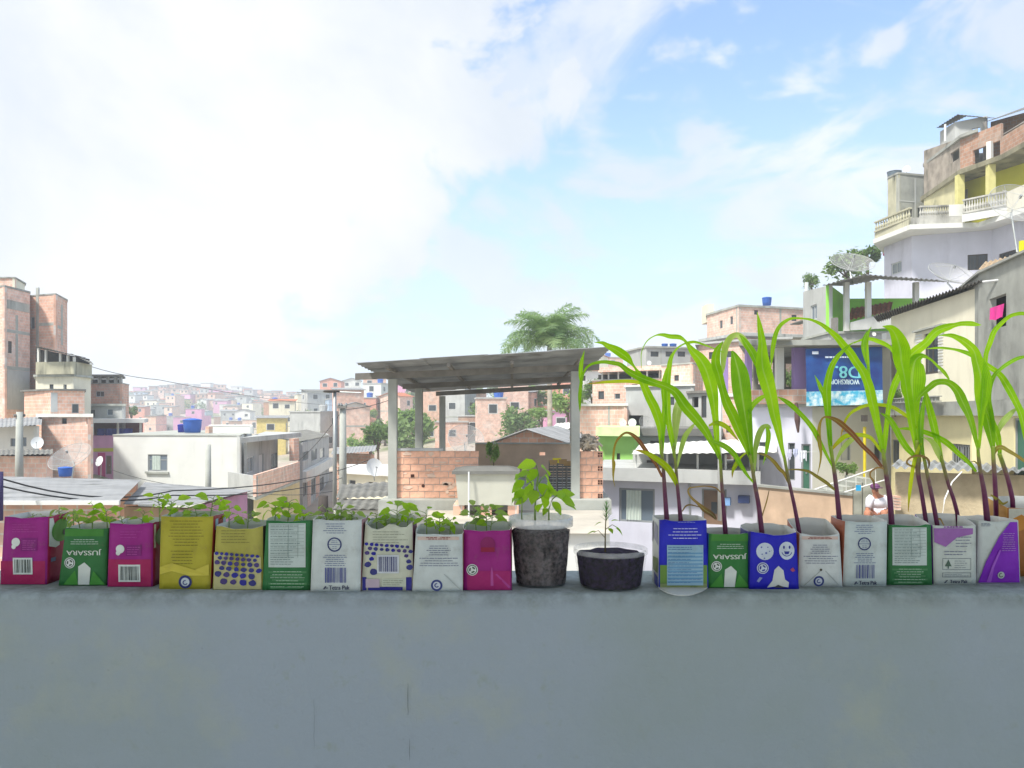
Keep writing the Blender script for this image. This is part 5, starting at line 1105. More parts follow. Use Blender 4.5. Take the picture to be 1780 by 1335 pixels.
T = [('dark tree behind the tilted mesh dish at right', 1470, 468, 50, 76, 62, 2), ('dark tree top just left of the lilac house', 1506, 448, 52, 56, 46, 0), ('small thin tree beside the white vent pipe', 1410, 492, 55, 30, 36, 2),
     ('round tree left of the pavilion post', 655, 757, 60, 56, 52, 0), ('wide tree on the hillside behind the left pavilion posts', 710, 735, 90, 84, 60, 1), ('tree behind the middle pavilion posts', 905, 692, 110, 130, 62, 1), ('tree right of centre behind the pavilion', 846, 712, 105, 66, 44, 0),
     ('tree between palm trunk and right pavilion post', 985, 700, 70, 66, 62, 1), ('shrubby tree beside the right pavilion post', 940, 720, 80, 50, 30, 1), ('leafy tree behind the red leaf of the first maize', 1030, 680, 60, 40, 50, 0), ('small tree on the left slope by the tank', 228, 715, 120, 26, 26, 0),
     ('small tree above the white rooftop box', 480, 712, 200, 26, 16, 0), ('tree under the middle of the pavilion roof', 830, 700, 130, 34, 26, 0), ('tree on the crest right of the street lamp', 612, 690, 190, 30, 18, 0), ('tree on the mid slope near the utility pole', 640, 720, 150, 36, 26, 1),
     ('leafy tree low behind the middle left posts', 790, 722, 120, 64, 46, 1), ('full tree below the roof right of middle', 880, 726, 116, 66, 44, 0), ('green tree left of the middle left post', 745, 716, 122, 50, 38, 1),
     ('low tree beside the lime house', 1022, 745, 45, 30, 34, 1), ('bush behind the violet house openings', 1330, 655, 34, 60, 40, 1), ('second bush behind the violet house openings', 1374, 660, 34, 30, 50, 0)]
for l_, px, py, Y, w, h, v in T: tree(l_, px, py, Y, w, h, v, trunk=1.0 if px > 1300 else None)
tree('slim shrub growing in front of the brown pavilion wall', 857, 788, 20.5, 26, 52, 1, 'shrub', 'potted shrubs', trunk=.05); tree('bright shrub at the foot of the cream wall by the yellow pipe', 1470, 815, 24, 42, 30, 1, 'shrub', 'potted shrubs', trunk=.1); tree('straggling weed on the ledge below the banner', 1556, 690, 24.6, 26, 30, 0, 'shrub', 'potted shrubs', trunk=.05)
# ---------------------------------------------------------------- houses on the far slopes
WIN_ME = None
def win_mesh():
    mb = MB(); fr = Fr((0, 0), (1, 0)); mb.box(fr, -.5, .5, -.02, .02, 0, 1); mb.cur = 1; mb.box(fr, -.42, .42, .02, .03, .07, .93); return mb.mesh('window', [FRW, GLS])
WIN_ME = win_mesh()
HC = [('orange block', BR1), ('pink block', BR2), ('white', WHP), ('cream', CRM), ('grey', GRYP), ('dark brick', BR3), ('pale pink', PINKP), ('pale blue', M('pale_blue_paint', 'a8bcd0', .85)), ('yellow', M('soft_yellow', 'd6c47c', .85)), ('mint', M('mint_paint', 'a4d0b8', .85)), ('salmon', M('salmon_paint', 'd89c88', .85))]
HW = [8, 10, 5, 4, 5, 4, 3, 1, 1, 1, 4]
RF = [('flat concrete roof', 0), ('grey sheet roof', 1), ('terracotta roof', 2), ('dark sheet roof', 3)]
def hill_house(x, y, w, d, h, yaw, ci, ri, label, group, detail=2, seed=1):
    rr = random.Random(seed); z = gz(x, y) - .5; root = thing('hillside_house', label, 'house', (x, y, z), group); root.rotation_euler = (0, 0, yaw)
    ORIG[root] = Vector(); mat = HC[ci][1]; mb = MB(); W = lambda m_, n_: m_.build(n_, mat, root)
    mb.abox(-w/2, w/2, -d/2, d/2, 0, h+.5); W(mb, 'wall')
    H = h+.5; m = MB()
    if ri == 0: m.abox(-w/2-.12, w/2+.12, -d/2-.12, d/2+.12, H+.003, H+.18); m.build('roof', GRYP, root)
    else:
        rm = (None, FIBRE, TERR, FIBD)[ri]; g = rr.random() < .3; rise = .16*w if g else .1*d; o = .3; T = .06
        if g:
            for s in (-1, 1):
                q = [Vector((s*(w/2+o), -d/2-o, H-.05)), Vector((s*(w/2+o), d/2+o, H-.05)), Vector((0, d/2+o, H+rise)), Vector((0, -d/2-o, H+rise))]
                if s > 0: q = q[::1]
                else: q = q[::-1]
                m.hexa(q + [p + Vector((0, 0, T)) for p in q])
            m.build('roof', rm, root); k = MB(); k.poly([(-w/2, -d/2, H+.002), (w/2, -d/2, H+.002), (0, -d/2, H+rise-.06)]); k.build('gable', mat, root); k = MB(); k.poly([(0, d/2, H+rise-.06), (w/2, d/2, H+.002), (-w/2, d/2, H+.002)]); k.build('gable', mat, root)
        else:
            q = [Vector((-w/2-o, -d/2-o, H)), Vector((w/2+o, -d/2-o, H)), Vector((w/2+o, d/2+o, H+rise)), Vector((-w/2-o, d/2+o, H+rise))]; m.hexa(q + [p + Vector((0, 0, T)) for p in q]); m.build('roof', rm, root)
            k = MB(); k.abox(-w/2, w/2, d/2-.1, d/2, H, H+rise-.15); k.build('gable', mat, root)
    st = max(1, int(round(h/2.8)))
    for f in range(st):
        n = max(1, int(w/2.6))
        for i in range(n):
            if rr.random() < .15: continue
            o = mesh_obj('window', WIN_ME, root); dr = f == 0 and rr.random() < .3
            o.location = (-w/2 + w*(i+.5)/n + rr.uniform(-.25, .25), -d/2, .5 + f*2.8 + (.05 if dr else 1.0)); o.scale = (rr.uniform(.9, 1.4), 1, 2.05 if dr else rr.uniform(.9, 1.2))
        if detail > 1:
            for s in (-1, 1):
                o = mesh_obj('window', WIN_ME, root); o.location = (s*w/2, rr.uniform(-d*.2, d*.2), 1.5 + f*2.8); o.rotation_euler = (0, 0, s*PI/2); o.scale = (rr.uniform(.9, 1.3), 1, 1.05)
    if st > 1 and rr.random() < .6:
        k = MB(); k.abox(-w/2-.01, w/2+.01, -d/2-.02, d/2, 3.2, 3.42); k.build('floor_band', CON, root)
    if ri == 0 and rr.random() < .6:
        k = MB(); p = rr.uniform(-w*.3, w*.3)
        k.lathe((p, 0, H+.2), [(.55, 0), (.65, .8), (.3, .95)], 10); k.build('water_tank', BLUE if rr.random() < .7 else GRYP, root)
    return root
rr = random.Random(21); placed = []; LABS = set()
def scatter(n, px0, px1, Y0, Y1, wlo, whi, detail, where, group, sc=1.0, clear=1.0):
    k = 0; tries = 0
    while k < n and tries < n*40:
        tries += 1; Y = math.sqrt(rr.uniform(Y0*Y0, Y1*Y1)); px = rr.uniform(px0, px1); x = xat(px, Y); w = rr.uniform(wlo, whi)
        if any((x-a)**2 + (Y-b)**2 < (clear*(w+c)*.55)**2 for a, b, c in placed): continue
        placed.append((x, Y, w))
        for attempt in range(40):
            ci = rr.choices(range(len(HC)), HW)[0]; ri = rr.choices((0, 1, 2, 3), (6, 4, 1, 3))[0]; h = rr.choices((2.8, 5.6, 8.2), (4, 5, 1))[0]*sc
            lab = '%s%s %s house with %s %s' % ('narrow ' if w < wlo + (whi-wlo)*.33 else ('wide ' if w > wlo + (whi-wlo)*.67 else ''), {2.8: 'low', 5.6: 'two-storey', 8.2: 'tall'}[h/sc], HC[ci][0], RF[ri][0], where)
            if lab not in LABS: break
        LABS.add(lab)
        ho = hill_house(x, Y, w, w*rr.uniform(.8, 1.2), h, rr.uniform(-.5, .5), ci, ri, lab, group, detail, rr.randint(0, 99999)); ho['w'] = w; ho['h'] = h; k += 1
scatter(46, 470, 690, 115, 175, 4, 6.2, 2, 'left of the pavilion', 'houses on the near slope', 1.0, .9)
scatter(28, 690, 1040, 98, 128, 3.4, 4.6, 2, 'below the pavilion roof line', 'houses on the slope behind the pavilion')
scatter(85, 690, 1030, 115, 185, 3.8, 5.6, 2, 'seen through the pavilion', 'houses on the slope behind the pavilion', 1.0, .9)
scatter(190, 480, 1060, 165, 262, 3.8, 6.2, 1, 'near the crest', 'houses near the crest', 1.0, .68)
scatter(30, 225, 500, 250, 330, 3.8, 5.6, 1, 'beyond the white house', 'houses in the valley', 1.0, .85)
scatter(10, 1060, 1260, 72, 92, 4, 5.5, 1, 'high behind the maize', 'houses on the right slope')
scatter(60, 215, 540, 320, 400, 4.5, 7.0, 0, 'on the lower far hill', 'houses on the far hill', 1.0, .6)
# leave out the ones that other buildings hide altogether
bpy.context.view_layer.update(); dg = bpy.context.evaluated_depsgraph_get(); eye = Vector((0, 0, CZ)); gone = 0
def seen(root):
    x, y, z = root.location; w = root['w']*.5; h = root['h']
    for a in (-.75, 0, .75):
        for q in (.93, .5):
            p = Vector((x + a*w, y - w*.6, z + .5 + h*q)); d = p - eye; ok, loc, nn, ii, ob, mm = scene.ray_cast(dg, eye + Vector((0, 1.7, 0)) if False else eye, d.normalized(), distance=d.length + w*3)
            if not ok: continue
            t = ob
            while t.parent: t = t.parent
            if t == root: return True
    return False
hide = [o for o in COL.objects if o.parent is None and o.name.startswith('hillside_house') and not seen(o)]
for o in hide:
    for c in list(o.children): bpy.data.objects.remove(c)
    bpy.data.objects.remove(o)
# the many tiny houses higher up the far hill, past what can be told apart
def far_mass():
    mb = MB(); q = random.Random(77); pts = []; n = 0
    mats = [c[1] for c in HC] + [GRYP, FIBRE, TERR, FIBD, GLS]
    while n < 520:
        Y = q.uniform(395, 545); px = q.uniform(200, 575); x = xat(px, Y); w = q.uniform(4, 7.5)
        n += 1; z = gz(x, Y) - .5; h = q.choices((2.8, 5.6, 8), (4, 5, 1))[0] + .5; d = w*q.uniform(.7, 1.1); a = q.uniform(-.6, .6); e = (x + w*math.cos(a), Y + w*math.sin(a)); fr = Fr((x, Y), e)
        mb.cur = q.choices(range(len(HC)), HW)[0]; mb.box(fr, 0, w, -d, 0, z, z+h); mb.cur = len(HC) + q.choices((0, 1, 2, 3), (4, 4, 2, 2))[0]; mb.box(fr, -.2, w+.2, -d-.2, .2, z+h+.01, z+h+.3)
        mb.cur = len(HC) + 4
        for f in range(max(1, int(h/2.8))):
            for i in range(2):
                if q.random() < .75: u = w*(.15 + .45*i) + q.uniform(0, .4); mb.box(fr, u, u+1.1, -.01, .03, z+1.4+f*2.8, z+2.5+f*2.8)
    kind(mb.build('far_hill_houses', mats), 'stuff', 'mass of tiny pastel houses covering the far hill')
far_mass()
def far_green():
    mb = MB(); q = random.Random(31)
    for i in range(60):
        Y = q.uniform(330, 535); px = q.uniform(205, 560); x = xat(px, Y); s = q.uniform(1.5, 3.2); c = Vector((x, Y, gz(x, Y) + s*1.0))
        for k in range(90):
            d = Vector((q.gauss(0, 1), q.gauss(0, 1), q.gauss(0, 1))).normalized(); p = c + d*s*q.uniform(.4, 1.15); u = Vector((q.gauss(0, 1), q.gauss(0, 1), q.gauss(0, .6))).normalized()*s*.22; w = d.cross(u).normalized()*s*.13
            mb.quad(p-u, p+w, p+u, p-w)
    kind(mb.build('far_hill_greenery', TREEM), 'stuff', 'patches of trees scattered between the far hill houses')
far_green()
def place(px):
    for lim, t in ((560, 'behind the street lamp'), (680, 'left of the pavilion'), (725, 'between the first two left posts'), (770, 'between the inner left posts'), (850, 'under the roof middle'), (920, 'left of the palm trunk'), (990, 'right of the palm trunk')):
        if px < lim: return t
    return 'right of the pavilion'
used = set(); tried = 0; made = 0
while made < 20 and tried < 120:
    tried += 1; Y = rr.uniform(85, 230); px = rr.uniform(490, 1040); x = xat(px, Y); s = rr.uniform(1.4, 3.0); v = tried % 3
    
    lab = '%s %s tree %s, %s' % ('tiny' if s < 2 else ('small' if s < 2.5 else 'bushy'), ('dull green', 'fresh green', 'dark green')[v], 'near the crest' if Y > 165 else 'low on the slope', place(px))
    if lab in used: continue
    used.add(lab); made += 1
    tree(lab, px, HY - (gz(x, Y)+s*1.2-CZ)*F/Y, Y, s*2*F/Y, s*2*F/Y, v, 'slope_tree', 'small trees on the slope')
mb = MB(); mb.abox(-690, 690, -75, 690, -4, 45)
def haze():
    m = bpy.data.materials.new('haze_air'); m.use_nodes = True; n, l = m.node_tree.nodes, m.node_tree.links; n.clear()
    o = n.new('ShaderNodeOutputMaterial'); v = n.new('ShaderNodeVolumePrincipled'); v.inputs['Density'].default_value = 0.0014; v.inputs['Color'].default_value = (.80, .87, .94, 1); v.inputs['Anisotropy'].default_value = 0.0
    l.new(v.outputs[0], o.inputs['Volume']); return m
kind(mb.build('haze', haze()), 'stuff', 'pale even haze in the air over the hillside')
SOIL = M('potting_soil', '3a2c26', 0.95, 0.5, 60, bump=0.8)
LINER = M('carton_inside', 'c9ccc8', 0.5, 0.06, 20)
def carton(label, xb0, xb1, xt0, xt1, top, base, front, side, back=0, depth=0.066, wob=1.0, seed=1, name='carton', right=None, left=None, soil=0.22, buckle=1.0):
    xb0 -= 1.2; xt0 -= 1.0; xb1 += 1.6; xt1 += 2.0
    Yf = F * 0.32 / (base - HY)
    root = thing(name, label, 'carton', at((xb0+xb1)/2, base, Yf), 'cut cartons planted up along the parapet')
    rr = random.Random(seed)
    def ftop(u): return -wob*1.9*math.sin(PI*u) + wob*2.4*mnoise.noise(Vector((u*4, seed*3.7, 0)))
    def P(px, py, lift=0):
        """front face"""
        v = (base - py) / (base - top)
        u0, u1 = xb0 + (xt0-xb0)*v, xb1 + (xt1-xb1)*v; u = (px - u0)/(u1-u0)
        uc, vc = min(max(u, 0), 1), min(max(v, 0), 1)
        bul = 0.0022*buckle*math.sin(PI*uc)*math.sin(PI*min(1, vc*1.05)) + 0.0012*buckle*mnoise.noise(Vector((u*3, v*3, seed)))*math.sin(PI*uc)
        p = at(px, py, Yf); p.y -= bul + lift; return p
    NU, NV = 8, 10
    xl, xr = xb0, xb1
    def pt(sd, u, v):
        """sd 0 front, 1 right, 2 back, 3 left; u along the side counter-clockwise from above"""
        X0 = xb0 + (xt0-xb0)*v; X1 = xb1 + (xt1-xb1)*v; py = base + (top-base)*v
        jt = ftop(u) * v**6 if sd == 0 else 0
        if sd == 0: return P(X0 + (X1-X0)*u, py - jt, 0)
        a = at(X1, py, Yf); c = at(X0, py, Yf)
        sq = 0.97
        fl = 0.004*rr_s*v**3
        d = depth*(sq + 0.03*v)
        zb = back*(1/F*Yf)*v**3
        if sd == 1:
            q = Vector((a.x + fl*math.sin(PI*u), a.y + d*u, a.z + zb*u + (0.0015*wob*mnoise.noise(Vector((u*4, seed, 9)))*v**6)))
            q.x += 0.002*buckle*math.sin(PI*u)*math.sin(PI*v); return q
        if sd == 3:
            q = Vector((c.x - fl*math.sin(PI*u), c.y + d*(1-u), c.z + zb*(1-u)))
            q.x -= 0.002*buckle*math.sin(PI*u)*math.sin(PI*v); return q
        w = a.x + (c.x-a.x)*u
        return Vector((w, a.y + d + 0.003*math.sin(PI*u)*math.sin(PI*v), a.z + zb + 0.002*wob*math.sin(PI*u)*v**6 + 0.0016*wob*mnoise.noise(Vector((u*5, seed, 3)))*v**6))
    rr_s = rr.uniform(0.3, 1.6)
    mb = MB(); loops = []
    for j in range(NV+1):
        loops.append([(sd, k/NU, j/NV) for sd in range(4) for k in range(NU)])
    N = 4*NU
    outer = [[mb.vert(pt(*q)) for q in lp] for lp in loops]
    cen = [sum((mb.v[i] for i in lp), Vector())/N for lp in outer]
    inner = [[mb.vert(mb.v[i] + (Vector((cen[j].x - mb.v[i].x, cen[j].y - mb.v[i].y, 0)).normalized()*0.0012)) for i in outer[j]] for j in range(NV+1)]
    for j in range(NV):
        for k in range(N):
            k2 = (k+1) % N; sd = k // NU
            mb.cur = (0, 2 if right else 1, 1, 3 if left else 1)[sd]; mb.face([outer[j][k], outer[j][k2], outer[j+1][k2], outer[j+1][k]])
            mb.cur = 4; mb.face([inner[j][k2], inner[j][k], inner[j+1][k], inner[j+1][k2]])
    for k in range(N):
        k2 = (k+1) % N; mb.cur = 4; mb.face([outer[NV][k], outer[NV][k2], inner[NV][k2], inner[NV][k]])
    mb.cur = 1; mb.face(outer[0][::-1])
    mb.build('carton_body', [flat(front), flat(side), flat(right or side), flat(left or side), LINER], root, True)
    # soil
    s = MB(); lv = (1 - soil) * NV; j0 = int(lv); fr_ = lv - j0
    rim = [mb.v[inner[j0][k]].lerp(mb.v[inner[min(NV, j0+1)][k]], fr_) for k in range(N)]
    zz = sum(p.z for p in rim)/N
    for p in rim: p.z = zz
    c = sum(rim, Vector())/N; prev = [s.vert(p) for p in rim]
    for q in (0.7, 0.4):
        cur = [s.vert(c.lerp(p, q) + Vector((0, 0, 0.004*mnoise.noise(p*90 + Vector((q*9, 0, 0))) + 0.003))) for p in rim]
        for k in range(N): s.face([prev[k], prev[(k+1) % N], cur[(k+1) % N], cur[k]])
        prev = cur
    s.face(prev); s.build('soil', SOIL, root, True)
    root['yf'] = Yf
    return root, P, Yf + depth*0.5, zz
CART = {}
def C(key, *a, **k): CART[key] = carton(*a, **k); return CART[key][0], Ink(CART[key][1])
MAG, GRN, YEL, WHT, BLU, PUR, LIL = 'a3158c', '2c7a3c', 'bdb632', 'c4cfcd', '1420c8', '8416c4', 'a064b8'
NAVY, OFF, RED = '2a3478', 'dfe6e2', 'b8124e'
def tri_recycle(ink, cx, cy, r, ring='d8e0dc', fg='3d5a4a'):
    ink.disc(cx, cy, r, ring, 0.0006); ink.ring(cx, cy, r*0.72, r*0.86, fg, 0.0009, 18)
    for k in range(3):
        a = 2*PI*k/3 - PI/2
        ink.ring(cx, cy, r*0.28, r*0.55, fg, 0.0009, 4, a, a + 1.35)
# 1 magenta, far left
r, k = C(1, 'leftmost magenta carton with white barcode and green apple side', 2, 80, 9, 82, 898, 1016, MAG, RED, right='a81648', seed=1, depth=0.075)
k.rect(2, 975, 79, 1015, 'b0125e'); k.done('print_panel', r); k = Ink(CART[1][1]); k.lines(22, 910, 70, 926, 4, 'c24aa8', 0.8, seed=1); k.done('fine_print', r)
k = Ink(CART[1][1]); k.rect(38, 935, 66, 957, '8c1080'); k.lines(41, 938, 64, 956, 5, 'c85ab4', 1.0, seed=2, lift=0.0002); k.disc(29, 942, 7.5, 'd9e2dc', 0.0002); k.disc(25.5, 950, 4, 'd9e2dc', 0.0003); k.done('brand_mark', r)
k = Ink(CART[1][1]); k.bars(27, 972, 55, 995, '46504c', 3, 'cfdad6'); k.done('barcode', r)
def side_print(key, shapes, name, which=1):
    """print on the right (1) or left (-1) side wall; coordinates are u across the depth and v up the height"""
    root, P, Ym, zz = CART[key]
    body = [c for c in root.children if c.name.startswith('carton_body')][0]
    off = ORIG[root]; vs = body.data.vertices; NU, NV, N = 8, 10, 32
    def S(u, v):
        j = min(NV-1, max(0, int(v*NV))); fv = v*NV - j; sd = 1 if which == 1 else 3
        uu = u if which == 1 else 1-u
        kk = min(NU-1, max(0, int(uu*NU))); fu = uu*NU - kk
        g = lambda jj, q: vs[jj*N + (sd*NU + q) % N].co + off
        a = g(j, kk).lerp(g(j, kk+1), fu); b = g(j+1, kk).lerp(g(j+1, kk+1), fu)
        p = a.lerp(b, fv); p.x += 0.0006*which; return p
    mb = MB(); cols = []
    for pts, h in shapes:
        if h not in cols: cols.append(h)
        mb.cur = cols.index(h); q = [S(u, v) for u, v in pts]
        for p in q: p.x += 0.0003*which*len(cols)
        mb.poly(q)
    mb.build(name, [flat(h) for h in cols], root)
def ell(cu, cv, a, b, n=18): return [(cu + a*math.cos(2*PI*i/n), cv + b*math.sin(2*PI*i/n)) for i in range(n)]
side_print(1, [([(0.03, 0.56), (0.3, 0.52), (0.97, 0.6), (0.97, 0.97), (0.03, 0.97)], 'cfd8d0'), (ell(0.52, 0.76, 0.4, 0.17), '4f9a36'), (ell(0.70, 0.72, 0.12, 0.05), '39443c'), ([(0.1, 0.32), (0.3, 0.32), (0.3, 0.38), (0.1, 0.38)], '7a86a8')], 'apple_print')
# 2 green, upside-down brand
def jussara(key, lab, *a, **kw):
    r, k = C(key, lab, *a, **kw); xb0, xb1, xt0, xt1, top, base = a[:6]
    x0, x1 = (xb0+xt0)/2, (xb1+xt1)/2; w = x1-x0; h = base-top
    Y = lambda v: base - v*h
    X = lambda u: x0 + u*w
    k.rect(X(0.06), Y(0.985), X(0.95), Y(0.86), '3f8c2e'); k.lines(X(0.16), Y(0.82), X(0.86), Y(0.71), 3, 'bcd2c2', 0.9, True, seed=4); k.done('print_panel', r)
    k = Ink(CART[key][1]); k.text('JUSSARA', X(0.5), Y(0.585), h*0.105, 'd4dfd4', w*0.80, True, bold=0.25); k.done('brand_lettering', r)
    k = Ink(CART[key][1]); tri_recycle(k, X(0.18), Y(0.40), h*0.095); k.done('recycling_mark', r)
    k = Ink(CART[key][1])
    k.poly([(X(0.02), Y(0.02)), (X(0.30), Y(0.27)), (X(0.36), Y(0.02))], '4aa03c'); k.poly([(X(0.98), Y(0.02)), (X(0.72), Y(0.26)), (X(0.62), Y(0.02))], '4aa03c')
    k.poly([(X(0.36), Y(0.02)), (X(0.38), Y(0.34)), (X(0.52), Y(0.41)), (X(0.66), Y(0.31)), (X(0.62), Y(0.02))], 'cfd9d2', 0.0002)
    k.done('folded_flap', r); return r
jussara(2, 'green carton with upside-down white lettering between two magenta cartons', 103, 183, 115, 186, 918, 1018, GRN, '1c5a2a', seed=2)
# 3 magenta
r, k = C(3, 'magenta carton with white barcode next to the tall yellow carton', 188, 264, 192, 264, 909, 1020, MAG, '9a1440', right='9a1440', seed=3)
k.rect(189, 972, 263, 1019, 'b0125e'); k.done('print_panel', r); k = Ink(CART[3][1]); k.lines(210, 922, 255, 936, 3, 'c24aa8', 0.8, seed=5); k.done('fine_print', r)
k = Ink(CART[3][1]); k.rect(220, 947, 247, 966, '8c1080'); k.lines(222, 949, 246, 965, 4, 'c85ab4', 1.0, seed=2, lift=0.0002); k.disc(210, 954, 7.5, 'd9e2dc', 0.0002); k.disc(206.5, 961, 4, 'd9e2dc', 0.0003); k.done('brand_mark', r)
k = Ink(CART[3][1]); k.bars(210, 984, 242, 1008, '46504c', 8, 'cfdad6'); k.done('barcode', r)
side_print(3, [([(0.03, 0.6), (0.97, 0.64), (0.97, 0.97), (0.03, 0.97)], 'c6cfc4'), (ell(0.5, 0.76, 0.4, 0.15), '55803a')], 'apple_print')
# 4 yellow
r, k = C(4, 'tall plain yellow carton with fine print and round blue seal', 278, 364, 281, 369, 897, 1024, YEL, 'a8a030', right='a23a34', seed=4)
k.lines(292, 903, 356, 950, 9, '7c7620', 1.1, True, seed=6); k.lines(290, 955, 345, 982, 5, '7c7620', 1.1, True, seed=7); k.done('fine_print', r)
k = Ink(CART[4][1]); k.disc(323, 1011, 11, 'c6d2d8', 0.0006); k.ring(323, 1011, 7.5, 11.5, NAVY, 0.0009); k.ring(323, 1012, 2.5, 4.6, '5a6a9a', 0.0009, 10, 0.4, 5); k.done('round_seal', r)
k = Ink(CART[4][1]); k.poly([(279, 985), (300, 978), (340, 990), (364, 980), (364, 1000), (330, 1000), (300, 992), (279, 998)], 'd6cc4c', 0.0012); k.done('print_swirl', r)
side_print(4, [(ell(0.5, 0.55, 0.35, 0.08), '2e2440'), ([(0.1, 0.80), (0.9, 0.8), (0.9, 0.95), (0.1, 0.95)], '9ab8c8')], 'side_print')
# 5 / 8 berries
def berries(ink, x0, x1, ytop, ybot, slope, seed, skip=None, col='262a9c'):
    rr = random.Random(seed); y = ytop; row = 0
    while y < ybot:
        s = 4.2 + 4.4*(y-ytop)/(ybot-ytop); x = x0 + s + (row % 2)*s*1.2
        while x < x1 - s*0.6:
            yy = y + slope*(x-x0)/(x1-x0)
            if yy < ybot - 2 and not (skip and skip[0] < x < skip[2] and skip[1] < yy < skip[3]):
                a = s*rr.uniform(0.78, 1.0)
                ink.poly([(x + a*q*math.cos(t), yy + a*0.82*q*math.sin(t)) for t, q in [(2*PI*i/9, rr.uniform(0.8, 1.05)) for i in range(9)]], rr.choice((col, '343a86', '4a3e80')))
            x += s*2.12
        y += s*1.75; row += 1
r, k = C(5, 'yellow-cream carton printed with rows of dark blue berries', 371, 456, 377, 455, 914, 1025, 'b8b452', '8a3440', right='403a30', seed=5, wob=2)
k.lines(385, 920, 448, 945, 5, '82803a', 1.0, seed=8); k.done('fine_print', r)
k = Ink(CART[5][1]); k.poly([(372.5, 960), (454, 968), (455, 1024), (372, 1024)], 'c6c48c', 0.0006); k.lift += 0.001; berries(k, 373, 455, 961, 1020, 6, 5); k.done('berry_print', r)
def table_carton(key, lab, *a, **kw):
    r, k = C(key, lab, *a, **kw); xb0, xb1, xt0, xt1, top, base = a[:6]
    x0, x1 = (xb0+xt0)/2, (xb1+xt1)/2; w = x1-x0; h = base-top; Y = lambda v: base - v*h; X = lambda u: x0 + u*w
    k.rect(X(0.085), Y(0.955), X(0.90), Y(0.33), 'b9c9c4'); k.done('table_panel', r)
    k = Ink(CART[key][1]); k.lift = 0.0017
    k.lines(X(0.13), Y(0.94), X(0.86), Y(0.50), 9, '5c7470', 0.9, seed=key, fill=0.8); k.lines(X(0.13), Y(0.49), X(0.86), Y(0.36), 4, '5c7470', 0.9, seed=key+1)
    for i in range(10): k.rect(X(0.12), Y(0.94-0.049*i)-0.2, X(0.87), Y(0.94-0.049*i)+0.3, '7e948e', 0.0002)
    k.rect(X(0.52), Y(0.94), X(0.528), Y(0.47), '7e948e', 0.0003); k.rect(X(0.73), Y(0.94), X(0.738), Y(0.47), '7e948e', 0.0003); k.done('nutrition_table', r)
    k = Ink(CART[key][1])
    for i in range(5): k.rect(X(0.08 + 0.04*(i % 3)), Y(0.275-0.055*i), X(0.92-0.05*((i*2) % 3)), Y(0.245-0.055*i), '4f8f5c')
    k.lines(X(0.1), Y(0.29), X(0.9), Y(0.03), 6, 'a9c8ae', 0.9, True, seed=key+3, lift=0.0003); k.done('fine_print', r); return r
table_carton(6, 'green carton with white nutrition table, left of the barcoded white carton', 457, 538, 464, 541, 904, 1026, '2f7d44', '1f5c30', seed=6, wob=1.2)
def tetra_white(key, lab, *a, **kw):
    r, k = C(key, lab, *a, **kw); xb0, xb1, xt0, xt1, top, base = a[:6]
    x0, x1 = (xb0+xt0)/2, (xb1+xt1)/2; w = x1-x0; h = base-top; Y = lambda v: base - v*h; X = lambda u: x0 + u*w
    k.lines(X(0.22), Y(0.955), X(0.74), Y(0.80), 5, '6a7aa4', 1.0, True, seed=11); k.lines(X(0.2), Y(0.52), X(0.76), Y(0.35), 6, '6a7aa4', 1.0, True, seed=12); k.done('fine_print', r)
    k = Ink(CART[key][1]); cx, cy = X(0.47), Y(0.655); k.ring(cx, cy, h*0.082, h*0.10, '34427c'); k.rect(cx-h*0.08, cy-0.5, cx+h*0.08, cy+0.4, '6a7aa4'); k.lines(cx-7, cy-8, cx+7, cy-2, 2, '6a7aa4', 0.8, True, seed=3); k.lines(cx-6, cy+2, cx+6, cy+8, 2, '6a7aa4', 0.8, True, seed=4); k.done('round_seal', r)
    k = Ink(CART[key][1]); k.bars(X(0.27), Y(0.335), X(0.71), Y(0.125), '5560a0', 5 + key); k.done('barcode', r)
    k = Ink(CART[key][1]); k.text('Tetra Pak', X(0.565), Y(0.055), h*0.058, '3a4260', w*0.43, bold=0.25)
    k.poly([(X(0.22), Y(0.03)), (X(0.27), Y(0.075)), (X(0.30), Y(0.075)), (X(0.26), Y(0.03))], '3a4260'); k.rect(X(0.28), Y(0.055), X(0.33), Y(0.042), '3a4260'); k.done('brand_lettering', r); return r
tetra_white(7, 'white carton with barcode, right of the green nutrition-table carton on the left half', 541, 625, 545, 627, 903, 1028, WHT, 'b08078', right='a2787a', seed=7)
r, k = C(8, 'torn-topped white carton patterned with blue blotches round a barcode', 629, 717, 636, 715, 908, 1027, 'c2c8b4', '4a3050', right='6a3050', seed=8, wob=4.5)
k.lines(648, 922, 712, 945, 5, '8a907c', 1.0, seed=13); k.done('fine_print', r)
k = Ink(CART[8][1]); berries(k, 633, 717, 945, 1004, 6, 9, (653, 960, 700, 998), '1c1e9c'); k.rect(630, 1003, 637, 1026, '242690'); k.rect(706, 1003, 716, 1026, '242690'); k.rect(640, 1020, 700, 1026, '242690'); k.done('blotch_print', r)
k = Ink(CART[8][1]); k.bars(659, 967, 691, 993, '42487e', 15, 'c8d0d6'); k.done('barcode', r)
k = Ink(CART[8][1]); k.rect(636, 1006, 660, 1021, 'b8aab8', 0.0006); k.rect(664, 1006, 706, 1019, 'bcc6b4', 0.0006); k.lines(666, 1007, 704, 1018, 3, '7e8470', 0.9, seed=2, lift=0.0009); k.done('label_panel', r)
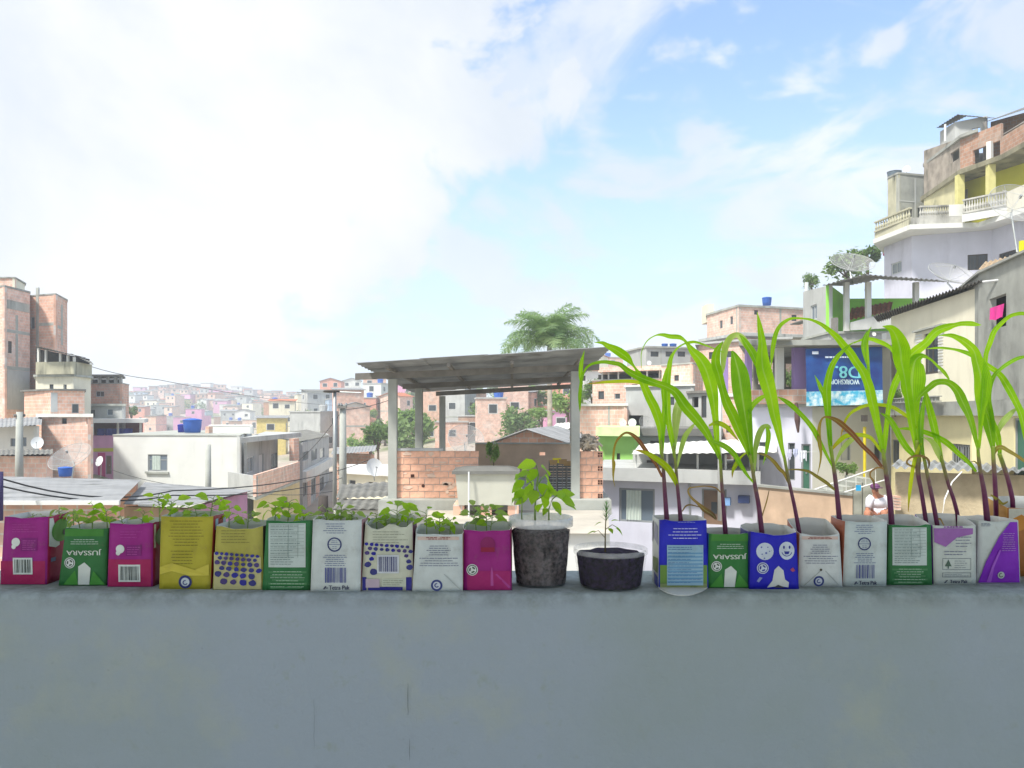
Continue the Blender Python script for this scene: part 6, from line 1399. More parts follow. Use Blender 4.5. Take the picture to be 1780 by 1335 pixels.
def white_folded(key, lab, *a, **kw):
    r, k = C(key, lab, *a, **kw); xb0, xb1, xt0, xt1, top, base = a[:6]
    x0, x1 = (xb0+xt0)/2, (xb1+xt1)/2; w = x1-x0; h = base-top; Y = lambda v: base - v*h; X = lambda u: x0 + u*w
    k.lines(X(0.22), Y(0.81), X(0.80), Y(0.62), 5, '727a98', 1.0, True, seed=14); k.lines(X(0.08), Y(0.60), X(0.96), Y(0.43), 4, '727a98', 1.0, True, seed=15); k.done('fine_print', r)
    k = Ink(CART[key][1]); k.rect(X(0.06), Y(0.955), X(0.95), Y(0.895), 'c8b4a8'); k.lines(X(0.15), Y(0.95), X(0.85), Y(0.90), 2, '8a4a44', 1.3, True, seed=16, lift=0.0002); k.done('torn_band', r)
    k = Ink(CART[key][1]); cx, cy = X(0.47), Y(0.11); k.disc(cx, cy, h*0.10, 'c8d2dc'); k.ring(cx, cy, h*0.065, h*0.10, '3a4a8c', 0.0002); k.ring(cx, cy, h*0.02, h*0.042, '5a6aa0', 0.0002, 10, 0.4, 5); k.done('round_seal', r)
    k = Ink(CART[key][1]); k.poly([(X(0.62), Y(0.30)), (X(0.64), Y(0.31)), (X(0.99), Y(0.03)), (X(0.97), Y(0.02))], 'a9b4b2'); k.done('fold_crease', r); return r
white_folded(9, 'short white carton with pink torn edge beside the plain magenta carton', 718, 803, 724, 802, 928, 1028, WHT, 'b0847c', back=9, right='9a6a5a', seed=9)
r, k = C(10, 'plain magenta carton beside the round plastic pot', 805, 888, 808, 884, 921, 1026, 'a21284', '7a0c5a', right='8a1050', back=6, seed=10)
k.rect(812, 992, 887, 1025, 'ac1070'); k.poly([(861, 998), (864, 997), (888, 1020), (885, 1023)], 'b8409a'); k.done('print_panel', r)
k = Ink(CART[10][1]); k.disc(848, 946, 13, '8e0c62', 0.0004); k.rect(836, 951, 860, 959, '9c0c40', 0.0008); k.done('cap_mark', r)
k = Ink(CART[10][1]); tri_recycle(k, 821, 990, 10); k.done('recycling_mark', r)
k = Ink(CART[10][1]); k.poly([(853, 1018), (853, 995), (855, 984), (857, 995), (858, 1018)], 'c050a4', 0.0006); k.done('fold_mark', r)
# 13 blue milk
r, k = C(13, 'blue carton with pale nutrition table, tallest beside the shallow soil tub', 1146, 1230, 1147, 1226, 904, 1023, BLU, 'b4bcb8', left='c6cac4', seed=13, depth=0.07)
k.rect(1147, 982, 1229, 1023, '6f9a3e'); k.lines(1148, 1012, 1228, 1022, 3, '5a7a3a', 2, seed=2, lift=0.0002); k.rect(1147, 1014, 1229, 1023, '879a62', 0.0003); k.done('meadow_print', r)
k = Ink(CART[13][1]); k.lines(1160, 916, 1222, 938, 4, 'c8d0f0', 1.2, True, seed=18); k.lines(1178, 906, 1222, 910, 1, '8a98e0', 1.0, seed=4); k.done('fine_print', r)
k = Ink(CART[13][1]); k.lift = 0.0019; k.rect(1159, 947, 1222, 1017, '9cc6dc'); k.lines(1161, 949, 1220, 956, 2, '3c6aa8', 1.2, seed=3, lift=0.0002)
for i in range(9): k.rect(1160, 960 + i*6.2, 1221, 962.6 + i*6.2, '6aa4cc', 0.0002)
k.lines(1161, 957, 1219, 1015, 10, '3f74b0', 0.9, seed=21, lift=0.0004); k.done('nutrition_table', r)
side_print(13, [([(0.05, 0.62), (0.45, 0.7), (0.4, 0.95), (0.1, 0.9)], '8e90a4'), ([(0.55, 0.7), (0.9, 0.6), (0.95, 0.9), (0.6, 0.96)], '9496a8'), ([(0.02, 0.02), (0.5, 0.02), (0.5, 0.2), (0.02, 0.16)], '3a46a8'), ([(0.02, 0.22), (0.6, 0.22), (0.6, 0.42), (0.02, 0.44)], '6f8c46')], 'cow_print', -1)
def lip():
    mb = MB(); Yf = F*0.32/(1023-HY) - 0.004; pts = []
    for i in range(25):
        t = i/24; px = 1143 + 88*t; pts.append((px, 1021 + 15*math.sin(PI*t)**0.7))
    z = SILL + 0.0015
    for (a, b), (c, d) in zip(pts, pts[1:]):
        def g(px, py, up): 
            Y = F*(CZ-z)/(py-HY); return Vector((xat(px, Y), max(Y, 1.385), z + up))
        mb.hexa([g(a, b, 0), g(c, d, 0), g(c, 1018, 0), g(a, 1018, 0), g(a, b, .0012), g(c, d, .0012), g(c, 1018, .0012), g(a, 1018, .0012)])
    return tag(mb.build('plastic_lid', MPlastic('clear_plastic', (0.85, 0.88, 0.86), 0.45)), 'clear plastic saucer tucked under the blue carton beside the tub', 'cover')  # clear plastic lid lying under the front of the carton
lip()
jussara(14, 'green carton with upside-down lettering between two blue cartons', 1231, 1306, 1233, 1303, 927, 1022, '2c8038', '1f5f2c', seed=14, left='1430b8')
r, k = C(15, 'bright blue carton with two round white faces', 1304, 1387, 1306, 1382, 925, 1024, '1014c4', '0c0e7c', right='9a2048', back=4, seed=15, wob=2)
k.disc(1329, 958, 15, 'c3d0dc'); k.rect(1340, 956, 1340.5, 957, '3a4ab0')
for a, b, s in ((1323, 951, 1.6), (1334, 951, 1.2), (1324, 963, 1.3), (1331, 961, 2.0), (1337, 958, 1.2), (1328, 970, 1.5)): k.disc(a, b, s, '6a7cc0', 0.0002, 8)
k.done('cookie_mark', r)
k = Ink(CART[15][1]); k.disc(1367, 957, 13.5, 'c3d0dc', 0, 22, 15.5); k.disc(1362, 951, 1.8, '22309c', 0.0002, 8, 3); k.disc(1372, 951, 1.8, '22309c', 0.0002, 8, 3); k.poly([(1362, 958), (1372, 958), (1370, 963), (1364, 963)], '22309c', 0.0002); k.ring(1367, 957, 8.5, 9.8, '22309c', 0.0002, 12, 0.3, 2.85); k.done('smiling_face', r)
k = Ink(CART[15][1]); tri_recycle(k, 1325, 987, 10, 'c3d0dc', '22309c'); k.done('recycling_mark', r)
k = Ink(CART[15][1]); k.poly([(1333, 1021), (1342, 1009), (1345, 990), (1352, 983), (1361, 991), (1364, 1007), (1371, 1012), (1370, 1021), (1355, 1018)], 'c9d0cc'); k.poly([(1344, 1021), (1352, 1016), (1366, 1022)], '3a3c44', 0.0002); k.done('peeled_flap', r)
k = Ink(CART[15][1]); k.poly([(1315, 1010), (1320, 1003), (1325, 1004), (1319, 1012)], '9aa8d8'); k.poly([(1373, 990), (1378, 986), (1382, 992), (1377, 994)], 'b04a70'); k.done('print_fleck', r)
white_folded(16, 'white carton with fine print right of the blue carton with faces', 1388, 1463, 1391, 1457, 928, 1020, 'c6cfcd', 'a86c58', back=18, right='b06a50', seed=16, wob=1.5)
k = Ink(CART[16][1]); k.disc(1426, 990, 2.2, '4a4a3c', 0, 10); k.poly([(1396, 1018), (1398, 1018), (1426, 992), (1425, 991)], 'a4aeaa'); k.done('fold_crease', CART[16][0])
tetra_white(17, 'white carton with barcode, left of the green nutrition-table carton on the right half', 1466, 1539, 1470, 1540, 906, 1019, 'bccac8', 'a87060', left='b06a50', back=2, seed=17)
table_carton(18, 'green carton with white nutrition table beside the lilac-topped carton', 1543, 1619, 1546, 1616, 912, 1017, '2f7d44', '1f5c30', back=9, seed=18, wob=1.0)
r, k = C(19, 'white carton with lilac top band next to the purple-slashed carton', 1624, 1695, 1622, 1694, 913, 1016, 'bfc9c2', '7a4a9a', left='6a3090', back=12, seed=19)
k.poly([(1622, 918), (1690, 918), (1690, 928), (1662, 934), (1642, 950), (1623, 942)], 'a068b4', 0.0012); k.lines(1640, 914, 1688, 918, 1, '9a5ab0', 2.5, seed=4); k.done('lilac_band', r)
k = Ink(CART[19][1]); k.lines(1660, 931, 1692, 952, 4, '727a98', 1.0, seed=24); k.lines(1640, 956, 1692, 966, 2, '727a98', 1.1, seed=25); k.done('fine_print', r)
k = Ink(CART[19][1])
for x0, y0, x1, y1 in ((1637, 970, 1687, 990), (1637, 995, 1687, 1003)):
    for a, b, c, d in ((x0, y0, x1, y0+0.8), (x0, y1-0.8, x1, y1), (x0, y0, x0+0.8, y1), (x1-0.8, y0, x1, y1)): k.rect(a, b, c, d, '6e7a80')
k.poly([(1641, 984), (1647, 972), (1653, 984)], '4e6a5a', 0.0002); k.rect(1646, 984, 1648, 988, '4e6a5a', 0.0002); k.lines(1658, 973, 1684, 988, 4, '7e8890', 0.9, seed=3); k.lines(1641, 997, 1684, 1002, 2, '7e8890', 0.8, seed=8); k.done('label_panel', r)
k = Ink(CART[19][1]); k.text('Tetra Pak', 1666, 1010.5, 5.6, '3a4260', 31, bold=0.25); k.poly([(1640, 1013), (1645, 1008), (1647, 1008), (1643, 1013)], '3a4260'); k.done('brand_lettering', r)
r, k = C(20, 'white carton with a diagonal purple slash, near the right end', 1698, 1772, 1702, 1768, 905, 1013, 'bfc9c4', '7a3a9a', left='a8b0a8', right='8a4a34', back=0, seed=20)
k.poly([(1699, 1012), (1712, 975), (1735, 932), (1755, 907), (1767, 907), (1771, 1012)], PUR, 0.0016); k.poly([(1713, 1012), (1721, 985), (1735, 955), (1738, 956), (1726, 985), (1721, 1012)], 'a85ad8', 0.0019); k.done('purple_slash', r)
k = Ink(CART[20][1]); k.lift = 0.0036; k.lines(1738, 925, 1764, 958, 9, 'b890d4', 1.0, True, seed=30); k.disc(1738, 999, 6, 'b8c4bc'); k.ring(1738, 999, 2.4, 4, '5a6a60', 0.0002, 10, 0.4, 5); k.done('fine_print', r)
k = Ink(CART[20][1]); k.lines(1705, 909, 1730, 915, 3, '7a8290', 1.0, seed=31); k.done('batch_print', r)
# 21 orange one behind, cut by the right edge of the picture
def C21():
    r, P, Ym, zz = carton('orange-brown carton at the far right, set behind the purple-slashed one', 1752, 1848, 1752, 1848, 882, 1002, 'b0702c', 'b87a3c', back=12, left='c09048', seed=21, depth=0.07)
    CART[21] = (r, P, Ym, zz)
    k = Ink(P); k.rect(1753, 884, 1846, 905, 'b9bcae'); k.poly([(1753, 905), (1775, 894), (1800, 912), (1753, 930)], 'c98a2c', 0.0002); k.done('print_panel', r)
C21()

# ---------------------------------------------------------------- the two plastic tubs
def m_tub(name, lo, hi):
    '''clear plastic, fogged in patches'''
    m, n, l, b = base_mat(name, 0.2, 0.5); b.inputs['Base Color'].default_value = (0.72, 0.75, 0.76, 1)
    t = n.new('ShaderNodeTexCoord'); f = nz(n, l, t.outputs['Object'], 60, 7, 0.7, 0.38, 0.75)
    r = n.new('ShaderNodeMapRange'); l.new(f, r.inputs['Value']); r.inputs['To Min'].default_value = lo; r.inputs['To Max'].default_value = hi
    tr = n.new('ShaderNodeBsdfTransparent'); ms = n.new('ShaderNodeMixShader'); l.new(r.outputs[0], ms.inputs[0])
    l.new(tr.outputs[0], ms.inputs[1]); l.new(b.outputs[0], ms.inputs[2]); l.new(ms.outputs[0], n['Material Output'].inputs['Surface']); return m
def pot(label, name, px, rim_py, base_py, r_top, r_bot, r_rim, soil_frac, ribs=0, tall=True):
    Y = F*0.32/(base_py-HY) ; s = Y/F
    # base_py is the near edge of the foot
    Yc = Y + r_bot*s
    c = Vector((xat(px, Yc), Yc, SILL)); k = Yc/F
    H = (CZ + (HY-rim_py)*k*1.0) - SILL
    root = thing(name, label, 'pot', c)
    rt, rb, rm = r_top*k, r_bot*k, r_rim*k
    n = 96 if ribs else 48
    mb = MB()
    prof = [(rb*0.9, 0.0), (rb*0.985, 0.002), (rb, 0.006)]
    for i in range(1, 9): prof.append((rb + (rt-rb)*i/8, 0.006 + (H*0.86-0.006)*i/8))
    prof += [(rt*1.001, H*0.862)]
    mb.lathe(c, prof, n, True, False)
    if ribs:
        for v in mb.v:
            a = math.atan2(v.y-c.y, v.x-c.x); zz = (v.z-c.z)/H
            if 0.08 < zz < 0.85:
                d = Vector((v.x-c.x, v.y-c.y, 0)); q = 1 + 0.022*math.cos(a*ribs)
                v.x, v.y = c.x + d.x*q, c.y + d.y*q
    mb.build('tub_wall', m_tub('tub_film_' + name, 0.02, 0.16 if tall else 0.06), root, True)
    mb = MB(); mb.lathe(c, [(rt*1.002, H*0.864), (rm, H*0.87), (rm*1.004, H*0.93), (rm, H), (rm-0.0012, H+0.0006), (rm-0.0022, H), (rm-0.0026, H*0.88)], n, False, False)
    mb.build('rim', m_tub('rim_film_' + name, 0.5 if tall else 0.15, 0.8 if tall else 0.34), root, True)
    s2 = MB(); prof = [(rb*0.86, 0.003)]
    hs = H*soil_frac
    for i in range(0, 13): 
        z = 0.004 + (hs-0.004)*i/12; prof.append(((rb + (rt-rb)*min(1, z/(H*0.86)))*0.955, z))
    prof += [(rt*0.7, hs+0.003), (rt*0.3, hs+0.006)]
    s2.lathe(c, prof, 48, True, True)
    for v in s2.v:
        q = mnoise.noise(v*70)*0.0022; d = Vector((v.x-c.x, v.y-c.y, 0))
        if d.length > 0: v += d.normalized()*min(q, 0.0004)
        if v.z - c.z > hs*0.98: v.z += mnoise.noise(v*60)*0.004
    s2.build('soil', M('dark_soil', '33264a', 0.8, 0.9, 130, bump=0.9) if not tall else M('potting_soil2', '6c6163', 0.9, 0.9, 130, bump=0.9), root, True)
    return root, c, hs
POT1 = pot('tall round translucent plastic pot of soil beside the magenta carton', 'plastic_pot', 940, 898, 1023, 53, 45, 56, 0.80)
POT2 = pot('shallow ribbed clear tub of dark soil left of the blue carton', 'plastic_tub', 1061, 952, 1029, 62, 54, 64, 0.84, 44, False)
# ---------------------------------------------------------------- maize
def cr_interp(pts, m):
    """Catmull-Rom through tuples"""
    out = []; n = len(pts)
    for i in range(n-1):
        p0, p1, p2, p3 = pts[max(i-1,0)], pts[i], pts[i+1], pts[min(i+2,n-1)]
        for k in range(m):
            t = k/m
            out.append(tuple(0.5*((2*b) + (c-a)*t + (2*a-5*b+4*c-d)*t*t + (3*b-a-3*c+d)*t**3) for a, b, c, d in zip(p0, p1, p2, p3)))
    out.append(tuple(pts[-1])); return out
LG = dict(veins=True)
LEAFM = {
 'g': MLeaf('maize_green', (0.22, 0.47, 0.008), (0.30, 0.55, 0.012), 0.6, 0.55, 25, **LG),
 'd': MLeaf('maize_deep_green', (0.16, 0.38, 0.008), (0.22, 0.46, 0.012), 0.55, 0.55, 25, **LG),
 'y': MLeaf('maize_yellow_green', (0.40, 0.52, 0.015), (0.48, 0.56, 0.02), 0.6, 0.45, 25, tip=('a8802c', 0.72, 1.0), **LG),
 'p': MLeaf('maize_pale_underside', (0.30, 0.46, 0.12), (0.40, 0.52, 0.20), 0.55, 0.5, 25, **LG),
 'r': MLeaf('maize_red_leaf', (0.16, 0.05, 0.05), (0.20, 0.075, 0.04), 0.45, 0.5, 25, tip=('a08a34', 0.3, 0.75), **LG),
 'b': MLeaf('maize_brown_leaf', (0.30, 0.20, 0.06), (0.24, 0.13, 0.05), 0.35, 0.6, 25, tip=('5a4634', 0.6, 1.0), **LG),
 'o': MLeaf('maize_olive_leaf', (0.28, 0.24, 0.05), (0.30, 0.20, 0.04), 0.4, 0.6, 25, **LG),
}
def m_stem():
    m, n, l, b = base_mat('maize_stalk', 0.4, 0.4)
    t = n.new('ShaderNodeTexCoord'); sp = n.new('ShaderNodeSeparateXYZ'); l.new(t.outputs['UV'], sp.inputs[0])
    ad = n.new('ShaderNodeMath'); ad.operation = 'ADD'; l.new(sp.outputs[1], ad.inputs[0])
    q = n.new('ShaderNodeMath'); q.operation = 'MULTIPLY'; q.inputs[1].default_value = 0.25; l.new(nz(n, l, t.outputs['Object'], 40, 3), q.inputs[0]); l.new(q.outputs[0], ad.inputs[1])
    r = n.new('ShaderNodeValToRGB'); l.new(ad.outputs[0], r.inputs[0]); cr = r.color_ramp
    cr.elements[0].position = 0.0; cr.elements[0].color = (0.075, 0.004, 0.03, 1)
    cr.elements[1].position = 1.15 if False else 1.0; cr.elements[1].color = (0.24, 0.34, 0.03, 1)
    for p, c in ((0.35, (0.10, 0.008, 0.06)), (0.62, (0.13, 0.045, 0.07)), (0.82, (0.19, 0.17, 0.06))):
        e = cr.elements.new(p); e.color = (*c, 1)
    l.new(r.outputs[0], b.inputs['Base Color']); return m
STEM = m_stem()
def leaf(root, pts, mat, Y0, dY=0.0, seed=0, cup=0.22, name='leaf'):
    """pts: (px, py, width px) along the midrib, base first"""
    q = cr_interp([(a, b, w) for a, b, w in pts], 5); n = len(q)
    rr = random.Random(seed*17 + int(pts[0][0])); ph = rr.uniform(0, 6); tilt = rr.uniform(-0.5, 0.5)
    mb = MB(); rows = []
    lens = [0.0]
    for i in range(1, n): lens.append(lens[-1] + math.hypot(q[i][0]-q[i-1][0], q[i][1]-q[i-1][1]))
    for i, (px, py, w) in enumerate(q):
        t = lens[i]/lens[-1]
        Y = Y0 + dY*(t**1.4); w = max(w, 0.5)*0.5
        a, b = q[max(i-1, 0)], q[min(i+1, n-1)]
        tx, ty = b[0]-a[0], b[1]-a[1]; L = math.hypot(tx, ty) or 1
        nx, ny = -ty/L, tx/L
        row = []
        for s in (-1, -0.5, 0, 0.5, 1):
            wav = 0.12*math.sin(lens[i]/16 + ph + (2 if s > 0 else 0))*abs(s)*w
            p = at(px + nx*w*s, py + ny*w*s, Y)
            p.y += (tilt*s*w + cup*w*(1-abs(s)) + wav*2) * Y/F
            row.append(mb.vert(p))
        rows.append((row, t))
    for (r0, t0), (r1, t1) in zip(rows, rows[1:]):
        for k in range(4):
            mb.face([r0[k], r0[k+1], r1[k+1], r1[k]], [(k/4, t0), ((k+1)/4, t0), ((k+1)/4, t1), (k/4, t1)])
    return mb.build(name, LEAFM[mat], root, True)
def maize(label, key, stem, leaves, back=0.5):
    """stem: (px, py, diameter) from the soil up"""
    if isinstance(key, int):
        root0, P, Ym, zz = CART[key]; Y0 = root0['yf'] + 0.068*back
    else: Y0 = key
    st = cr_interp(stem, 4)
    foot = at(stem[0][0], stem[0][1], Y0)
    z0 = (CART[key][3] if isinstance(key, int) else foot.z) + 0.002
    foot.z = z0
    root = thing('maize_plant', label, 'plant', foot, 'maize plants growing in the right-hand cartons')
    mb = MB(); p0 = at(st[0][0], st[0][1], Y0)
    pts = [Vector((foot.x + (p0.x - at(st[2][0], st[2][1], Y0).x)*0.5, foot.y, z0))] if p0.z > z0 + 0.004 else []
    rad = [st[0][2]*0.5*Y0/F] if pts else []
    for a, b, w in st: pts.append(at(a, b, Y0)); rad.append(w*0.5*Y0/F)
    mb.tube(pts, rad, 10)
    mb.build('stalk', STEM, root, True)
    for i, (m, dY, p) in enumerate(leaves): leaf(root, p, m, Y0 + (0.002 if i % 2 else -0.002), dY, i + 3)
    return root
maize('young maize with a red drooping leaf, left stalk in the blue milk carton', 13,
  [(1159, 903, 9), (1156, 860, 7.5), (1153.5, 822, 6.5), (1151, 790, 5.5), (1149, 765, 4.5)], [
  ('r', -0.05, [(1151, 829, 4), (1140, 807, 5), (1123.6, 784.5, 7), (1107, 762, 7), (1090, 752, 4), (1076, 761, 4), (1068.5, 775.5, 3.5), (1066, 798, 4), (1067, 807, 6), (1066, 830, 2.5), (1069, 846, 0.6)]),
  ('g', -0.06, [(1150, 790, 6), (1149, 747, 12), (1140, 714, 15), (1128, 690, 14), (1118, 667, 12), (1112, 652, 9), (1105, 641, 4), (1099, 633, 5), (1089, 621, 13), (1073, 609.7, 14), (1056, 601, 9), (1047, 596, 6), (1032.6, 595, 0.5)]),
  ('g', 0.04, [(1150, 780, 5), (1153, 740, 9), (1155, 705, 8), (1153, 680, 8), (1154, 662, 7), (1158, 640, 1)]),
])
maize('young maize with an upright ribbon leaf, right stalk in the blue milk carton', 13,
  [(1183, 903, 8), (1180, 870, 6.5), (1177, 840, 6), (1174, 800, 5), (1170, 775, 4.5)], [
  ('y', -0.06, [(1177, 846, 4), (1172, 832, 9), (1161, 814, 11), (1146, 801, 10), (1129, 790, 8), (1115, 784.5, 5), (1104, 782, 0.6)]),
  ('g', 0.05, [(1173, 795, 5), (1168, 764, 9), (1162, 730, 10), (1160, 697, 11), (1160.6, 663.6, 11), (1163, 641, 9), (1166, 624, 7), (1172, 612, 4), (1180, 603, 3), (1191, 597, 3), (1200, 595, 5), (1211.5, 595, 4), (1234, 603, 2.5), (1258.6, 613, 0.8)]),
  ('p', 0.08, [(1172, 785, 4), (1174, 755, 9), (1176, 725, 14), (1180, 703, 13), (1186, 690, 5)]),
  ('p', 0.06, [(1177, 812, 3), (1180, 798, 5), (1184, 781, 8), (1191, 758.6, 9), (1202, 743, 6), (1209, 735, 1)]),
  ('b', 0.03, [(1186, 889, 2), (1192, 880, 2.4), (1201, 877.6, 2.4), (1217.8, 882, 1)]),
])
maize('maize with a long leaf arching far left, in the green carton between blue ones', 14,
  [(1261, 925, 8.5), (1257.5, 880, 7), (1255, 845, 6), (1253, 815, 5.5), (1251, 790, 5)], [
  ('g', -0.10, [(1254, 805, 4), (1247, 787, 7), (1236, 767, 10), (1225, 747, 15), (1208, 725, 18), (1191, 706, 18), (1175, 683, 15), (1160, 673, 13), (1140, 666, 12), (1120, 659, 13), (1106, 653, 12), (1092, 645, 10), (1078, 634, 8), (1065, 631, 7), (1048, 629, 6), (1028, 633, 4.5), (1017, 643, 4), (1011, 660, 5), (1008, 685, 6), (1008, 705, 4), (1008, 716, 0.5)]),
  ('g', 0.05, [(1252, 795, 5), (1247, 775, 8), (1245, 747, 11), (1243, 719, 13), (1240, 690, 18), (1234, 663, 22), (1227, 641, 25), (1217, 624, 21), (1204, 610, 13), (1195, 598, 6), (1189, 591, 5), (1180, 586, 8), (1165, 585, 8), (1152, 582, 6), (1140, 583, 2.5), (1127, 590.6, 2), (1119, 602, 1.6), (1114.6, 617, 1.4), (1115, 640, 1)]),
  ('y', 0.04, [(1232, 740, 3), (1247, 735, 8), (1264, 743, 8), (1275.5, 756, 5), (1285, 768, 0.6)]),
  ('y', -0.07, [(1150, 672, 3), (1130, 668, 6), (1112, 665, 6), (1090, 662.5, 6), (1056, 664, 5), (1035, 666, 3), (1020, 667, 0.5)]),
  ('g', -0.10, [(1011, 668, 5), (1009, 650, 7), (1011, 630, 7), (1016, 609, 0.5)]),
  ('b', -0.04, [(1252.6, 856, 2), (1243.6, 848, 2.5), (1226.7, 845, 2), (1207.6, 846.7, 2), (1198, 849, 2.5), (1196.4, 856, 3), (1203, 866, 4), (1213, 875, 5), (1224.5, 885.5, 9), (1238, 894.5, 8), (1245, 903, 3)]),
])
maize('young maize with broad dark folded blades, in the blue carton with faces', 15,
  [(1324, 923, 9), (1319, 880, 8), (1312.5, 845, 7), (1308, 815, 6), (1304, 790, 5.5)], [
  ('d', 0.04, [(1307, 805, 6), (1302.5, 770, 11), (1298, 736, 18), (1293, 702, 26), (1289, 675, 28), (1284.5, 647, 27), (1280, 630, 20), (1276, 617, 10), (1272, 610, 3)]),
  ('g', -0.05, [(1304, 795, 5), (1287, 753, 13), (1275.5, 725, 16), (1264, 702, 16), (1257, 680, 13), (1250, 652, 13), (1244, 630, 14), (1247, 609, 11), (1257, 593, 1)]),
  ('d', -0.07, [(1311, 840, 3), (1299, 826, 5), (1286.7, 807, 8), (1275.5, 789, 10), (1261, 776.6, 10), (1247, 770, 8), (1230, 764.6, 1)]),
  ('y', -0.03, [(1305, 788, 2), (1298, 786.7, 3), (1288, 794.6, 4), (1280, 806, 8), (1274, 818, 5), (1272.7, 831, 0.5)]),
  ('p', 0.05, [(1311, 825, 3), (1312.6, 800, 6), (1313, 782, 8), (1318, 758.6, 11), (1325, 744, 10), (1334, 740, 6), (1337, 746, 8)]),
  ('g', 0.04, [(1333, 742, 5), (1336, 755, 10), (1334, 773, 9), (1331, 790, 5), (1326, 808, 0.6)]),
  ('g', 0.07, [(1300, 735, 4), (1302, 717, 8), (1310, 702, 10), (1324, 691, 8), (1334, 688, 3)]),
  ('b', -0.02, [(1322, 905, 2), (1327, 890, 1.8), (1333, 870, 1.8), (1337, 852, 1)]),
])
maize('tallest maize with one very broad upright blade, right of the carton with faces', 16,
  [(1389, 923, 7.5), (1382, 885, 6.5), (1376, 857, 6), (1371, 835, 6), (1366.5, 812, 5.5), (1363, 792, 5)], [
  ('g', -0.03, [(1364, 798, 6), (1358.7, 775.5, 9), (1353, 747, 14), (1346, 719, 21), (1341, 691, 26), (1334, 663.6, 29), (1327, 641, 28), (1325, 618.6, 24), (1325, 596, 17), (1321, 568, 10), (1316, 542, 0.5)]),
  ('p', 0.06, [(1326, 655, 8), (1318, 632, 14), (1309, 614, 14), (1299, 600, 13), (1290, 588, 12), (1281, 582, 9), (1270, 587, 11), (1262, 600, 12), (1258, 618, 11), (1257, 640, 6), (1256, 652, 0.6)]),
  ('g', 0.02, [(1318, 640, 6), (1309, 616, 12), (1299, 600, 11), (1291, 588, 6), (1285, 582, 1)]),
  ('o', -0.05, [(1371, 840, 4), (1363, 822.6, 6), (1355, 815, 7), (1345, 802.5, 7), (1331.7, 792, 5), (1316, 788, 0.6)]),
])
maize('maize with forked blades before the blue banner, in the white barcoded carton', 17,
  [(1459, 903, 9), (1455.5, 863, 8), (1451, 825, 7), (1447.6, 803, 6.5), (1444, 775, 6)], [
  ('d', 0.03, [(1446, 795, 6), (1443, 770, 9), (1440, 742, 10), (1437, 714, 11), (1433, 688, 10), (1427, 675, 9), (1422, 664, 6), (1416, 652, 0.5)]),
  ('g', -0.04, [(1444, 775, 5), (1441, 740, 9), (1439, 708, 11), (1437.5, 675, 12), (1441, 652, 11), (1446.5, 635.5, 10), (1455.5, 621, 8), (1467, 608.5, 5), (1479, 598, 2), (1492.6, 592, 1)]),
  ('g', -0.08, [(1448, 812, 4), (1442, 801, 5), (1432, 781, 6), (1423, 764, 8), (1414, 747, 9), (1401.6, 730.6, 9), (1388, 716, 9), (1374.6, 703.6, 9), (1362, 695, 6), (1352, 690, 1)]),
  ('p', 0.05, [(1451, 808, 3), (1457.7, 792, 6), (1466.7, 778, 9), (1478, 766.5, 9), (1489, 761, 2)]),
  ('o', -0.06, [(1451, 852, 3), (1446, 847, 5), (1435, 838, 6), (1418, 827, 5.5), (1404.5, 819, 4.5), (1384, 816, 3), (1368, 817, 0.8)]),
])
maize('maize with a brown leaf hanging at its left, in the green table carton', 18,
  [(1550, 911, 10), (1546.5, 863, 9), (1541, 829, 8), (1537, 800, 7), (1535, 780, 6.5)], [
  ('g', -0.10, [(1535, 787, 6), (1532, 770, 8), (1526, 742, 11), (1521, 716, 13), (1515, 691, 14), (1509.4, 669, 14), (1500.4, 646.7, 14), (1489, 630, 13), (1478, 613, 12), (1466.7, 600.7, 11), (1455.5, 587, 10), (1441, 573.7, 8), (1427.4, 563.6, 6), (1410.6, 556, 4), (1393.7, 553.5, 3), (1377, 553.5, 4), (1366, 558, 6), (1356, 566, 7), (1349, 579, 8), (1345, 596, 9), (1342, 618, 7), (1340, 640, 0.6)]),
  ('g', 0.07, [(1537, 790, 5), (1539, 758.6, 8), (1542.5, 725, 9), (1547, 697, 9), (1555, 669, 11), (1562.7, 652, 12), (1569, 639, 13), (1578.4, 624, 15), (1593, 609.7, 16), (1610, 596, 13), (1621, 582.7, 13), (1632, 573.7, 14), (1649, 568, 12), (1660, 565, 8), (1671.7, 562.5, 8), (1688.5, 562.5, 9), (1698, 564, 6), (1706, 565, 0.6)]),
  ('g', 0.03, [(1514, 700, 5), (1512, 670, 8), (1510, 645, 7), (1508, 618, 6), (1507, 595, 6), (1510, 577, 5), (1515, 568, 1)]),
  ('d', 0.02, [(1509, 640, 2), (1504, 622, 5), (1500.5, 603, 7), (1503, 588, 7), (1508, 576, 3)]),
  ('r', -0.05, [(1533, 812, 5), (1517, 792, 7), (1500, 775.5, 8), (1483.6, 756, 9), (1472, 745, 9), (1459, 734, 9), (1446, 727, 6), (1433, 725, 3), (1426, 734, 4), (1423.5, 753, 7), (1425, 772, 7.5), (1427, 788, 5), (1425.5, 805, 3), (1421, 825, 0.6)]),
  ('y', 0.05, [(1532, 785, 3), (1527.4, 779, 5), (1520.7, 769, 6), (1511.7, 760, 7), (1495, 756, 7), (1472, 757.5, 8), (1459, 766.5, 8), (1447, 780, 4), (1444, 788, 0.6)]),
  ('b', -0.02, [(1538, 815, 3), (1527.4, 812.5, 3), (1518.4, 816, 3), (1512.8, 821.5, 3), (1513, 829, 3), (1518.4, 837, 4), (1519.6, 850, 1)]),
])
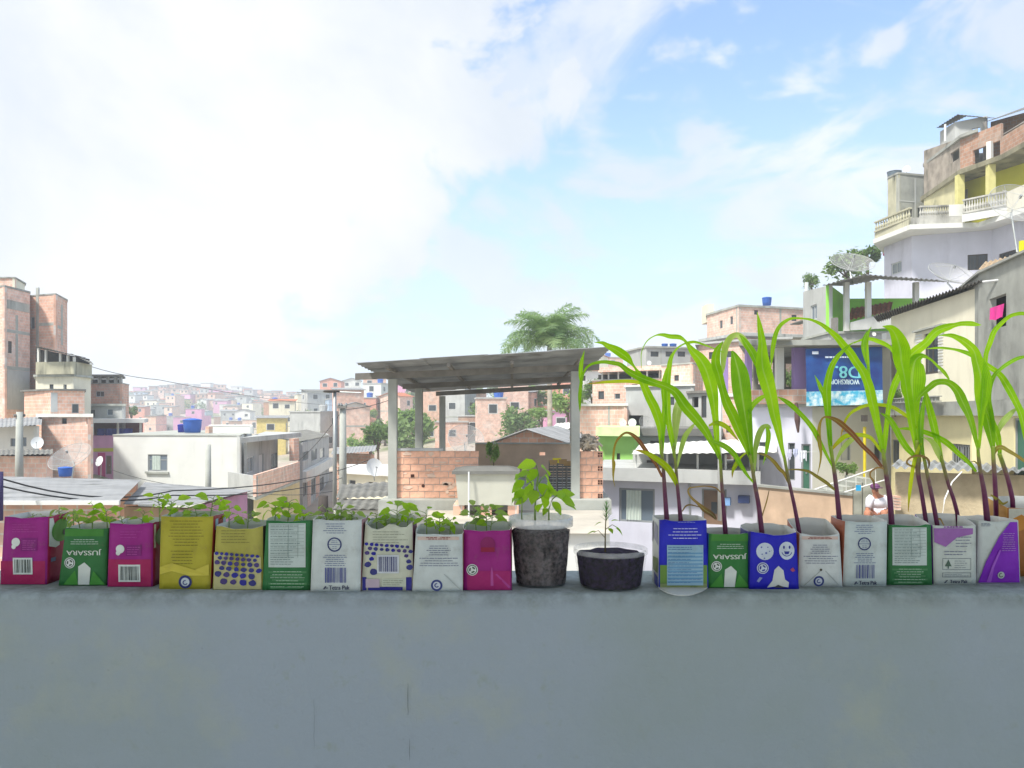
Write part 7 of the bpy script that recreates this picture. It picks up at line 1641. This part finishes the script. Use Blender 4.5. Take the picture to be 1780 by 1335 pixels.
maize('young maize with a pale thick sheath and wide blade, behind the green table carton', 18,
  [(1609, 902, 7.5), (1602, 857, 7), (1596, 824, 8), (1596, 795, 10), (1595, 765, 10)], [
  ('g', 0.02, [(1597, 803, 10), (1596, 770, 10), (1592, 730.6, 13), (1588, 697, 25), (1587, 680, 35), (1587, 658, 40), (1590, 635.5, 34), (1594, 624, 20), (1604, 618.6, 8), (1618, 625, 4), (1629, 635.5, 5), (1641, 647, 7), (1650, 660, 3)]),
  ('g', -0.06, [(1595, 790, 6), (1586, 740, 10), (1580, 700, 12), (1574, 660, 15), (1568, 627.6, 22), (1566, 607.4, 25), (1559, 585, 20), (1549, 571, 12), (1534, 567, 0.8)]),
  ('d', -0.04, [(1593, 800, 5), (1587, 790, 8), (1576, 778, 11), (1565, 761, 12), (1557, 745, 12), (1546, 728, 9), (1531, 718, 1.5)]),
  ('y', 0.05, [(1592, 745, 4), (1583, 728, 6), (1574, 721.6, 6), (1563, 714, 6), (1551.5, 708, 6), (1531, 703.6, 6), (1506, 704.7, 6), (1489, 711.5, 6), (1478, 719, 5), (1470, 730.6, 5), (1464.5, 747, 4), (1461, 760, 0.6)]),
  ('g', 0.04, [(1556, 622, 2), (1550, 608, 4), (1543, 601, 6), (1528.5, 594, 7), (1511.7, 589, 6), (1497, 591, 4), (1484, 597, 0.8)]),
  ('b', -0.03, [(1598, 815, 3), (1577, 806, 3), (1581, 796.5, 3), (1595, 792, 4), (1609.4, 795.6, 4), (1615, 803.5, 4), (1614, 815, 1)]),
], back=0.75)
maize('slim young maize with thin purple stalk at the left edge of the lilac-topped carton', 19,
  [(1629, 911, 8), (1620, 863, 7), (1611, 820, 6), (1605, 790, 5)], [
  ('d', 0.03, [(1606, 800, 5), (1602, 770, 8), (1601, 740, 9), (1603, 715, 8), (1607, 690, 4), (1609, 676, 0.6)]),
  ('y', 0.04, [(1601, 770, 3), (1590, 800, 6), (1583, 840, 6), (1580, 870, 3), (1579, 890, 0.6)]),
  ('b', -0.03, [(1628, 905, 2), (1634, 902, 3), (1640, 912, 2), (1644, 918, 0.6)]),
])
maize('slim young maize leaning right out of the back of the lilac-topped carton', 19,
  [(1664, 892, 7), (1657, 866, 6.5), (1648, 840, 6), (1640, 810, 6), (1635, 792, 5.5)], [
  ('g', 0.03, [(1637, 803, 6), (1631, 772, 9), (1621, 731, 11), (1613, 700, 10), (1606, 672, 4), (1603, 662, 0.6)]),
  ('p', -0.03, [(1642, 812, 5), (1632, 788, 13), (1621, 769, 10), (1610, 762, 4), (1602, 760, 0.8)]),
], back=0.95)
maize('young maize with a fan of broad blades, in the purple-slashed carton', 20,
  [(1716, 903, 10.5), (1711, 857, 8.5), (1705, 824, 7), (1701, 796, 6), (1700, 778, 5)], [
  ('g', -0.06, [(1701, 785, 5), (1696, 764, 9), (1690.6, 742, 15), (1684, 719, 21), (1674, 697, 23), (1665, 680, 18), (1653, 668, 14), (1641, 663.6, 11), (1627, 665, 10), (1616.6, 672.6, 9), (1605, 682.7, 8), (1597, 691, 5), (1591, 700, 0.6)]),
  ('g', 0.02, [(1702, 780, 4), (1704, 747, 8), (1706, 714, 16), (1708, 691, 25), (1708, 664, 31), (1704, 643, 31), (1699.5, 628, 26), (1695, 612, 19), (1687, 602, 15), (1677, 594, 13), (1666, 588, 10), (1652, 583, 7), (1632, 583, 0.8)]),
  ('g', 0.05, [(1697, 820, 3), (1690, 811, 5), (1680.7, 801, 7), (1666, 788, 8), (1649, 772, 9), (1632, 761, 8), (1615.5, 754, 8), (1598.6, 748.5, 7), (1576, 745, 5), (1557, 746, 1)]),
  ('g', 0.06, [(1703, 740, 4), (1708, 690, 8), (1711, 650, 10), (1713, 627.6, 10), (1715, 613, 9), (1721, 596, 9), (1727.6, 577, 9), (1737.7, 564.7, 8), (1752, 552, 7), (1763.6, 546.7, 6), (1780, 545, 6), (1800, 552, 3), (1815, 565, 0.6)]),
  ('o', -0.03, [(1704, 812, 2), (1694, 802, 2), (1686, 804, 1)]),
])
maize('young maize with greenish stalk in the orange-brown carton, left of its pair', 21,
  [(1731, 866, 8), (1729, 830, 7.5), (1727, 800, 7), (1726, 775, 6.5)], [
  ('d', 0.03, [(1727, 785, 6), (1722, 750, 14), (1716, 720, 17), (1715, 695, 14), (1721, 669, 9), (1729, 652, 6), (1737.7, 643, 5), (1752, 632, 6), (1769, 623, 6), (1785, 620, 4), (1800, 624, 0.8)]),
  ('o', -0.05, [(1727, 790, 4), (1734, 779, 7), (1743, 778, 8), (1752, 783, 8), (1764, 790, 7), (1780, 801, 6), (1795, 814, 1)]),
], back=0.2)
maize('young maize with a purple stalk furthest right, in the orange-brown carton', 21,
  [(1760, 868, 8), (1753, 837, 7.5), (1744, 808, 7.5), (1737, 788, 7)], [
  ('g', -0.03, [(1739, 792, 7), (1734, 760, 14), (1725, 735, 16), (1716, 712, 15), (1710, 690, 10), (1706, 670, 4), (1704, 655, 0.8)]),
  ('g', 0.05, [(1785, 765, 8), (1777, 725, 13), (1769, 704.7, 13), (1761, 688, 13), (1752, 672, 12), (1741, 655, 10), (1730, 644.5, 9), (1716, 635.5, 10), (1703, 625, 10), (1688, 616.4, 8), (1673.7, 611, 6), (1657, 607, 4), (1632, 604.6, 4), (1610, 606.5, 0.8)]),
  ('p', 0.04, [(1734, 765, 3), (1736, 748, 7), (1743, 735, 9), (1752, 724, 9), (1763, 713, 5), (1772, 709, 0.6)]),
  ('o', -0.04, [(1752, 872, 3), (1742, 876, 5), (1733, 868, 5), (1722, 860, 2)]),
], back=0.4)
# ---------------------------------------------------------------- seedlings
def ovate(w=0.5, fold=0.18, droop=0.25, n=7, serr=0.0):
    """unit leaf along +y, slightly folded and drooping"""
    mb = MB(); rows = []
    for i in range(n+1):
        t = i/n; hw = w*0.5*(math.sin(PI*t**0.75)**0.9) if 0 < t < 1 else 0.012
        hw *= 1 + serr*math.sin(i*2.4)
        z = -droop*t*t + 0.1*t
        rows.append([mb.vert((-hw, t, z + fold*hw)), mb.vert((0, t, z)), mb.vert((hw, t, z + fold*hw))])
    for i, (a, b) in enumerate(zip(rows, rows[1:])):
        for k in (0, 1): mb.face([a[k], a[k+1], b[k+1], b[k]], [(k/2, i/n), ((k+1)/2, i/n), ((k+1)/2, (i+1)/n), (k/2, (i+1)/n)])
    return mb
SL = MLeaf('seedling_leaf', (0.26, 0.48, 0.02), (0.36, 0.56, 0.05), 0.55, 0.45, 60)
SL2 = MLeaf('seedling_leaf_dull', (0.22, 0.36, 0.07), (0.30, 0.44, 0.12), 0.5, 0.5, 60)
SSTEM = M('seedling_stem', (0.22, 0.32, 0.10), 0.5, 0.15, 60)
LEAF_ME = [ovate(0.62, 0.3, 0.25).mesh('leaf', SL, None, True), ovate(0.55, 0.25, 0.4).mesh('leaf', SL, None, True), ovate(0.68, 0.3, 0.15, serr=0.08).mesh('leaf', SL, None, True)]
LEAF_ME2 = [ovate(0.48, 0.25, 0.35, serr=0.1).mesh('leaf', SL2, None, True), ovate(0.52, 0.25, 0.3, serr=0.1).mesh('leaf', SL2, None, True)]
def put_leaf(root, meshes, p, az, el, size, rr, roll=0.0):
    o = mesh_obj('leaf', rr.choice(meshes), root)
    o.location = p - ORIG[root]; o.rotation_euler = (el, roll, az); o.scale = (size, size, size)
def seedling(label, Y, zsoil, px, toppy, nl, size, seed, dull=False, lean=0.0, name='seedling', spread=1.0, group='seedlings sprouting from the left-hand cartons'):
    """one small plant: bent stem with leaves in turn"""
    rr = random.Random(seed); foot = Vector((xat(px, Y), Y, zsoil + 0.001)); zt = zat(toppy, Y); H = max(zt - foot.z, 0.012)
    root = thing(name, label, 'plant', foot, group)
    ax, ay = lean*H + rr.uniform(-0.12, 0.12)*H, rr.uniform(-0.2, 0.2)*H
    st = [foot + Vector((ax*t*t, ay*t*t, H*0.93*t)) for t in (0, 0.25, 0.5, 0.75, 1)]
    mb = MB(); mb.tube(st, [0.0014, 0.0012, 0.001, 0.0008, 0.0006], 6)
    az0 = rr.uniform(0, 6.28); spots = []
    for i in range(nl):
        t = 1 - (i/nl)*0.55*(1 if H < 0.08 else 1.1); p = foot + Vector((ax*t*t, ay*t*t, H*0.93*t))
        az = az0 + i*2.4 + rr.uniform(-0.4, 0.4); pl = size*rr.uniform(0.35, 0.8)*spread*(0.5 if i == 0 else 1)
        d = Vector((-math.sin(az), math.cos(az), rr.uniform(0.15, 0.7))).normalized(); q = p + d*pl
        mb.tube([p, p.lerp(q, 0.5) + Vector((0, 0, pl*0.05)), q], [0.0007, 0.0006, 0.0005], 5); spots.append((q, az, i))
    mb.build('stem', SSTEM, root, True)
    for q, az, i in spots:
        put_leaf(root, LEAF_ME2 if dull else LEAF_ME, q, az + rr.uniform(-0.3, 0.3), rr.uniform(-0.95, 0.55), size*rr.uniform(0.75, 1.2)*(0.7 if i == 0 else 1), rr, -math.sin(az)*rr.uniform(0.3, 1.1) + rr.uniform(-0.2, 0.2))
    return root
SPEC = [  # carton, [(px, top py, leaves, leaf px, depth 0-1, dull)], phrase
 (1, [(60, 890, 6, 15, .6, 1), (104, 880, 9, 16, .8, 1), (128, 884, 8, 15, .85, 1)], 'leftmost magenta carton'),
 (2, [(140, 886, 7, 17, .6, 1), (160, 872, 9, 21, .5, 0), (187, 876, 9, 21, .6, 0)], 'green lettered carton between magenta ones'),
 (3, [(214, 892, 5, 14, .5, 1), (246, 884, 7, 19, .5, 0)], 'magenta carton beside the yellow one'),
 (4, [(278, 853, 9, 19, .7, 0), (295, 865, 8, 20, .6, 0), (325, 875, 8, 19, .6, 0), (365, 858, 9, 20, .65, 0), (345, 880, 6, 16, .5, 0)], 'tall yellow carton'),
 (5, [(398, 875, 7, 20, .6, 0), (430, 886, 7, 18, .6, 1)], 'berry-patterned yellow carton'),
 (6, [(478, 868, 10, 21, .5, 0), (500, 864, 10, 21, .6, 0), (527, 888, 7, 18, .5, 0)], 'green table carton on the left'),
 (7, [(568, 878, 10, 17, .6, 1), (592, 873, 11, 17, .5, 1), (612, 884, 8, 15, .6, 1)], 'barcoded white carton on the left'),
 (8, [(655, 888, 7, 19, .6, 0), (690, 872, 9, 22, .5, 0), (708, 888, 6, 16, .7, 0), (672, 893, 7, 16, .4, 1)], 'blotch-patterned white carton'),
 (9, [(742, 880, 6, 22, .5, 0), (764, 894, 9, 19, .5, 0), (782, 898, 8, 15, .6, 0)], 'short white carton with pink edge'),
 (10, [(828, 878, 8, 24, .5, 1), (846, 872, 10, 24, .6, 1), (852, 890, 6, 18, .4, 0)], 'plain magenta carton'),
]
ORD = {2: ('left of the two', 'right of the two'), 3: ('leftmost of three', 'middle of three', 'rightmost of three'),
       4: ('first from left', 'second from left', 'third from left', 'fourth from left'), 5: ('first from left', 'second from left', 'third from left', 'fourth from left', 'fifth from left')}
sd_i = 0
for key, lst, phr in SPEC:
    root0, P, Ym, zz = CART[key]; yf = root0['yf']
    order = sorted(range(len(lst)), key=lambda i: lst[i][0])
    for i, (px, tp, nl, lp, dpt, dull) in enumerate(lst):
        sd_i += 1; Y = yf + 0.008 + 0.05*dpt
        seedling(('dull green' if dull else 'bright green') + ' seedling in the ' + phr + ', ' + ORD[len(lst)][order.index(i)], Y, zz, px, tp + 3, nl, lp*Y/F*1.02, sd_i*7, bool(dull))
# pepper plant in the tall pot
def pepper():
    root0, c, hs = POT1; rr = random.Random(5); Y = c.y - 0.005
    root = thing('pepper_plant', 'bushy green plant with drooping leaves in the tall round pot', 'plant', Vector((c.x, Y, c.z + hs + 0.004)))
    mb = MB(); base = ORIG[root]; z0 = base.z; k = Y/F
    def T(pts, r0=0.0022, r1=0.0009):
        q = [at(a, b, Y + d) for a, b, d in pts]; n = len(q); mb.tube(q, [r0 + (r1-r0)*i/(n-1) for i in range(n)], 7)
    foot = lambda px: (px, HY + (CZ-z0)/k, 0)
    T([foot(930), (930, 880, 0), (932, 860, 0), (933, 845, 0)]); T([(933, 845, 0), (936, 825, 0.005), (932, 808, 0.0)]); T([(931, 862, 0), (924, 840, -0.01), (915, 830, -0.02), (903, 828, -0.03)], 0.0015)
    T([(933, 845, 0), (942, 832, 0.01), (951, 822, 0.015)], 0.0015); T([foot(954), (954, 885, 0), (960, 868, 0.005), (972, 858, 0.01)], 0.0017); T([(931, 870, 0), (944, 862, -0.01), (950, 850, -0.02)], 0.0013)
    T([foot(907), (907, 880, 0.0), (908, 865, 0.0)], 0.0014)
    mb.build('stem', SSTEM, root, True)
    L = [(932, 806, 1.9, -0.3, 24), (924, 808, 1.2, -0.7, 26), (941, 812, -0.9, -0.5, 24), (934, 816, 2.6, -1.0, 22), (903, 828, 1.5, -1.1, 26), (912, 836, 2.2, -0.9, 22), (900, 846, 1.3, -1.2, 20), (914, 852, 2.4, -0.6, 20),
         (926, 836, 0.9, -1.2, 26), (947, 826, -1.4, -1.1, 26), (951, 838, -1.0, -1.0, 24), (938, 840, -2.6, -1.0, 26), (930, 852, 3.0, -0.8, 22), (918, 866, 1.7, -0.6, 20), (908, 866, 1.0, -0.2, 18),
         (944, 864, -0.6, -0.8, 22), (950, 852, -1.8, -0.4, 22), (966, 858, -1.5, -0.6, 24), (972, 860, -1.2, 0.1, 22), (976, 868, -1.7, -0.5, 22), (982, 876, -1.5, -0.3, 18), (960, 872, -2.4, -0.9, 20), (952, 884, 2.8, -0.2, 16), (965, 888, -1.0, -0.2, 15), (895, 868, 1.4, -0.9, 14), (940, 876, 0.4, -0.6, 18), (922, 822, 1.6, -0.2, 22), (928, 845, 2.0, -1.2, 24)]
    for i, (px, py, az, el, sz) in enumerate(L):
        put_leaf(root, LEAF_ME, at(px, py, Y + rr.uniform(-0.035, 0.02)), az, el, sz*k*1.4, rr, -math.sin(az)*rr.uniform(0.4, 1.1))
    return root
pepper()
def citrus():
    root0, c, hs = POT2; Y = c.y - 0.01; k = Y/F; rr = random.Random(9)
    root = thing('feathery_seedling', 'small seedling with a feathery top in the shallow tub', 'plant', Vector((xat(1052, Y), Y, c.z + hs + 0.003)))
    mb = MB(); mb.tube([ORIG[root], at(1052, 930, Y), at(1053, 905, Y), at(1054, 880, Y)], [0.0016, 0.0012, 0.001, 0.0008], 7)
    mb.tube([at(1052, 935, Y), at(1040, 922, Y), at(1032, 926, Y)], [0.0007, 0.0006, 0.0005], 5); mb.tube([at(1053, 920, Y), at(1064, 912, Y), at(1070, 915, Y)], [0.0008, 0.0006, 0.0005], 5)
    mb.build('stem', M('brown_stem', (0.16, 0.13, 0.06), 0.6, 0.2, 50), root, True)
    f = MB()
    for i in range(46):
        t = i/46; z = at(1054, 906 - 32*t, Y); a = i*2.4; w = (0.016*(1-t*0.75)); d = Vector((math.cos(a), math.sin(a), 0.5+t))*w
        e = d.normalized().cross(Vector((0, 0, 1)))*0.0011
        f.quad(z - e, z + e, z + d + e*0.3, z + d - e*0.3)
    f.build('feathery_tuft', MLeaf('tuft_leaf', (0.07, 0.26, 0.06), (0.12, 0.34, 0.09), 0.45, 0.5, 60), root)
    for px, py, az, el, sz in ((1066, 914, -1.4, -0.5, 22), (1070, 918, -1.7, -0.7, 18), (1036, 924, 1.4, -0.2, 17), (1046, 908, 1.5, -0.2, 14), (1062, 906, -1.6, 0.2, 15), (1058, 918, -2.6, -0.6, 14)):
        put_leaf(root, LEAF_ME, at(px, py, Y + rr.uniform(-0.01, 0.01)), az, el, sz*k, rr)
citrus()
